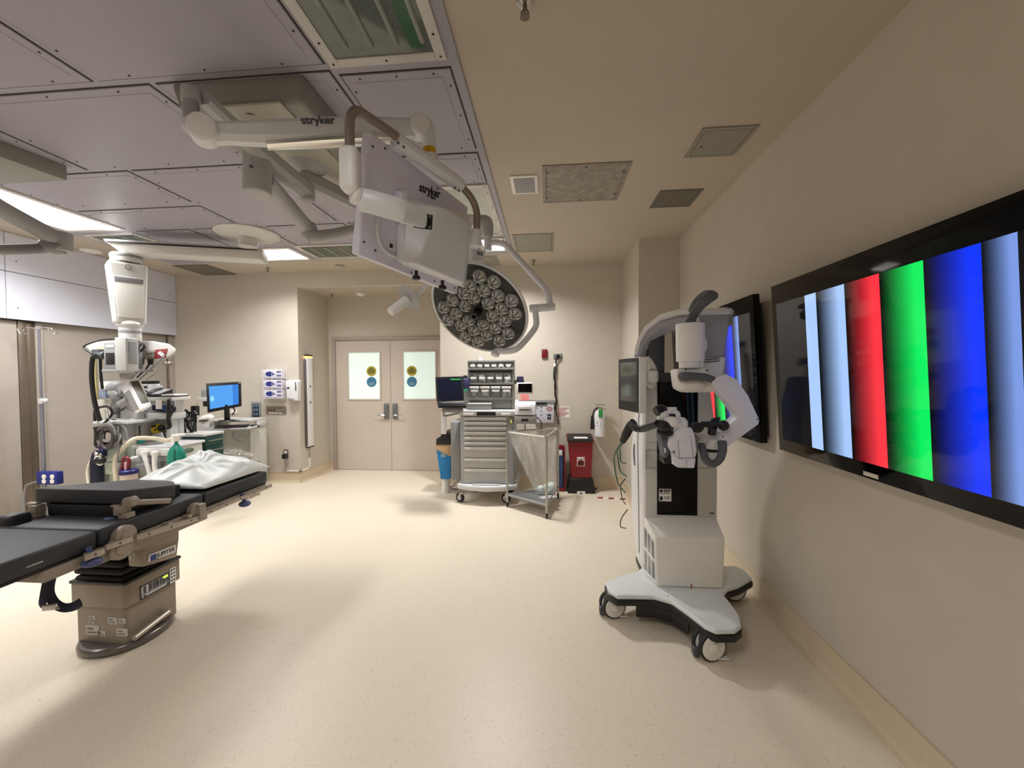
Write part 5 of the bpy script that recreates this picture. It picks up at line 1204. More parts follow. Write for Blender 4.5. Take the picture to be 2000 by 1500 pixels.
m = MB(); a = P(1083.5, 713, y=yk-.01); m.box(a, (.03, .02, .05), bev=.006); m.build('cable_tie', WHITE, pc)
o, (x0, x1, z0, z1) = plate('wall_notice', (1087, 794), (1113, 816), PAPER, 'white paper notice with red print taped to the far wall', 'sign', .003, 0)
m = MB()
for k in range(6): zz = z1-(z1-z0)*(.14+.14*k); m.bb(x0+.015, x1-.015-.03*(k % 3), yw-.0045, yw-.002, zz-.005, zz+.005)
m.build('notice_print', mat('red_print', (176, 96, 92), .7), o)
# wall-mounted grey machine behind the hamper
wu = thing('wall_dispenser_unit', 'pale grey wall unit with black controls behind the label printer', 'wall unit', P(1063, 826, y=yw))
m = MB(); x0, x1, z0, z1 = rect((1044, 787), (1082, 826), yw-.1); m.bb(x0, x1, yw-.1, yw, z0, z1, .006); b_ = m.build('unit_body', mat('unit_lilac', (204, 204, 212), .45), wu)
m = MB(); x0, x1, z0, z1 = rect((1044, 781), (1083, 788), yw-.11); m.bb(x0, x1, yw-.11, yw, z0, z1, .004); m.build('unit_lid', mat('shelf_grey', (150, 148, 144), .45), wu)
m = MB(); wb(m, (1044, 786), (1068, 790), yw-.115, .02, .001); m.build('black_strip', BLACK, b_)
m = MB(); wb(m, (1069, 809), (1076, 819), yw-.104, .01, .002); m.build('control_knob_plate', BLACK, b_)
m = MB(); a = P(1072.5, 814, y=yw-.11); m.cyl(a, a+Vector((0, .01, 0)), .016, n=18); m.build('control_knob', MGREY, b_)
m = MB()
for px, py in ((1057, 796), (1057, 803), (1057, 810), (1049, 797)): wb(m, (px-1.6, py-1.2), (px+1.8, py+1.2), yw-.102, .006, 0)
m.build('unit_print', mat('grey_print', (120, 118, 122), .7), b_)
m = MB(); a = P(1073, 798, y=yw-.102)
for k in range(6):
    t_ = k*math.pi/3; c = a+Vector((.03*math.cos(t_), 0, .022*math.sin(t_))); m.tube([c+Vector((.014*math.cos(u), 0, .01*math.sin(u))) for u in [i*.7 for i in range(10)]], .0025, 5, smooth=False)
m.build('red_symbol', mat('red_print', (176, 96, 92), .7), b_)

# ---- fire extinguisher
ye2 = YF-.09
lo, hi = P(1171, 853, y=ye2), P(1171, 800, y=ye2); h = hi.z-lo.z
fe = thing('fire_extinguisher', 'white fire extinguisher with a green tag and black horn hanging on the far wall', 'fire extinguisher', (lo.x, YF, lo.z))
m = MB(); m.lathe([(0, 0), (.06, 0), (.068, .012), (.068, h*.84), (.055, h*.93), (.025, h*.98), (.022, h*1.03), (0, h*1.03)], Matrix.Translation(lo), 32); cy = m.build('cylinder', ENAMEL, fe)
m = MB(); m.cyl(lo+Vector((0, 0, h*1.0)), lo+Vector((0, 0, h*1.1)), .022, n=18); a = lo+Vector((0, 0, h*1.1)); m.beam([a+Vector((-.045, 0, .0)), a+Vector((.09, -.01, -.035))], .02, .012); m.beam([a+Vector((-.05, 0, .03)), a+Vector((.075, -.01, .03))], .02, .012); m.build('valve_handle', STEEL, fe)
m = MB(); m.tube([a+Vector((-.02, 0, -.01)), a+Vector((-.07, .0, -.05)), a+Vector((-.09, .01, -.12))], .011, 8); zt_h, zb_h = P(1157, 812, y=ye2).z, P(1157, 838, y=ye2).z; xh = P(1157, 820, y=ye2).x; m.cyl((xh, ye2, zb_h), (xh, ye2, zt_h), .032, .018, n=20); m.build('discharge_horn', BLACK, fe)
m = MB(); a, b = P(1169, 799, y=ye2-.075), P(1177, 815, y=ye2-.075); m.bb(a.x, b.x, ye2-.078, ye2-.072, b.z, a.z, .001); m.build('inspection_tag', mat('green_tag', (52, 150, 66), .6), fe)
m = MB()
for k, w_ in ((.55, .022), (.45, .026), (.62, .018)): m.bb(lo.x-.045, lo.x-.045+w_, ye2-.062, ye2-.054, lo.z+h*k-.012, lo.z+h*k)
m.bb(lo.x-.005, lo.x+.04, ye2-.072, ye2-.06, lo.z+h*.36, lo.z+h*.6); m.build('cylinder_print', mat('pale_label', (206, 206, 206), .6), cy)
m = MB(); m.bb(lo.x-.02, lo.x+.02, ye2+.06, YF, lo.z+h*.5, lo.z+h*1.0, .004); m.build('wall_bracket', STEEL, fe)

# ---- red waste bin in its black dolly
yr = 5.42
x0, x1, z0, z1 = rect((1108, 936), (1163, 971), yr); x0_, x1_ = x0, x1
bd = thing('black_bin_stand', 'black plastic bin stand on the floor beneath the red waste bin', 'stand', ((x0+x1)/2, yr+.13, 0))
m = MB(); m.hexa([(x0, yr-.02, 0), (x1, yr-.02, 0), (x1, yr+.27, 0), (x0, yr+.27, 0), (x0+.03, yr, .2), (x1-.03, yr, .2), (x1-.03, yr+.25, .2), (x0+.03, yr+.25, .2)], .015, seg=3); m.bb(x1-.02, x1+.02, yr+.02, yr+.1, .04, .06, .008); b_ = m.build('stand_body', BLACK, bd)
m = MB(); wb(m, (1127, 960), (1143, 968), yr-.026, .01, .001); lb_ = m.build('stand_label', PAPER, bd)
m = MB(); a = P(1135, 964, y=yr-.028); m.cyl(a, a+Vector((0, .004, 0)), .016, n=14); m.build('label_symbol', DGREY, lb_)
rb = thing('biohazard_bin', 'tall red biohazard waste bin with a black lid by the far wall', 'waste bin', ((x0+x1)/2, yr+.13, .2))
q = [rect((1116, 930), (1155, 932), yr), rect((1110, 858), (1158, 860), yr)]
zb2_, zt2 = .2, P(1135, 862, y=yr-.02).z
m = MB(); m.hexa([(q[0][0], yr+.01, zb2_), (q[0][1], yr+.01, zb2_), (q[0][1], yr+.23, zb2_), (q[0][0], yr+.23, zb2_), (q[1][0], yr-.02, zt2), (q[1][1], yr-.02, zt2), (q[1][1], yr+.26, zt2), (q[1][0], yr+.26, zt2)], .012, seg=3); bb_ = m.build('bin_body', RED, rb)
m = MB(); x0, x1, z0, z1 = rect((1107, 850), (1161, 863), yr-.03); m.hexa([(x0+.01, yr-.025, z0), (x1-.01, yr-.025, z0), (x1-.01, yr+.27, z0), (x0+.01, yr+.27, z0), (x0, yr-.04, z0+.02), (x1, yr-.04, z0+.02), (x1, yr+.29, z0+.06), (x0, yr+.29, z0+.06)], .006); m.build('bin_rim', mat('dark_red', (122, 18, 28), .4), rb)
m = MB(); m.hexa([(x0+.01, yr-.045, z0+.0), (x1-.01, yr-.045, z0+.0), (x1-.02, yr+.27, z0+.04), (x0+.02, yr+.27, z0+.04), (x0+.01, yr-.045, z0+.022), (x1-.01, yr-.045, z0+.022), (x1-.02, yr+.27, z0+.068), (x0+.02, yr+.27, z0+.068)], .006); ld = m.build('bin_lid', BLACK, rb)
m = MB(); m.hexa([((x0+x1)/2-.08, yr+.03, z0+.035), ((x0+x1)/2+.1, yr+.03, z0+.035), ((x0+x1)/2+.1, yr+.1, z0+.044), ((x0+x1)/2-.08, yr+.1, z0+.044)]+[((x0+x1)/2-.08, yr+.03, z0+.037), ((x0+x1)/2+.1, yr+.03, z0+.037), ((x0+x1)/2+.1, yr+.1, z0+.046), ((x0+x1)/2-.08, yr+.1, z0+.046)]); m.build('lid_label', PAPER, ld)
m = MB(); x0, x1, z0, z1 = rect((1127, 893), (1142, 911), yr-.012); m.bb(x0, x1, yr-.012, yr+.0, z0, z1, .001); hz_ = m.build('biohazard_label', PAPER, rb)
m = MB(); cx, cz = (x0+x1)/2, z0+(z1-z0)*.42; m.bb(x0+.008, x1-.008, yr-.0135, yr-.01, z0+.008, z1-.045); m.build('label_field', RED, hz_)
m = MB(); rr = .024; yy = yr-.0145
for k in range(3):
    t_ = math.pi/2+k*2*math.pi/3; c = Vector((cx+rr*.75*math.cos(t_), yy, cz+rr*.75*math.sin(t_)))
    m.tube([c+Vector((rr*.72*math.cos(t_+s*2.35), 0, rr*.72*math.sin(t_+s*2.35))) for s in [-1+i/7 for i in range(15)]], .0045, 6, smooth=False)
m.tube([Vector((cx+rr*.85*math.cos(u), yy, cz+rr*.85*math.sin(u))) for u in [i*2*math.pi/20 for i in range(21)]], .003, 6, smooth=False); m.build('biohazard_symbol', INK, hz_)
text('BIOHAZARD', 'lettering', face_M(((x0+x1)/2, yr-.013, z1-.022), (1, 0, 0), (0, 0, 1)), .02, RED, hz_, .0004, .0004)
# floor tape
a, b = P(1166, 973, z=.001), P(1232, 977, z=.001); a.z = b.z = 0
m = MB(); n = 6; d = (b-a)/n; up_ = Vector((0, .06, 0))
for k in range(n):
    m.extr([a+d*k, a+d*(k+1), a+d*(k+1)+up_+d*.3, a+d*k+up_+d*.3], (0, 0, .0015), 0, k % 2)
tag(m.build('floor_tape', [RED, PAPER], loc=a), 'red and white striped floor tape right of the black bin stand', 'floor tape')

# ---- linen hamper with a clear bag
A, B, C_ = Vector((-.013, 4.446, 0)), Vector((-.485, 4.81, 0)), Vector((.129, 5.171, 0))
hm = thing('linen_hamper', 'three-legged metal hamper frame on casters with an open triangular top', 'hamper', (A+B+C_)/3)
zt3 = .9
TUBE = mat('hamper_tube', (178, 174, 166), .3, .7)
for q in (A, B, C_):
    m = MB(); m.cyl(q+Vector((0, 0, .09)), q+Vector((0, 0, zt3)), .014, n=16); lg = m.build('leg', TUBE, hm)
    m = MB(); m.cyl(q+Vector((-.012, .015, .035)), q+Vector((.012, .015, .035)), .035, n=22, bev=.006); cs = m.build('caster', RUBBER, lg)
    m = MB(); m.cyl(q+Vector((0, 0, .07)), q+Vector((0, 0, .1)), .014, n=14); m.box(q+Vector((0, .008, .065)), (.034, .03, .02), bev=.004); m.build('caster_fork', TUBE, cs)
m = MB()
tri = [q+Vector((0, 0, zt3)) for q in (A, B, C_)]; o_ = []
for i in range(3):
    p0, p1, p2 = tri[i-1], tri[i], tri[(i+1) % 3]; d0 = (p0-p1).normalized()*.07; d2 = (p2-p1).normalized()*.07
    o_ += [p1+d0, p1+d0*.35+d2*.05, p1+d0*.05+d2*.35, p1+d2]
m.tube(o_+[o_[0]], .015, 12, smooth=False); m.build('top_rim', mat('rim_steel', (206, 202, 192), .25, .7), hm)
m = MB(); m.extr([(q.x, q.y, .13) for q in (A, B, C_)], (0, 0, .022), .003)
for i in range(3):
    p0, p1 = (A, B, C_)[i], (A, B, C_)[(i+1) % 3]; m.cyl(p0+Vector((0, 0, .15)), p1+Vector((0, 0, .15)), .013, n=12)
m.build('lower_shelf', mat('shelf_steel', (150, 152, 154), .35, .5), hm)
m = MB(); c = (A*.3+B*.3+C_*.4); m.box((c.x+.1, c.y-.12, .156), (.2, .1, .004), rz(.5)); m.build('shelf_card', mat('card_grey', (196, 196, 196), .6), hm)
# bag: loft from the rim down to a small bundle near the right
t = bmesh.new(); rings = []; nn_ = 42
rim = []
for i in range(nn_):
    f = i/nn_*3; k = int(f); g = f-k; rim.append(tri[k].lerp(tri[(k+1) % 3], g))
low = Vector((-.02, 4.86, .17))
rnd = random.Random(5)
for j in range(12):
    s = j/11; row = []
    for i in range(nn_):
        p = rim[i]; cen_ = (tri[0]+tri[1]+tri[2])/3
        pull = s**1.25
        ang = math.atan2(p.y-cen_.y, p.x-cen_.x)
        q = Vector((low.x+.13*math.cos(ang)*(1+.15*math.sin(5*ang)), low.y+.11*math.sin(ang), 0))
        xy = Vector((p.x, p.y, 0)).lerp(q, pull); xy = xy+Vector((math.cos(ang), math.sin(ang), 0))*(.012*math.sin(ang*9+s*4)*s*(1-s)*4-.008)
        row.append(t.verts.new((xy.x, xy.y, zt3+.006-(zt3-.172)*s)))
    rings.append(row)
for a_, b_ in zip(rings, rings[1:]):
    for i in range(nn_): t.faces.new((a_[i], a_[(i+1) % nn_], b_[(i+1) % nn_], b_[i]))
t.faces.new(rings[-1])
m = MB(); m.bm.free(); m.bm = t; bg = m.build('plastic_bag', BAGM, None, low, sharp=180); tag(bg, 'clear plastic bag hanging inside the triangular hamper frame', 'bag')
gl = thing('waste_bundle', 'pale crumpled waste at the bottom of the clear hamper bag', 'waste', low)
m = MB()
for k in range(7):
    c = low+Vector((rnd.uniform(-.07, .08), rnd.uniform(-.05, .05), .045+rnd.uniform(0, .05))); m.ball(c, (.045, .04, .03), Matrix.Rotation(rnd.uniform(0, 3), 3, 'Y'), n=12)
m.build('crumpled_wrap', mat('pale_wrap', (206, 222, 216), .6, var=.1, bump=.4, bscale=40), gl)

# ---- folded cart and binders behind the hamper
x0, x1, z0, z1 = rect((1089, 872), (1104, 966), 5.5)
fc = thing('narrow_rack', 'narrow dark red and blue rack standing between the hamper and the red bin', 'rack', ((x0+x1)/2, 5.55, 0))
m = MB(); m.bb(x0, x1, 5.48, 5.62, 0, .05, .004); m.bb(x1-.02, x1, 5.48, 5.62, .05, z1, .004); m.bb(x0, x1-.02, 5.6, 5.62, .05, z1, .002); m.build('rack_frame', mat('dark_red', (122, 18, 28), .4), fc)
m = MB(); m.bb(x0+.004, x1-.03, 5.49, 5.6, .05, z1-.06, .004); m.build('blue_folder', mat('folder_blue', (48, 72, 120), .5), fc)
m = MB(); m.bb(x0+.01, x1-.04, 5.485, 5.5, z1-.12, z1-.05, .002); m.build('folder_label', PAPER, fc)

# ---- blue bin left of the cart
yb2 = 5.25
x0, x1, z0, z1 = rect((852, 876), (881, 937), yb2)
bb2 = thing('blue_bin', 'bright blue bin with a tan liner and black lid left of the supply cart', 'waste bin', ((x0+x1)/2, yb2+.1, z0))
m = MB(); m.hexa([(x0+.05, yb2+.02, z0), (x1-.02, yb2+.02, z0), (x1-.02, yb2+.2, z0), (x0+.05, yb2+.2, z0), (x0, yb2, z1), (x1, yb2, z1), (x1, yb2+.22, z1), (x0, yb2+.22, z1)], .008); b_ = m.build('bin_body', BINBLUE, bb2)
m = MB(); wb(m, (861, 885), (871, 893), yb2-.004+.005, .01, .001); m.build('bin_label', mat('bin_label_grey', (150, 180, 200), .6), b_)
m = MB(); xa, xb2, za, zb2_ = rect((851, 868), (882, 878), yb2-.01); m.extr([(xa, yb2-.012, za), (xb2, yb2-.012, za-.10), (xb2, yb2-.012, zb2_), (xa, yb2-.012, zb2_)], (0, .245, 0), .004); m.build('paper_liner', TAN, bb2)
m = MB(); m.extr([P(*q, y=yb2-.02) for q in ((851, 869), (880, 869), (881, 850), (872, 842), (862, 846), (860, 853), (852, 857))], (0, .25, 0), .01); m.build('bin_lid', BLACK, bb2)
m = MB(); m.cyl(((x0+x1)/2, yb2+.11, 0), ((x0+x1)/2, yb2+.11, z0+.01), .06, .05, n=24); m.build('bin_foot', WHITE2, bb2)
# loose cables on the floor by the cart
c0 = P(890, 948, z=.006)
m = MB(); m.tube([P(900, 930, y=5.45), P(893, 945, z=.01), P(884, 950, z=.006), P(870, 954, z=.006), P(878, 956, z=.006), P(892, 953, z=.006)], .006, 8); m.tube([P(896, 935, y=5.4), P(886, 947, z=.008), P(878, 951, z=.006), P(890, 957, z=.006), P(897, 952, z=.006)], .005, 8)
tag(m.build('floor_cable', DGREY, loc=c0), 'tangle of thin dark cable on the floor behind the supply cart', 'cable')

# ---- left part of the far wall
gb = thing('glove_rack', 'white wire rack on the far wall holding three glove boxes', 'rack', P(533, 776, y=YF))
x0, x1, z0, z1 = rect((513, 720), (551, 778), YF-.1)
m = MB()
for zz in (z0, z0+(z1-z0)*.33, z0+(z1-z0)*.67): m.tube([(x0, YF-.005, zz), (x0, YF-.105, zz), (x1, YF-.105, zz), (x1, YF-.005, zz)], .003, 6, smooth=False)
for xx in (x0, (x0+x1)/2, x1): m.tube([(xx, YF-.107, z0-.002), (xx, YF-.107, z1)], .003, 6, smooth=False); m.tube([(xx, YF-.004, z0-.002), (xx, YF-.004, z1+.02)], .003, 6, smooth=False)
m.build('wire_frame', WHITE, gb)
BOXM = mat('glove_carton', (226, 224, 234), .55); OVAL = mat('glove_blue', (48, 54, 140), .55, var=.2, vscale=30); PRT = mat('violet_print', (120, 112, 160), .6)
for k, nm in enumerate(('bottom', 'middle', 'top')):
    za = z0+.004+(z1-z0)*.333*k; zb3 = za+(z1-z0)*.29
    g = thing('glove_box', 'white glove box with a dark blue oval, %s of three in the wall rack' % nm, 'glove box', ((x0+x1)/2, YF-.05, za), 'glove boxes in the wall rack')
    m = MB(); m.bb(x0+.006, x1-.006, YF-.098, YF-.008, za, zb3, .003); cb_ = m.build('carton', BOXM, g)
    m = MB(); xo = x0+(x1-x0)*.36; zo = (za+zb3)/2; M = Matrix.Translation((xo, YF-.0985, zo)) @ Matrix.Rotation(math.pi/2, 4, 'X') @ Matrix.Diagonal((1.75, 1, 1, 1)); m.lathe([(0, 0), (.036, 0), (.036, .0012), (0, .002)], M, 28); m.build('oval_opening', OVAL, cb_)
    m = MB()
    for f0, f1, g0, g1 in ((.72, .95, .62, .85), (.72, .95, .2, .42), (.58, .64, .4, .55), (.05, .95, .02, .07)): m.bb(x0+(x1-x0)*f0, x0+(x1-x0)*f1, YF-.0992, YF-.097, za+(zb3-za)*g0, za+(zb3-za)*g1)
    m.build('carton_print', PRT, cb_)
x0, x1, z0, z1 = rect((557, 742), (581, 784), YF-.1)
sd = thing('soap_dispenser', 'white wall soap dispenser with a grey push bar near the recess corner', 'dispenser', ((x0+x1)/2, YF, z0))
m = MB(); m.hexa([(x0+.01, YF-.085, z0+.01), (x1-.01, YF-.085, z0+.01), (x1-.01, YF, z0), (x0+.01, YF, z0), (x0, YF-.1, z1-.02), (x1, YF-.1, z1-.02), (x1, YF, z1), (x0, YF, z1)], .014, seg=3); bd_ = m.build('dispenser_body', WHITE, sd)
m = MB(); m.ball(((x0+x1)/2-.02, YF-.086, z0+.035), (.05, .02, .03)); m.build('push_bar', mat('push_grey', (170, 170, 172), .4), bd_)
m = MB(); m.bb(x1-.035, x1-.02, YF-.104, YF-.09, z0+(z1-z0)*.5, z1-.03, .004); m.build('sight_window', DGREY, bd_)
m = MB(); m.bb(x0+.025, x0+.065, YF-.1015, YF-.09, z0+(z1-z0)*.60, z0+(z1-z0)*.66); m.build('dispenser_badge', mat('badge_navy', (60, 60, 110), .5), bd_)
x0, x1, z0, z1 = rect((490.5, 785), (509, 819), YF-.015)
wp = thing('wall_control_panel', 'grey framed wall touch panel left of the medical gas outlets', 'control panel', ((x0+x1)/2, YF, z0))
m = MB(); m.bb(x0, x1, YF-.015, YF, z0, z1, .004); pp_ = m.build('panel_frame', MGREY, wp)
m = MB(); m.bb(x0+.025, x1-.025, YF-.018, YF-.01, z0+.02, z1-.03, .002); gl_ = m.build('panel_glass', mat('panel_dark', (48, 62, 80), .25), pp_)
m = MB()
for f in (.28, .55, .78):
    for dx in (-.02, .02): m.bb((x0+x1)/2+dx-.012, (x0+x1)/2+dx+.012, YF-.02, YF-.016, z0+(z1-z0)*f-.012, z0+(z1-z0)*f+.012, .002)
m.build('panel_keys', mat('key_blue', (128, 146, 168), .4), gl_)
x0, x1, z0, z1 = rect((520, 794), (558.5, 808.5), YF-.012)
go = thing('gas_outlet_panel', 'brown metal medical gas outlet strip below the glove boxes', 'outlet panel', ((x0+x1)/2, YF, z0))
m = MB(); m.bb(x0, x1, YF-.012, YF, z0, z1, .003); gp = m.build('outlet_plate', mat('plate_brown', (146, 132, 120), .4, .4), go)
for k in range(6):
    xx = x0+(x1-x0)*(.12+.15*k); m = MB(); m.cyl((xx, YF-.03 if k > 2 else YF-.016, (z0+z1)/2), (xx, YF-.01, (z0+z1)/2), .017, n=18, bev=.003); m.build('gas_port', mat('port_red', (110, 66, 60), .5) if k < 3 else STEEL, gp)
m = MB(); m.bb(x0+.03, x1-.06, YF-.0135, YF-.011, z0+.006, z0+.02); m.build('outlet_label', PAPER, gp)
x0, x1, z0, z1 = rect((553.5, 878), (562.5, 895), YF-.01)
ol = thing('power_outlet', 'low brown wall outlet with a black plug near the recess corner', 'outlet', ((x0+x1)/2, YF, z0))
m = MB(); m.bb(x0, x1, YF-.01, YF, z0, z1, .003); op_ = m.build('outlet_plate', BRONZE, ol)
m = MB(); m.bb(x0+.015, x1-.015, YF-.013, YF-.008, z0+.03, z1-.02, .003); m.build('outlet_insert', WHITE2, op_)
cd = thing('power_adapter', 'black plug-in adapter with a thin cord in the low outlet', 'adapter', P(556, 893, y=YF-.05))
m = MB(); a = P(556, 891, y=YF-.05); m.box(a, (.055, .07, .07), bev=.01); m.build('adapter_body', BLACK, cd)
m = MB(); m.tube([a+Vector((0, 0, -.03)), P(560, 900, y=YF-.03), P(564, 905, y=YF-.02), P(559, 911, y=YF-.02), P(556, 917, y=YF-.02)], .004, 6); m.tube([a+Vector((0.01, 0, -.03)), P(556, 903, y=YF-.03), P(560, 911, y=YF-.02)], .004, 6); m.build('adapter_cord', MGREY, cd)
cdt = MB(); zc = P(575, 920, y=YF-.01).z; xa = P(560, 920, y=YF-.01).x
cdt.bb(xa, RX0-.01, YF-.016, YF, zc-.012, zc+.012, .003); yb_r = P(605, 905, x=RX0+.01).y; cdt.bb(RX0, RX0+.016, YF+.01, yb_r+.012, zc-.012, zc+.012, .003)
zt_r = P(604, 893, x=RX0+.01).z; cdt.bb(RX0, RX0+.016, yb_r-.012, yb_r+.012, zc-.012, zt_r, .003)
cn = cdt.build('cable_conduit', WHITE2, loc=(RX0, YF, zc)); tag(cn, 'white cable conduit running low around the recess corner', 'conduit')
m = MB(); m.bb(RX0-.02, RX0+.018, YF-.018, YF+.014, zc-.014, zc+.014, .003); m.build('corner_piece', mat('corner_grey', (130, 120, 112), .5), cn)
# vertical lamp bar on the recess side wall
xb_ = RX0+.05
a0, a1 = P(602, 700, x=xb_), P(609, 873, x=xb_)
yb0, yb1 = P(600.5, 760, x=xb_).y, P(611.5, 760, x=xb_).y; zt4, zb4 = P(606, 699, x=xb_).z, P(607, 872, x=xb_).z
uv = thing('lamp_bar', 'tall narrow white lamp bar with an amber lit top on the recess side wall', 'lamp', (RX0, (yb0+yb1)/2, zb4))
yb1 = max(yb1, yb0+.09)
m = MB(); m.bb(RX0+.012, xb_, yb0, yb1, zb4, zt4, .008); bd_ = m.build('bar_body', WHITE, uv)
m = MB(); m.bb(RX0+.008, xb_-.008, yb0-.012, yb0+.004, zb4+.02, zt4-.02, .003); m.build('bar_edge', mat('edge_grey', (90, 88, 88), .5), uv)
m = MB(); m.bb(RX0+.006, xb_+.006, yb0-.006, yb1+.006, zt4+.022, zt4+.05, .012); m.bb(RX0+.006, xb_+.006, yb0-.006, yb1+.006, zb4-.012, zb4+.004, .006); m.build('bar_cap', BLACK, uv)
m = MB(); m.bb(RX0+.008, xb_+.002, yb0, yb1, zt4, zt4+.024, .006); m.build('amber_ring', mat('amber', (255, 190, 110), .4, emit=(255, 170, 80), es=3), uv)
m = MB(); m.bb(RX0, RX0+.014, yb0+.01, yb1-.01, zb4+.1, zb4+.16); m.bb(RX0, RX0+.014, yb0+.01, yb1-.01, zt4-.16, zt4-.1); m.build('wall_clip', DGREY, uv)
m = MB(); z_ = P(606, 755, x=xb_).z; m.bb(xb_-.002, xb_+.002, (yb0+yb1)/2-.015, (yb0+yb1)/2+.015, z_-.015, z_+.015); z_ = P(606, 786, x=xb_).z; m.bb(xb_-.002, xb_+.002, (yb0+yb1)/2-.012, (yb0+yb1)/2+.012, z_-.02, z_+.02); m.build('bar_button', DGREY, bd_)
m = MB(); m.tube([(RX0+.02, (yb0+yb1)/2, zb4), (RX0+.02, (yb0+yb1)/2+.01, zb4-.08), (RX0+.012, yb_r, zt_r)], .005, 6); m.build('bar_cord', MGREY, uv)

# ================================================================== CEILING PENDANT (left)
PEND = mat('pendant_white', (206, 205, 201), .34)
c = P(484, 458, z=H-.03)
rt = thing('equipment_pendant', 'white ceiling pendant with a long flat arm and a tapered drop column on the left', 'pendant', (c.x, c.y, H-.012))
m = MB(); m.lathe([(0, H-.012), (.30, H-.012), (.30, H-.03), (.27, H-.05), (.12, H-.06), (.1, H-.07), (0, H-.07)], Matrix.Translation((c.x, c.y, 0)), 56); m.build('mount_plate', PEND, rt)
za = 2.915
m = MB(); m.cyl((c.x, c.y, za+.03), (c.x, c.y, H-.05), .085, .10, n=32); m.build('spindle', PEND, rt)
m = MB(); m.cyl((c.x, c.y, za+.05), (c.x, c.y, za+.085), .088, n=32); m.build('spindle_ring', MGREY, rt)
ea, eb = PD(213, 484, 4.15), PD(517, 506, 4.46); ea.z = eb.z = za-.02
d = (eb-ea).normalized(); s_ = Vector((d.y, -d.x, 0))
if s_.dot(CAM-ea) < 0: s_ = -s_
m = MB(); w2 = .115
v = [ea+d*.16-s_*w2*.8, ea+d*.16+s_*w2*.8, eb+s_*w2*.9, eb-s_*w2*.9]
m.hexa([Vector((p.x, p.y, za-.075)) for p in v]+[Vector((p.x, p.y, za+.06)) for p in (ea-s_*w2, ea+s_*w2, eb+s_*w2, eb-s_*w2)], .022, seg=3); arm = m.build('pendant_arm', PEND, rt)
m = MB(); a, b = ea+d*.06+s_*(w2+.0), eb-d*.03+s_*(w2-.002)
m.extr([Vector((a.x, a.y, za+.02)), Vector((b.x, b.y, za+.02)), Vector((b.x, b.y, za+.035)), Vector((a.x, a.y, za+.035))], s_*.008); m.build('black_groove', BLACK, arm)
# drop column
pc_ = PD(247, 520, 4.2); cx_, cy_ = pc_.x, pc_.y
zz = lambda py, D=4.2: PD(247, py, D).z
m = MB(); m.cyl((cx_, cy_, zz(514)), (cx_, cy_, za-.06), .125, n=36, bev=.008); m.build('swivel_collar', PEND, rt)
m = MB(); m.lathe([(.127, zz(505)), (.129, zz(505)), (.129, zz(501)), (.127, zz(501))], Matrix.Translation((cx_, cy_, 0)), 36); m.build('collar_ring', MGREY, rt)
yaw_c = math.atan2(CAM.y-cy_, CAM.x-cx_)+math.pi/2
Mc = Matrix.Translation((cx_, cy_, 0)) @ Matrix.Rotation(yaw_c+.12, 4, 'Z')
def cpt(x, y, z): return Mc @ Vector((x, y, z))
m = MB(); a, b = .165, .10
m.hexa([cpt(-.11, -.1, zz(634)), cpt(.13, -.1, zz(634)), cpt(.13, .1, zz(634)), cpt(-.11, .1, zz(634)), cpt(-.155, -.12, zz(516)), cpt(.155, -.12, zz(516)), cpt(.155, .12, zz(516)), cpt(-.155, .12, zz(516))], .03, seg=4); dc = m.build('drop_column', PEND, rt)
m = MB(); m.extr([cpt(-.115, -.118, zz(545)), cpt(.118, -.118, zz(545)), cpt(.10, -.103, zz(622)), cpt(-.082, -.103, zz(622))], (Mc.to_3x3() @ Vector((0, -.012, 0))), .006); m.build('column_cover', mat('cover_white', (232, 232, 228), .36), dc)
m = MB(); m.extr([cpt(-.11, -.13, zz(546)), cpt(.112, -.13, zz(546)), cpt(.108, -.128, zz(556)), cpt(-.105, -.128, zz(556))], (Mc.to_3x3() @ Vector((0, -.004, 0))), .001); m.build('cover_band', MGREY, dc)
m = MB(); a = cpt(0, -.124, zz(526)); m.lathe([(.02, 0), (.028, 0), (.028, .004), (.02, .004)], face_M(a, Mc.to_3x3() @ Vector((1, 0, 0)), (0, 0, 1)), 20); m.build('badge_ring', MGREY, dc)
m = MB(); m.cyl((cx_+.02, cy_, zz(665)), (cx_+.02, cy_, zz(630)), .09, n=36); m.ball((cx_+.02, cy_, zz(634)), (.11, .11, .06)); m.cyl((cx_+.02, cy_, zz(690)), (cx_+.02, cy_, zz(652)), .085, n=32); m.build('lower_tube', PEND, rt)
m = MB(); m.cyl((cx_+.02, cy_, zz(651)), (cx_+.02, cy_, zz(646)), .0925, n=36); m.build('tube_ring', MGREY, rt)
# service head
ys = cy_+.08
m = MB(); m.extr([P(*q, y=ys) for q in ((165, 676), (180, 668), (215, 665), (300, 666), (330, 671), (344, 681), (345, 687), (336, 693), (325, 701), (262, 703), (200, 695), (178, 689))], Vector((-.72, .69, 0))*.24, .02, seg=3); sh = m.build('service_head', PEND, rt)
m = MB(); m.extr([P(*q, y=ys-.004) for q in ((284, 686), (303, 683), (300, 701), (281, 701))], (0, .01, 0), .001); m.build('gas_panel', mat('panel_beige', (186, 174, 160), .5), sh)
m = MB(); m.extr([P(*q, y=ys-.005) for q in ((304, 683), (327, 681), (322, 699), (301, 701))], (0, .01, 0), .001); m.build('red_panel', mat('panel_maroon', (138, 52, 54), .5), sh)
m = MB()
for px, py in ((288, 691), (294, 690), (300, 689)): a = P(px, py, y=ys-.01); m.cyl(a, a+Vector((0, .02, 0)), .012, n=12)
m.build('gas_socket', mat('socket_grey', (120, 114, 110), .5), sh)
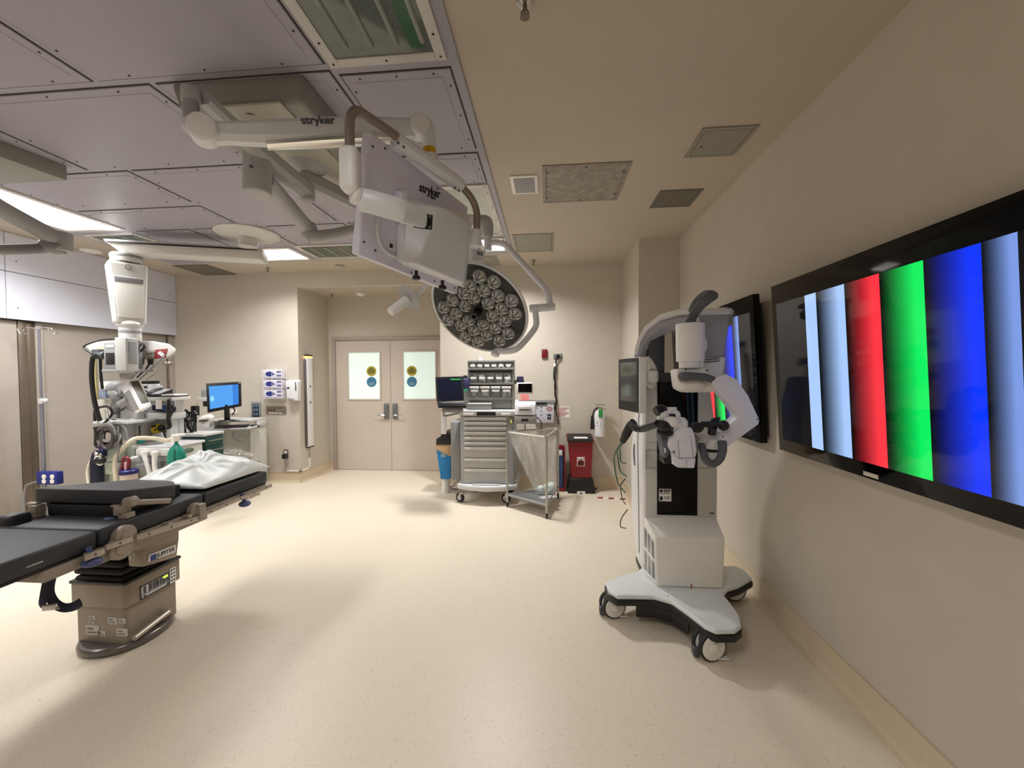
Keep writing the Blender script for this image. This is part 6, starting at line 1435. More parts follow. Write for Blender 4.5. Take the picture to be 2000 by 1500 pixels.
m = MB(); a = P(316, 692, y=ys-.06); m.cyl(a, P(313, 690, y=ys), .02, n=16); m.cyl(P(319, 695, y=ys-.06), P(313, 691, y=ys-.05), .016, n=16); m.build('gas_probe', WHITE, sh)
for i, (a, b, cc, r, mm_) in enumerate((((276, 703), (272, 715), (262, 734), .012, BLACK), ((294, 703), (288, 717), (268, 737), .009, BLACK), ((318, 697), (300, 716), (272, 742), .008, MGREY), ((344, 690), (310, 724), (285, 742), .005, MGREY))):
    m = MB(); m.tube([P(*a, y=ys-.02), P(*b, y=ys-.02), P(*cc, y=ys+.02)], r, 8)
    if i < 2: p_ = P(*a, y=ys-.02); m.cyl(p_+Vector((0, 0, -.05)), p_+Vector((0, 0, .01)), .022, .028, n=12)
    m.build('head_cable', mm_, rt)
m = MB(); m.tube([P(225, 662, y=ys-.1), P(200, 664, y=ys-.1), P(178, 670, y=ys-.1), P(165, 676, y=ys-.1), P(165, 681, y=ys-.1), P(180, 692, y=ys-.1)], .008, 8); m.build('loop_cable', BLACK, rt); m = MB(); m.tube([P(270, 668, y=ys-.1), P(281, 675, y=ys-.1), P(279, 682, y=ys-.1), P(270, 690, y=ys-.1)], .012, 8); m.build('loop_cable', BLACK, rt)

# ---- patient monitor on the pendant
GREYP = mat('monitor_grey', (136, 138, 140), .45)
pm = thing('patient_monitor', 'grey patient monitor with a module bay hanging under the pendant column', 'monitor', P(238, 727, y=cy_-.25))
ym = cy_-.2
m = MB(); wb(m, (202, 668), (241, 722), ym, .2, .012); b_ = m.build('module_rack', GREYP, pm)
m = MB(); wb(m, (206, 689), (223, 712), ym-.004, .02, .003); m.build('module_bay', BLACK, b_)
m = MB(); wb(m, (206, 674), (222, 679), ym-.004, .02, .002); m.build('module_label', mat('label_pale', (206, 210, 210), .5), b_)
A_, B_ = P(247, 692, y=ym-.13), P(271, 692, y=ym-.0)
exx = Vector((B_.x-A_.x, B_.y-A_.y, 0)); wl = exx.length; zt_, zb_ = P(258, 660, y=ym-.07).z, P(258, 725, y=ym-.07).z
Mm = face_M(Vector((A_.x, A_.y, (zt_+zb_)/2)), exx, (0, 0, 1)); hh = zt_-zb_
m = MB(); m.prism([(0, -hh/2), (wl, -hh/2), (wl, hh/2), (0, hh/2)], -.11, 0, Mm, .01, seg=3); m.prism([(.02, -hh/2-.02), (wl-.02, -hh/2-.02), (wl-.02, -hh/2+.01), (.02, -hh/2+.01)], -.1, -.02, Mm, .004); ds = m.build('display_body', mat('display_grey', (190, 190, 188), .42), pm)
m = MB(); m.prism([(.02, -hh*.28), (wl-.02, -hh*.28), (wl-.02, hh*.38), (.02, hh*.38)], 0, .003, Mm, .002); m.build('display_screen', mat('monitor_screen_grey', (142, 146, 148), .4), ds)
m = MB(); wb(m, (198, 721), (262, 727), ym+.0, .2, .006); m.extr([P(*q, y=ym+.05) for q in ((232, 726), (256, 728), (244, 741), (234, 741))], (0, .08, 0), .006); m.build('monitor_bracket', MGREY, pm)
m = MB(); m.cyl(P(190, 694, y=ym+.05), P(206, 694, y=ym+.05), .04, n=20, bev=.006); m.box(P(192, 687, y=ym+.05), (.09, .06, .05), bev=.008); m.build('clamp', DGREY, pm)
m = MB(); wb(m, (188, 671), (203, 683), ym+.08, .08, .006); m.build('cream_module', mat('cream_module', (226, 214, 176), .5), pm)
# hoses running down the left
m = MB(); m.tube([P(188, 694, y=ym), P(181, 700, y=ym), P(179, 725, y=ym), P(180, 750, y=ym), P(184, 780, y=ym), P(190, 806, y=ym), P(195, 822, y=ym)], .02, 10); hs = m.build('gas_hose', BLACK, rt)
m = MB(); m.tube([P(196, 694, y=ym+.05), P(197, 730, y=ym+.05), P(200, 760, y=ym+.05)], .012, 8); m.build('short_hose', BLACK, rt)
m = MB(); m.tube([P(186, 700, y=ym+.08), P(187, 740, y=ym+.08), P(190, 780, y=ym+.08)], .012, 8); m.build('yellow_hose', mat('yellow_hose', (186, 176, 120), .5), rt)

# ================================================================== ANAESTHESIA MACHINE
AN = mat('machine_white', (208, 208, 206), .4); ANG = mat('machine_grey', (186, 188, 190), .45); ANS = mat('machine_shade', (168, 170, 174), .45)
XF = -3.95
corner = P(335, 871, x=XF); y0m = corner.y; ztray = corner.z
am = thing('anaesthesia_machine', 'white anaesthesia machine with a work tray, shelves and vent canister by the pendant', 'anaesthesia machine', (-4.3, y0m+.35, 0))
xl_ = P(258, 872, y=y0m).x
yE = P(397, 860, x=XF).y
m = MB(); m.bb(xl_, XF-.02, y0m+.04, yE, .1, ztray-.03, .012); bdy = m.build('lower_body', AN, am)
m = MB(); m.extr([(xl_, y0m-.02, ztray-.03), (XF, y0m-.02, ztray-.03), (XF+.01, y0m+.05, ztray-.03), (XF+.01, yE+.02, ztray-.03), (xl_, yE+.02, ztray-.03)], (0, 0, .03), .01, seg=3); tr = m.build('work_tray', mat('tray_white', (216, 216, 216), .35), am)
m = MB()
for px, py, r in ((287, 868, .05), (308, 866, .05), (352, 853, .06), (366, 850, .05)):
    a = P(px, py, z=ztray+.004); m.lathe([(0, 0), (r, 0), (r, .003), (0, .003)], Matrix.Translation(a), 24)
m.build('tray_marking', MGREY, tr)
za_, zb_ = ztray-.035, .12
for k in range(3):
    z1 = za_-.16*k; z0 = z1-.15; m = MB(); m.bb(XF-.03, XF-.002, y0m+.1, yE-.01, z0, z1, .006); dw = m.build('drawer', AN, am)
    m = MB(); m.lathe([(.0, 0), (.06, 0), (.058, .01), (.03, .018), (0, .02)], Matrix.Translation((XF-.004, (y0m+yE)/2, z1-.05)) @ Matrix.Rotation(math.pi/2, 4, 'Y') @ Matrix.Diagonal((.45, 1.2, 1, 1)), 24)
    m.build('drawer_pull', ANS if k else mat('badge_green', (90, 110, 100), .5), dw)
for dx in (.06, -.06+XF-.02-xl_):
    for yy in (y0m+.12, yE-.08):
        m = MB(); m.cyl((xl_+dx-.02, yy, .05), (xl_+dx+.02, yy, .05), .05, n=20, bev=.006); m.bb(xl_+dx-.03, xl_+dx+.03, yy-.03, yy+.03, .07, .11); m.build('caster', RUBBER, am)
# absorber with its two white ports
yA = y0m-.06
m = MB(); wb(m, (264, 877), (330, 891), yA, .12, .015); ab_ = m.build('absorber_head', AN, am)
m = MB(); wb(m, (258, 891), (328, 906), yA+.04, .12, .01); m.build('absorber_collar', ANS, am)
m = MB(); wb(m, (256, 902), (330, 945), yA+.02, .1, .02); m.build('absorber_shade', mat('canister_grey', (112, 112, 110), .4), am)
m = MB(); a = P(286, 935, y=yA+.0); m.cyl(Vector((a.x, a.y, P(286, 945, y=yA).z)), P(286, 905, y=yA), .08, n=28); m.build('absorber_canister', mat('canister_clear', (176, 176, 172), .2, alpha=.6), am)
HOSEW = mat('corrugated_white', (226, 226, 222), .45)
for a, b, cc, d_ in (((281, 884), (283, 893), (289, 912), (296, 938)), ((303, 884), (302, 893), (302, 912), (308, 938))):
    m = MB(); m.tube([P(*a, y=yA-.03), P(*b, y=yA-.04), P(*cc, y=yA-.05), P(*d_, y=yA-.05)], [.034, .022, .02, .026], 14); m.ball(P(*a, y=yA-.03), (.036, .03, .02)); m.build('breathing_port', HOSEW, am)
m = MB(); m.tube([P(252, 930, y=yA-.04), P(252, 905, y=yA-.05), P(258, 896, y=yA-.05), P(270, 893, y=yA-.03)], .018, 12); m.build('elbow_hose', HOSEW, am)
# back tower with shelves
yB = y0m+.28
m = MB(); wb(m, (243, 800), (267, 862), yB+.02, .3, .01, 0); m.build('tower_side', ANS, am)
m = MB(); wb(m, (266, 807), (333, 819), yB-.03, .2, .008); wb(m, (266, 819), (281, 866), yB, .17, .006); wb(m, (325, 819), (332, 866), yB, .17, .006); wb(m, (281, 819), (331, 866), yB+.14, .03); wb(m, (266, 858), (332, 868), yB, .17, .004); m.build('tower_bay', AN, am)
m = MB(); wb(m, (270, 831), (274, 851), yB-.003, .01); m.build('bay_label', DGREY, am)
m = MB(); wb(m, (273, 785), (334, 807), yB+.12, .05, .004, 0); wb(m, (331, 780), (334, 807), yB, .17, .004, 1); m.build('tower_back', [ANS, AN], am)
x0, x1, z0, z1 = rect((288, 776), (336, 783), yB-.06)
m = MB(); m.bb(x0-.12, x1, yB-.06, yB+.18, z0, z1, .006); m.bb(x0, x1, yB-.03, yB-.01, z0-.05, z0, .004, 1); tsf = m.build('top_shelf', [AN, ANS], am)
m = MB(); wb(m, (304, 781), (316, 799), yB-.07, .002, 0); m.build('note_paper', PAPER, tsf)
m = MB(); wb(m, (296, 790), (312, 802), yB+.06, .06, .01, 0); wb(m, (316, 789), (333, 804), yB+.04, .06, .012, 1); m.build('stored_pouch', [mat('pouch_navy', (44, 50, 90), .6), mat('pouch_blue', (50, 84, 140), .6)], am)
m = MB(); m.tube([P(329, 780, y=yB-.08), P(330, 795, y=yB-.08), P(332, 805, y=yB-.08), P(329, 818, y=yB-.08), P(331, 833, y=yB-.08), P(327, 837, y=yB-.08)], [.012, .02, .03, .02, .022, .014], 10); m.ball(P(337, 799, y=yB-.03), (.035, .03, .045)); m.build('hanging_cable', BLACK, am)
# left column of the machine: pole, white shelf, sage vaporiser block
yL = y0m-.02
m = MB(); wb(m, (216, 786), (228, 880), yL+.1, .06, .008); m.build('support_post', mat('post_dark', (126, 128, 126), .45), am)
m = MB(); m.ball(P(226, 757, y=yL+.06), (.09, .07, .075)); m.tube([P(222, 765, y=yL+.06), P(232, 776, y=yL+.04), P(224, 792, y=yL+.1)], [.06, .065, .04], 14); m.cyl(P(234, 757, y=yL+.0), P(246, 768, y=yL-.04), .05, n=20); m.build('arm_joint', MGREY, am)
m = MB(); wb(m, (193, 745), (214, 762), yL+.06, .1, .012); m.build('white_module', AN, am); m = MB(); wb(m, (228, 786), (262, 822), yL+.14, .12, .012); m.build('white_module', AN, am)
m = MB(); wb(m, (193, 762), (206, 778), yL+.07, .08, .006); m.build('blue_module', mat('blue_grey_module', (120, 134, 164), .45), am)
m = MB(); wb(m, (181, 823), (250, 828.5), yL-.02, .3, .006); wb(m, (216, 818), (254, 823), yL+.1, .2, .004); m.build('side_shelf', AN, am)
m = MB(); wb(m, (186, 781), (216, 823), yL+.12, .04, .004); m.build('tubing_panel', mat('panel_pale', (204, 202, 192), .4, alpha=.6), am)
m = MB(); wb(m, (202, 877), (227, 902), yL-.06, .16, .014); wb(m, (204, 903), (226, 927), yL-.05, .14, .014); wb(m, (200, 905), (255, 945), yL+.06, .1, .01); m.build('vaporiser', PALEG, am)
m = MB(); wb(m, (225, 870), (262, 905), yL+.05, .1, .012); m.build('sage_panel', PALEG, am)
m = MB(); m.tube([P(227, 938, y=yL-.05), P(225, 900, y=yL-.06), P(232, 885, y=yL-.06), P(252, 864, y=yL-.05), P(268, 856, y=yL-.0), P(300, 856, y=yL+.05), P(325, 860, y=yL-.03), P(338, 857, y=yL-.06)], .022, 12); m.build('cream_hose', HOSE, am)
m = MB(); m.tube([P(230, 832, y=yL-.08), P(231, 870, y=yL-.09), P(229, 908, y=yL-.09)], .007, 8); wb(m, (226, 905), (233, 915), yL-.1, .03, .004); m.build('sensor_cable', MGREY, am)
m = MB(); m.tube([P(231, 826, y=yL+.0), P(245, 838, y=yL-.02), P(250, 860, y=yL-.02), P(254, 866, y=yL-.02)], .008, 8); wb(m, (228, 828), (247, 860), yL+.04, .06, .006, 1); m.build('clear_bag', [MGREY, mat('clear_grey', (190, 192, 194), .25, alpha=.5)], am)
m = MB(); m.tube([P(185, 823, y=yL-.06), P(187, 800, y=yL-.05), P(210, 794, y=yL-.05), P(219, 806, y=yL-.05), P(212, 818, y=yL-.06), P(196, 833, y=yL-.08), P(184, 836, y=yL-.08)], .012, 8); m.tube([P(218, 810, y=yL-.05), P(243, 797, y=yL-.06), P(243, 784, y=yL-.0), P(236, 775, y=yL)], .009, 8); m.build('black_cable', BLACK, am)
m = MB(); m.tube([P(201, 742, y=yL-.02), P(200, 765, y=yL-.05), P(208, 790, y=yL-.05), P(215, 830, y=yL-.08)], .004, 6); m.tube([P(205, 800, y=yL-.02), P(207, 818, y=yL-.02)], .003, 6); m.tube([P(247, 797, y=yL-.08), P(262, 803, y=yL-.1), P(284, 808, y=yL-.1)], .007, 8); m.build('thin_tube', MGREY, am)
m = MB(); lo = P(331, 766, y=yB+.2); hi = P(327, 711, y=yB+.2); m.cyl(Vector((lo.x, lo.y, lo.z-.05)), Vector((lo.x, lo.y, hi.z)), .011, n=12); m.lathe([(0, .03), (.03, .03), (.045, .01), (.04, 0), (.03, -.02), (0, -.02)], Matrix.Translation((lo.x-.015, lo.y, hi.z)), 20); m.build('top_pole', mat('pole_brown', (140, 124, 112), .4, .4), am)
# coils of grey tubing under the shelf
cb = thing('tubing_coil', 'bundle of coiled grey blood pressure tubing hanging under the side shelf', 'tubing', P(205, 875, y=yL-.06))
rnd = random.Random(9)
for k in range(9):
    m = MB(); cpx, cpy = 211+rnd.uniform(-5, 5), 852+rnd.uniform(-3, 4); ra, rb_ = rnd.uniform(9, 23), rnd.uniform(10, 23)
    m.tube([P(cpx+ra*math.cos(t_), cpy+rb_*math.sin(t_), y=yL-.04-.012*k) for t_ in [i*2*math.pi/16 for i in range(17)]], .015, 8, smooth=False); m.build('coil', mat('coil_grey_%d' % (k % 3), ((96, 92, 90), (128, 122, 118), (70, 68, 68))[k % 3], .6), cb)
m = MB(); m.tube([P(190, 834, y=yL-.1), P(193, 850, y=yL-.1), P(191, 868, y=yL-.09), P(196, 874, y=yL-.08)], [.03, .035, .03, .02], 10); m.build('dark_cuff', BLACK, cb)
m = MB(); m.tube([P(202, 838, y=yL-.12), P(200, 855, y=yL-.13), P(193, 868, y=yL-.13)], .012, 8); m.build('loose_tail', mat('coil_grey_1', (128, 122, 118), .6), cb); m = MB(); m.tube([P(236, 848, y=yL-.1), P(233, 860, y=yL-.12), P(222, 870, y=yL-.12)], .008, 8); m.build('loose_tail', mat('coil_grey_1', (128, 122, 118), .6), cb)
# tilted ventilator display
tv = thing('ventilator_display', 'white tilted ventilator display with a dark olive screen and vented side', 'display', P(262, 800, y=yL-.1))
D0, D1, D2, D3 = [PD(*q) for q in ((249.5, 742.5, 4.16), (271.5, 741.0, 4.20), (298, 792.5, 4.10), (278.5, 798.5, 4.06))]
back = PD(243, 752, 4.42)-PD(255, 746, 4.23)
nn = (D1-D0).cross(D3-D0).normalized(); nn = nn if nn.dot(CAM-D0) > 0 else -nn
bv = -nn*.10+(D0-D1).normalized()*.10
m = MB(); m.hexa([D3, D2, D2+bv*.8, D3+bv*.8, D0, D1, D1+bv, D0+bv], .012, seg=3); hb_ = m.build('display_housing', ENAMEL, tv)
m = MB(); q = lambda u, v: (D0*(1-u)+D1*u)*(1-v)+(D3*(1-u)+D2*u)*v
m.extr([q(.14, .07)+nn*.001, q(.9, .07)+nn*.001, q(.9, .84)+nn*.001, q(.14, .84)+nn*.001], nn*.003, .001); m.build('display_screen', mat('olive_screen', (92, 88, 72), .45), hb_)
m = MB()
for k in range(14):
    v_ = .3+k*.048; a = q(0, v_)+bv*.25; b = q(0, v_)+bv*.85; o_ = (D0-D1).normalized()*.003; m.tube([a+o_, b+o_], .0045, 5, smooth=False)
m.build('vent_slots', MGREY, hb_)
m = MB(); m.cyl(q(.3, .5)+bv, q(.1, .5)+bv*1.7, .04, n=20); m.build('display_mount', MGREY, tv)
# items on and around the machine
ph = thing('desk_phone', 'black and silver desk phone on the top shelf of the anaesthesia machine', 'phone', P(312, 777, y=yB+.05))
a = P(312, 775, z=z1); m = MB(); m.hexa([(a.x-.13, yB-.04, z1), (a.x+.06, yB-.04, z1), (a.x+.06, yB+.15, z1), (a.x-.13, yB+.15, z1), (a.x-.13, yB-.04, z1+.025), (a.x+.06, yB-.04, z1+.025), (a.x+.06, yB+.15, z1+.085), (a.x-.13, yB+.15, z1+.085)], .008); b_ = m.build('phone_base', BLACK, ph)
m = MB(); m.hexa([(a.x-.04, yB-.02, z1+.03), (a.x+.05, yB-.02, z1+.03), (a.x+.05, yB+.13, z1+.076), (a.x-.04, yB+.13, z1+.076), (a.x-.04, yB-.02, z1+.04), (a.x+.05, yB-.02, z1+.04), (a.x+.05, yB+.13, z1+.088), (a.x-.04, yB+.13, z1+.088)], .003); m.build('phone_keypad', mat('keypad_silver', (176, 178, 180), .4), b_)
m = MB(); m.tube([(a.x-.09, yB-.02, z1+.06), (a.x-.085, yB+.02, z1+.085), (a.x-.08, yB+.09, z1+.1), (a.x-.08, yB+.14, z1+.105)], [.026, .018, .018, .026], 12); m.build('handset', mat('handset_grey', (150, 152, 156), .35), ph)
m = MB(); xe = x1; m.bb(a.x+.075, xe-.005, yB-.03, yB+.16, z1, z1+.012, .003); m.bb(a.x+.08, xe-.01, yB-.02, yB+.15, z1+.012, z1+.03, .003, 1); tag(m.build('clipboard', [BLACK, PAPER], loc=(xe, yB+.1, z1)), 'stack of papers on a dark board beside the desk phone', 'papers')
gd = thing('gas_analyser', 'small white device with a black top behind the tilted display', 'medical device', P(283, 776, y=yB+.1))
m = MB(); x0, x1, zz0, zz1 = rect((275, 750), (291, 778), yB+.08); m.bb(x0, x1, yB+.08, yB+.22, z1, zz1, .006); b_ = m.build('device_body', ENAMEL, gd)
m = MB(); m.bb(x0, x1-.0, yB+.085, yB+.22, zz1, zz1+.035, .01); m.build('device_top', BLACK, gd)
m = MB(); wb(m, (280.5, 754), (287, 758), yB+.077, .01, .001); wb(m, (283, 762), (285, 764), yB+.077, .01, .001); m.build('device_window', BLACK, b_)
ns = thing('nerve_stimulator', 'yellow handheld device with a black cord in the machine bay', 'medical device', P(300, 846, y=yB+.02))
zf_ = P(300, 858, y=yB).z
m = MB(); x0, x1, q0, q1 = rect((291, 830), (308, 846), yB-.0); m.box(((x0+x1)/2, yB+.04, (q0+q1)/2), (x1-x0, .05, q1-q0), Matrix.Rotation(-.15, 3, 'Y'), .012); b_ = m.build('device_shell', YELLOW, ns)
m = MB(); m.box(((x0+x1)/2-.01, yB+.012, (q0+q1)/2+.03), (.06, .012, .022), Matrix.Rotation(-.15, 3, 'Y'), .004); m.cyl(((x0+x1)/2+.01, yB+.015, (q0+q1)/2-.01), ((x0+x1)/2+.01, yB+.008, (q0+q1)/2-.01), .012, n=12); m.build('device_screen', BLACK, b_)
m = MB(); m.ball(P(314, 836, y=yB+.04), (.05, .03, .04)); m.tube([P(310, 842, y=yB+.02), P(314, 834, y=yB+.01), P(319, 842, y=yB+.01), P(322, 852, y=yB+.02), P(326, 857, y=yB+.02)], .008, 8); m.build('device_cord', BLACK, ns)
m = MB(); m.extr([P(*q, y=yB+.02) for q in ((296, 848), (315, 844), (328, 857), (292, 860))], (0, .12, 0), .01); tag(m.build('folded_drape', mat('drape_white', (226, 226, 230), .7), loc=P(310, 858, y=yB+.05)), 'folded white cloth in the machine bay beneath the yellow device', 'cloth')
# breathing bag
ybg = y0m-.14
a = P(345, 890, y=ybg)
bg = thing('breathing_bag', 'green rubber breathing bag hanging beside the machine drawers', 'breathing bag', P(345, 920, y=ybg))
zt5, zb5 = P(344, 862, y=ybg).z, P(344, 921, y=ybg).z; hb2 = zt5-zb5; wbg = abs(P(362, 890, y=ybg).x-P(328, 890, y=ybg).x)/2
m = MB(); m.lathe([(0, 0), (.6*wbg, .0), (.86*wbg, hb2*.06), (.98*wbg, hb2*.25), (wbg, hb2*.45), (.92*wbg, hb2*.62), (.7*wbg, hb2*.76), (.38*wbg, hb2*.86), (.2*wbg, hb2*.92), (.2*wbg, hb2), (0, hb2)], Matrix.Translation((a.x, ybg, zb5)) @ Matrix.Diagonal((1, .55, 1, 1)), 32); b_ = m.build('bag_body', TEAL, bg)
m = MB(); m.tube([(a.x+wbg*.25, ybg-wbg*.53, zb5+hb2*.1), (a.x+wbg*.28, ybg-wbg*.56, zb5+hb2*.45), (a.x+wbg*.2, ybg-wbg*.42, zb5+hb2*.75)], .006, 8); m.build('bag_seam', mat('seam_green', (10, 100, 86), .5), b_)
m = MB(); wb(m, (335, 849), (349, 853), ybg-.03, .08, .004, 0); m.cyl(P(343, 862, y=ybg), P(342, 850, y=ybg), .035, n=20); m.build('bag_mount', WHITE2, bg)
m = MB(); m.extr([P(*q, y=y0m-.0) for q in ((263, 866), (272, 859), (274, 865), (268, 868))], (0, .06, 0), .006); tag(m.build('breathing_mask', TEAL, loc=P(268, 868, y=y0m)), 'small green mask lying on the left end of the white work tray', 'mask')
# suction canister
yS = y0m-.22
sc_ = thing('suction_canister', 'clear suction canister with a dark blue lid and red tube loop behind the raised pad', 'canister', P(252, 945, y=yS))
rS = abs(P(270, 921, y=yS).x-P(233, 921, y=yS).x)*.36; cS = P(251.5, 921, y=yS)
m = MB(); m.lathe([(0, cS.z-.33), (rS*.8, cS.z-.33), (rS*.92, cS.z-.01), (0, cS.z-.01)], Matrix.Translation((cS.x, cS.y, 0)), 32); m.build('canister_body', mat('canister_milky', (222, 206, 194), .3, alpha=.8), sc_)
m = MB(); m.lathe([(0, cS.z-.02), (rS, cS.z-.02), (rS, cS.z+.012), (rS*.9, cS.z+.02), (0, cS.z+.022)], Matrix.Translation((cS.x, cS.y, 0)), 36); m.build('canister_lid', mat('lid_blue', (16, 20, 92), .4), sc_)
m = MB(); m.tube([P(236, 918, y=yS), P(241, 910, y=yS), P(241, 898, y=yS), P(246, 894, y=yS), P(252, 899, y=yS), P(251, 916, y=yS)], .016, 10); m.build('red_tube', mat('tube_red', (112, 26, 36), .35), sc_)
m = MB(); m.tube([P(246, 902, y=yS+.01), P(247, 917, y=yS+.01)], .018, 8); m.build('pink_tube', mat('tube_pink', (236, 190, 196), .4), sc_)
m = MB(); m.bb(cS.x-.03, cS.x+.03, cS.y+.02, cS.y+.06, .0, cS.z-.3, .004); m.lathe([(0, 0), (.16, 0), (.16, .03), (0, .05)], Matrix.Translation((cS.x, cS.y+.02, 0)), 28); m.build('canister_stand', STEEL, sc_)
gc = thing('gas_cylinder', 'dark navy gas cylinder with a regulator at the left of the machine', 'gas cylinder', Vector((P(190, 900, y=yL-.02).x, yL-.02, 0)))
xg = P(189, 900, y=yL-.02).x; ztg = P(189, 880, y=yL-.02).z; rg = .055
m = MB(); m.lathe([(0, 0), (rg, 0), (rg, ztg-.12), (rg*.7, ztg-.04), (rg*.4, ztg), (0, ztg)], Matrix.Translation((xg, yL-.02, 0)), 28); m.build('cylinder_body', mat('cylinder_navy', (26, 28, 48), .35), gc)
m = MB(); wb(m, (192, 868), (201, 892), yL-.1, .06, .008); m.build('regulator_block', mat('regulator_blue', (40, 44, 92), .4), gc)
m = MB(); m.cyl(P(194, 866, y=yL-.08), P(196, 872, y=yL-.08), .028, n=16); m.tube([P(186, 880, y=yL-.12), P(191, 887, y=yL-.14), P(197, 893, y=yL-.13)], [.012, .03, .02], 10); m.build('regulator_fitting', CHROME, gc)
m = MB(); m.ball(P(195, 899, y=yL-.13), (.06, .045, .045)); m.build('bulb', BLACK, gc)
m = MB(); m.tube([P(191, 888, y=yL-.15), P(186, 895, y=yL-.16), P(187, 903, y=yL-.16), P(195, 908, y=yL-.15), P(201, 905, y=yL-.13)], .008, 8); m.build('white_loop', WHITE, gc)
a = P(180, 898, y=yL+.05); m = MB(); m.tube([P(183, 895, y=yL+.05), P(176, 903, y=yL+.05), P(171, 918, y=yL+.05), P(171, 932, y=yL+.05), P(174, 955, y=yL+.05), Vector((P(180, 990, y=yL+.05).x, yL+.05, .01))], .013, 10)
tag(m.build('suction_hose', mat('hose_white', (232, 226, 206), .45), loc=Vector((P(180, 990, y=yL+.05).x, yL+.05, 0))), 'white hose curving down to the floor left of the navy cylinder', 'hose')

# ---- dark green drawer cabinet and white side cabinet behind
yg0, yg1 = yE+.03, P(437, 850, x=XF).y
gcb = thing('green_cabinet', 'dark green drawer cabinet standing between the machine and the computer stand', 'cabinet', (XF-.25, (yg0+yg1)/2, 0))
zt6 = P(410, 851, x=XF).z
m = MB(); m.bb(XF-.5, XF-.012, yg0, yg1, 0, zt6, .006); m.build('cabinet_body', DGREEN, gcb)
m = MB(); m.bb(XF-.52, XF+.0, yg0-.02, yg1+.01, zt6, zt6+.03, .006); m.build('cabinet_top', AN, gcb)
zz_ = [P(418, py, x=XF).z for py in (856, 866, 877, 890)]
zz_ = [zt6-.01]+[zt6-.01-.115*k for k in range(1, 6)]
for k in range(5):
    m = MB(); m.bb(XF-.02, XF, yg0+.006, yg1-.006, zz_[k+1]+.006, zz_[k]-.002, .004); dw = m.build('drawer', DGREEN, gcb)
    m = MB(); yc9 = (yg0+yg1)/2; z9 = (zz_[k]+zz_[k+1])/2+.01; m.tube([(XF, yc9-.09, z9), (XF+.02, yc9-.085, z9), (XF+.02, yc9+.085, z9), (XF, yc9+.09, z9)], .006, 8, smooth=False); m.build('bar_handle', STEEL, dw)

# ---- computer stand at the far wall
yW = 5.28
ws = thing('computer_stand', 'white wheeled computer stand with a keyboard shelf against the far wall', 'stand', (P(450, 900, y=yW).x, yW+.15, 0))
m = MB(); x0, x1, z0, z1 = rect((437, 838), (491, 905), yW); m.bb(x0+.004, x1-.004, yW, yW+.3, .06, z1-.004, .006); m.bb(x0, x0+.02, yW-.01, yW+.31, 0, z1, .004); m.bb(x1-.02, x1, yW-.01, yW+.31, 0, z1, .004); m.build('stand_body', mat('stand_pale', (206, 206, 200), .5), ws)
m = MB(); m.extr([P(*q, y=yW-.2) for q in ((395, 838), (488, 835), (500, 832), (500, 835.5), (488, 839), (395, 842))], Vector((-.45, .9, 0))*.36, .004); sf = m.build('keyboard_shelf', AN, ws)
zsh = P(440, 836, y=yW-.2).z+.006
m = MB(); x0, x1, z0, z1 = rect((408, 820), (487, 824), yW-.05); m.bb(x0, x1, yW-.05, yW+.3, z0, z1, .005); m.bb(x0, x0+.03, yW+.0, yW+.28, zsh-.02, z0, .004); m.bb(x1-.03, x1, yW+.1, yW+.28, zsh-.02, z0, .004); m.build('monitor_platform', AN, ws); ztop6 = z1
m = MB(); wb(m, (386, 826), (409, 842), yW-.02, .3, .008); m.build('side_block', AN, ws)
m = MB(); m.tube([P(457, 842, y=yW-.05), P(455, 852, y=yW-.06), P(462, 860, y=yW-.06), P(475, 861, y=yW-.06), P(489, 845, y=yW-.05)], .005, 6); m.build('hanging_cord', MGREY, ws)
cm = thing('computer_monitor', 'black framed computer monitor with a bright blue screen on the computer stand', 'monitor', P(438, 818, y=yW+.1))
c4 = [PD(*q) for q in ((402, 749, 5.36), (470, 745, 5.52), (471, 793, 5.50), (405, 806, 5.33))]
nm = (c4[1]-c4[0]).cross(c4[3]-c4[0]).normalized(); c4[2] = PP(471, 793, c4[0], nm); nm = nm if nm.dot(CAM-c4[0]) > 0 else -nm
m = MB(); m.extr(c4, -nm*.045, .008, seg=3); mb_ = m.build('monitor_frame', BLACK, cm)
qq = lambda u, v, n=0: (c4[0]*(1-u)+c4[1]*u)*(1-v)+(c4[3]*(1-u)+c4[2]*u)*v+nm*n
m = MB(); n = 10; cols = []
for u0, u1, ca in ((.08, .76, (.10, .38, .92)), (.76, .93, (.05, .24, .75))):
    m.quad([qq(u0, .9, .002), qq(u1, .9, .002), qq(u1, .11, .002), qq(u0, .11, .002)]); cols += [ca]*4
for k in range(12):
    pass
s = m.build('monitor_screen', attr_emit('blue_desktop', 1.0, .15), mb_); setcols(s, cols)
m = MB(); M = face_M(qq(.16, .55, .0035), c4[1]-c4[0], c4[0]-c4[3]); m.lathe([(0, 0), (.03, 0), (.03, .001), (0, .001)], M @ Matrix.Diagonal((.7, 1.2, 1, 1)), 20); m.build('screen_bubble', mat('pale_blue', (120, 180, 255), .3, emit=(120, 180, 255), es=.6), s)
m = MB(); a = qq(.55, 1, -.03); m.tube([a+Vector((0, 0, .06)), a-Vector((0, 0, .03)), Vector((a.x-.02, a.y+.03, ztop6+.01))], [.03, .03, .035], 12); m.lathe([(0, 0), (.1, 0), (.09, .012), (0, .015)], Matrix.Translation((a.x-.02, a.y+.02, ztop6)), 24); m.tube([a+Vector((.08, 0, .03)), a+Vector((.1, .02, -.02)), a+Vector((.06, .02, -.08))], .008, 6); m.build('monitor_foot', BLACK, cm)
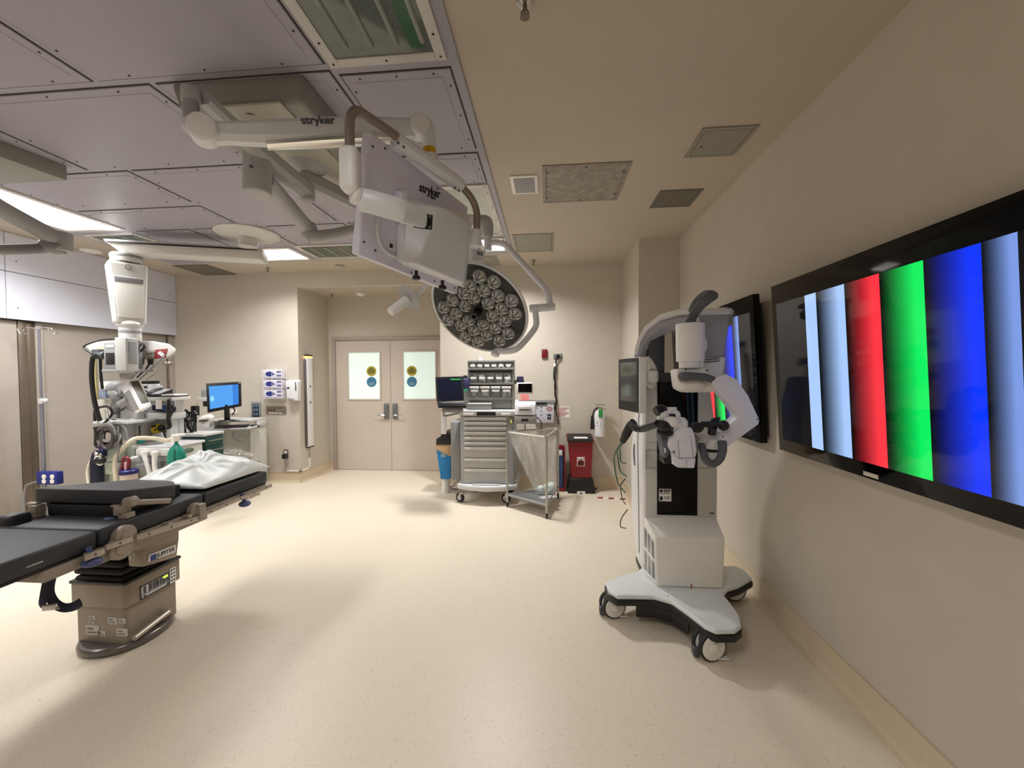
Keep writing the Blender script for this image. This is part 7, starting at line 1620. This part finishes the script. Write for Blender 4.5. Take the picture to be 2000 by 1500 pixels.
m = MB(); m.bb(qq(.93, .03, .001).x, qq(.93, .03, .001).x+.03, qq(.93, .03).y-.004, qq(.93, .03).y+.004, qq(.93, .03).z-.012, qq(.93, .03).z-.004); m.build('monitor_badge', PAPER, mb_)
m = MB(); wb(m, (386, 776), (404, 783), yW-.05, .06, .004); wb(m, (393, 761), (402, 776), yW-.02, .04, .004, 1); wb(m, (396, 784), (405, 794), yW-.02, .05, .004, 2); m.build('side_clip', [LGREY, MGREY, BLACK], cm)
kbd = MB(); kbd.hexa([P(418, 837, y=yW-.19), P(482, 834, y=yW-.19), P(488, 831, y=yW-.02), P(424, 833, y=yW-.02)]+[p+Vector((0, 0, .018)) for p in (P(418, 837, y=yW-.19), P(482, 834, y=yW-.19), P(488, 831, y=yW-.02), P(424, 833, y=yW-.02))], .003)
ko = kbd.build('keyboard', BLACK, loc=P(450, 835, y=yW-.1)); tag(ko, 'black keyboard on the white shelf of the computer stand', 'keyboard')
a = P(498, 833, y=yW-.1); m = MB(); m.ball(a+Vector((0, 0, .008)), (.06, .04, .022)); tag(m.build('computer_mouse', BLACK, loc=a), 'black computer mouse at the right end of the keyboard shelf', 'mouse')
bs = thing('barcode_scanner', 'white barcode scanner with a coiled cord on the computer stand', 'scanner', P(396, 824, y=yW))
m = MB(); m.tube([P(388, 822, y=yW), P(398, 817, y=yW), P(410, 815, y=yW+.02), P(416, 818, y=yW+.02)], [.02, .04, .045, .03], 12); m.build('scanner_head', WHITE2, bs)
m = MB(); m.ball(P(397, 822, y=yW-.01), (.07, .04, .014)); m.build('scanner_base', BLACK, bs)
m = MB(); m.tube([P(390, 819, y=yW), P(386, 808, y=yW), P(385, 790, y=yW-.02), P(388, 779, y=yW-.02)], .008, 8); m.build('scanner_cord', LGREY, bs)
o, _ = plate('light_switch', (450, 801), (462, 808), WHITE2, 'small white wall plate showing below the computer monitor', 'wall plate', .015, .003)
wp2 = MB()
rnd = random.Random(21)
pb = thing('plastic_wrap', 'heap of crumpled clear plastic on the low cart behind the pillow', 'plastic wrap', P(450, 905, y=4.95))
t = bmesh.new(); bmesh.ops.create_icosphere(t, subdivisions=4, radius=1)
from mathutils import noise
for v_ in t.verts:
    n_ = noise.noise(v_.co*2.3)*.4+noise.noise(v_.co*6)*.22+noise.noise(v_.co*13)*.1
    v_.co = v_.co*(1+n_)
m = MB(); cpb = P(452, 893, y=4.95); m._add(t, Matrix.Translation(cpb) @ Matrix.Diagonal((.22, .12, .09, 1)), 0); m.build('crumpled_film', glass_mat('crumpled_film', (206, 200, 190), .42), pb, sharp=20)
m = MB(); x0, x1, z0, z1 = rect((416, 903), (488, 906), 4.9); m.bb(x0, x1, 4.86, 5.1, z0-.02, z0, .004); m.bb(x0, x1, 4.86, 5.1, .1, .13, .004)
for xx in (x0+.02, x1-.02):
    for yy in (4.88, 5.08): m.cyl((xx, yy, 0), (xx, yy, z0-.01), .012, n=10)
lc = m.build('low_cart', STEEL, loc=((x0+x1)/2, 4.98, 0)); tag(lc, 'low metal cart holding crumpled plastic beside the green cabinet', 'cart')
# black head harness on a stand, speaker, clear jar
yk2 = y0m+.55
hn = thing('head_harness', 'black rubber head harness hanging on a stand beside the machine', 'harness', P(369, 846, y=yk2))
m = MB(); m.ball(P(369, 815, y=yk2), (.075, .03, .07)); m.build('harness_body', BLACK, hn)
for pts in (((359, 812), (358, 826), (361, 840), (361, 846)), ((367, 822), (367, 832), (372, 840), (373, 846)), ((380, 812), (381, 824), (378, 838), (375, 846)), ((357, 806), (363, 802), (366, 806)), ((383, 810), (378, 804), (372, 806))):
    m = MB(); m.tube([P(*q, y=yk2-.02) for q in pts], [.022, .018, .014, .01][:len(pts)], 10); m.build('strap', BLACK, hn)
m = MB(); m.ball(P(369, 818, y=yk2-.035), .012)
for k in range(6):
    t_ = k*math.pi/3; m.tube([P(369+3*math.cos(t_), 818+3*math.sin(t_), y=yk2-.034), P(369+8*math.cos(t_), 816+9*math.sin(t_), y=yk2-.03)], .0035, 5, smooth=False)
m.build('harness_rivet', LGREY, hn)
m = MB(); a = P(369, 815, y=yk2); zt7 = ztray; m.cyl((a.x, a.y+.03, zt7), (a.x, a.y+.03, a.z), .012, n=10); m.lathe([(0, 0), (.06, 0), (.05, .012), (0, .015)], Matrix.Translation((a.x, a.y+.03, zt7)), 20); m.build('harness_stand', STEEL, hn)
ysb = yg1-.12; a = P(377, 813, y=ysb); m = MB(); wb(m, (372, 793), (382, 812), ysb, .06, .006); x9 = a.x; m.cyl((x9, ysb+.03, zt6+.03), (x9, ysb+.03, a.z+.01), .012, n=10); tag(m.build('speaker_box', BLACK, loc=(x9, ysb+.03, zt6+.03)), 'small black box on a short post behind the black harness', 'speaker')
a = P(350, 862, y=y0m+.42); a.z = ztray; m = MB(); zt8 = P(350, 803, y=y0m+.42).z; m.lathe([(0, 0), (.05, 0), (.05, zt8-a.z), (.046, zt8-a.z), (.046, .006), (0, .006)], Matrix.Translation(a), 28); tag(m.build('clear_jar', mat('clear_jar', (226, 228, 226), .12, alpha=.4), loc=a), 'tall clear jar on the work tray left of the black harness', 'jar')

# ---- IV pole with a blue outlet box
yI = 3.86
pI = P(85, 940, y=yI)
iv = thing('iv_pole', 'tall steel IV pole with four hooks against the left partition', 'IV pole', (pI.x, yI, 0))
hi = P(77, 643, y=yI); kn = P(84, 783, y=yI); cxI = (hi.x+pI.x)/2
m = MB(); m.cyl((cxI, yI, .05), (cxI, yI, kn.z), .019, n=18); m.cyl((cxI, yI, kn.z), (cxI, yI, hi.z), .013, n=16); m.build('pole', mat('pole_steel', (150, 148, 160), .3, .6), iv)
m = MB(); m.cyl((cxI, yI, kn.z-.03), (cxI, yI, kn.z+.03), .025, n=18); m.cyl((cxI, yI, kn.z), (cxI+.06, yI-.01, kn.z), .012, n=12); m.ball((cxI+.065, yI-.012, kn.z), (.02, .028, .028)); m.build('clamp_knob', LGREY, iv)
zI = hi.z
for sx, sy in ((-1, 0), (1, 0), (-.9, -.35), (.9, .35)):
    m = MB(); f = lambda r, z: Vector((cxI+sx*r, yI+sy*r, zI+z)); m.tube([f(0, .0), f(.1, .015), f(.12, -.02), f(.135, -.05), f(.16, -.045), f(.18, 0.0)], .006, 8); m.build('hook', STEEL, iv)
for k in range(5):
    t_ = 2*math.pi*k/5+.3; m = MB(); a = Vector((cxI, yI, .09)); b = a+Vector((.26*math.cos(t_), .26*math.sin(t_), -.035)); m.beam([a, b], .03, .025); m.cyl(b+Vector((0, 0, -.055)), b, .02, n=14); m.build('base_leg', STEEL, iv)
ob = thing('outlet_box', 'dark blue box of four white outlets clamped low on the IV pole', 'power strip', P(91, 947, y=yI-.06))
m = MB(); x0, x1, z0, z1 = rect((70, 922), (110, 947), yI-.09); m.bb(x0, x1, yI-.09, yI-.022, z0, z1, .01); bx = m.build('box_shell', mat('outlet_box_blue', (34, 46, 124), .45), ob)
for px in (86, 102):
    for py in (931, 940):
        a = P(px, py, y=yI-.091); m = MB(); m.lathe([(0, 0), (.024, 0), (.024, .004), (0, .004)], face_M(a, (1, 0, 0), (0, 0, 1)), 20); m.build('outlet_face', WHITE2, bx)
m = MB(); m.tube([P(70, 941, y=yI-.05), P(58, 945, y=yI-.05), P(50, 950, y=yI-.05), P(46, 975, y=yI-.05), Vector((P(60, 1010, y=yI).x, yI-.05, .012))], .009, 8); m.build('outlet_cord', MGREY, ob)
m = MB(); a = P(52, 955, y=yI+.05); m.tube([a, P(48, 968, y=yI+.05), P(56, 980, y=yI+.06), Vector((P(66, 1005, y=yI).x, yI+.06, .012))], .012, 8); tag(m.build('orange_cord', mat('orange_cord', (196, 96, 44), .5), loc=Vector((P(66, 1005, y=yI).x, yI+.06, 0))), 'orange cord hanging behind the raised pad near the IV pole foot', 'cord')

# ================================================================== CAMERA, WORLD
cam = bpy.data.cameras.new('camera'); co = bpy.data.objects.new('camera', cam); COL.objects.link(co)
cam.sensor_width = 36; cam.lens = FPX/2000*36; cam.clip_start = .02; cam.clip_end = 60
M = Matrix((RT, UP, -W)).transposed().to_4x4(); M.translation = CAM; co.matrix_world = M
SC.camera = co
w = bpy.data.worlds.new('world'); SC.world = w; w.use_nodes = True
w.node_tree.nodes['Background'].inputs['Color'].default_value = (.05, .05, .055, 1); w.node_tree.nodes['Background'].inputs['Strength'].default_value = .3
SC.view_settings.view_transform = 'Standard'; SC.view_settings.look = 'None'; SC.view_settings.exposure = 0
SC.cycles.max_bounces = 10; SC.cycles.diffuse_bounces = 6; SC.cycles.transparent_max_bounces = 12
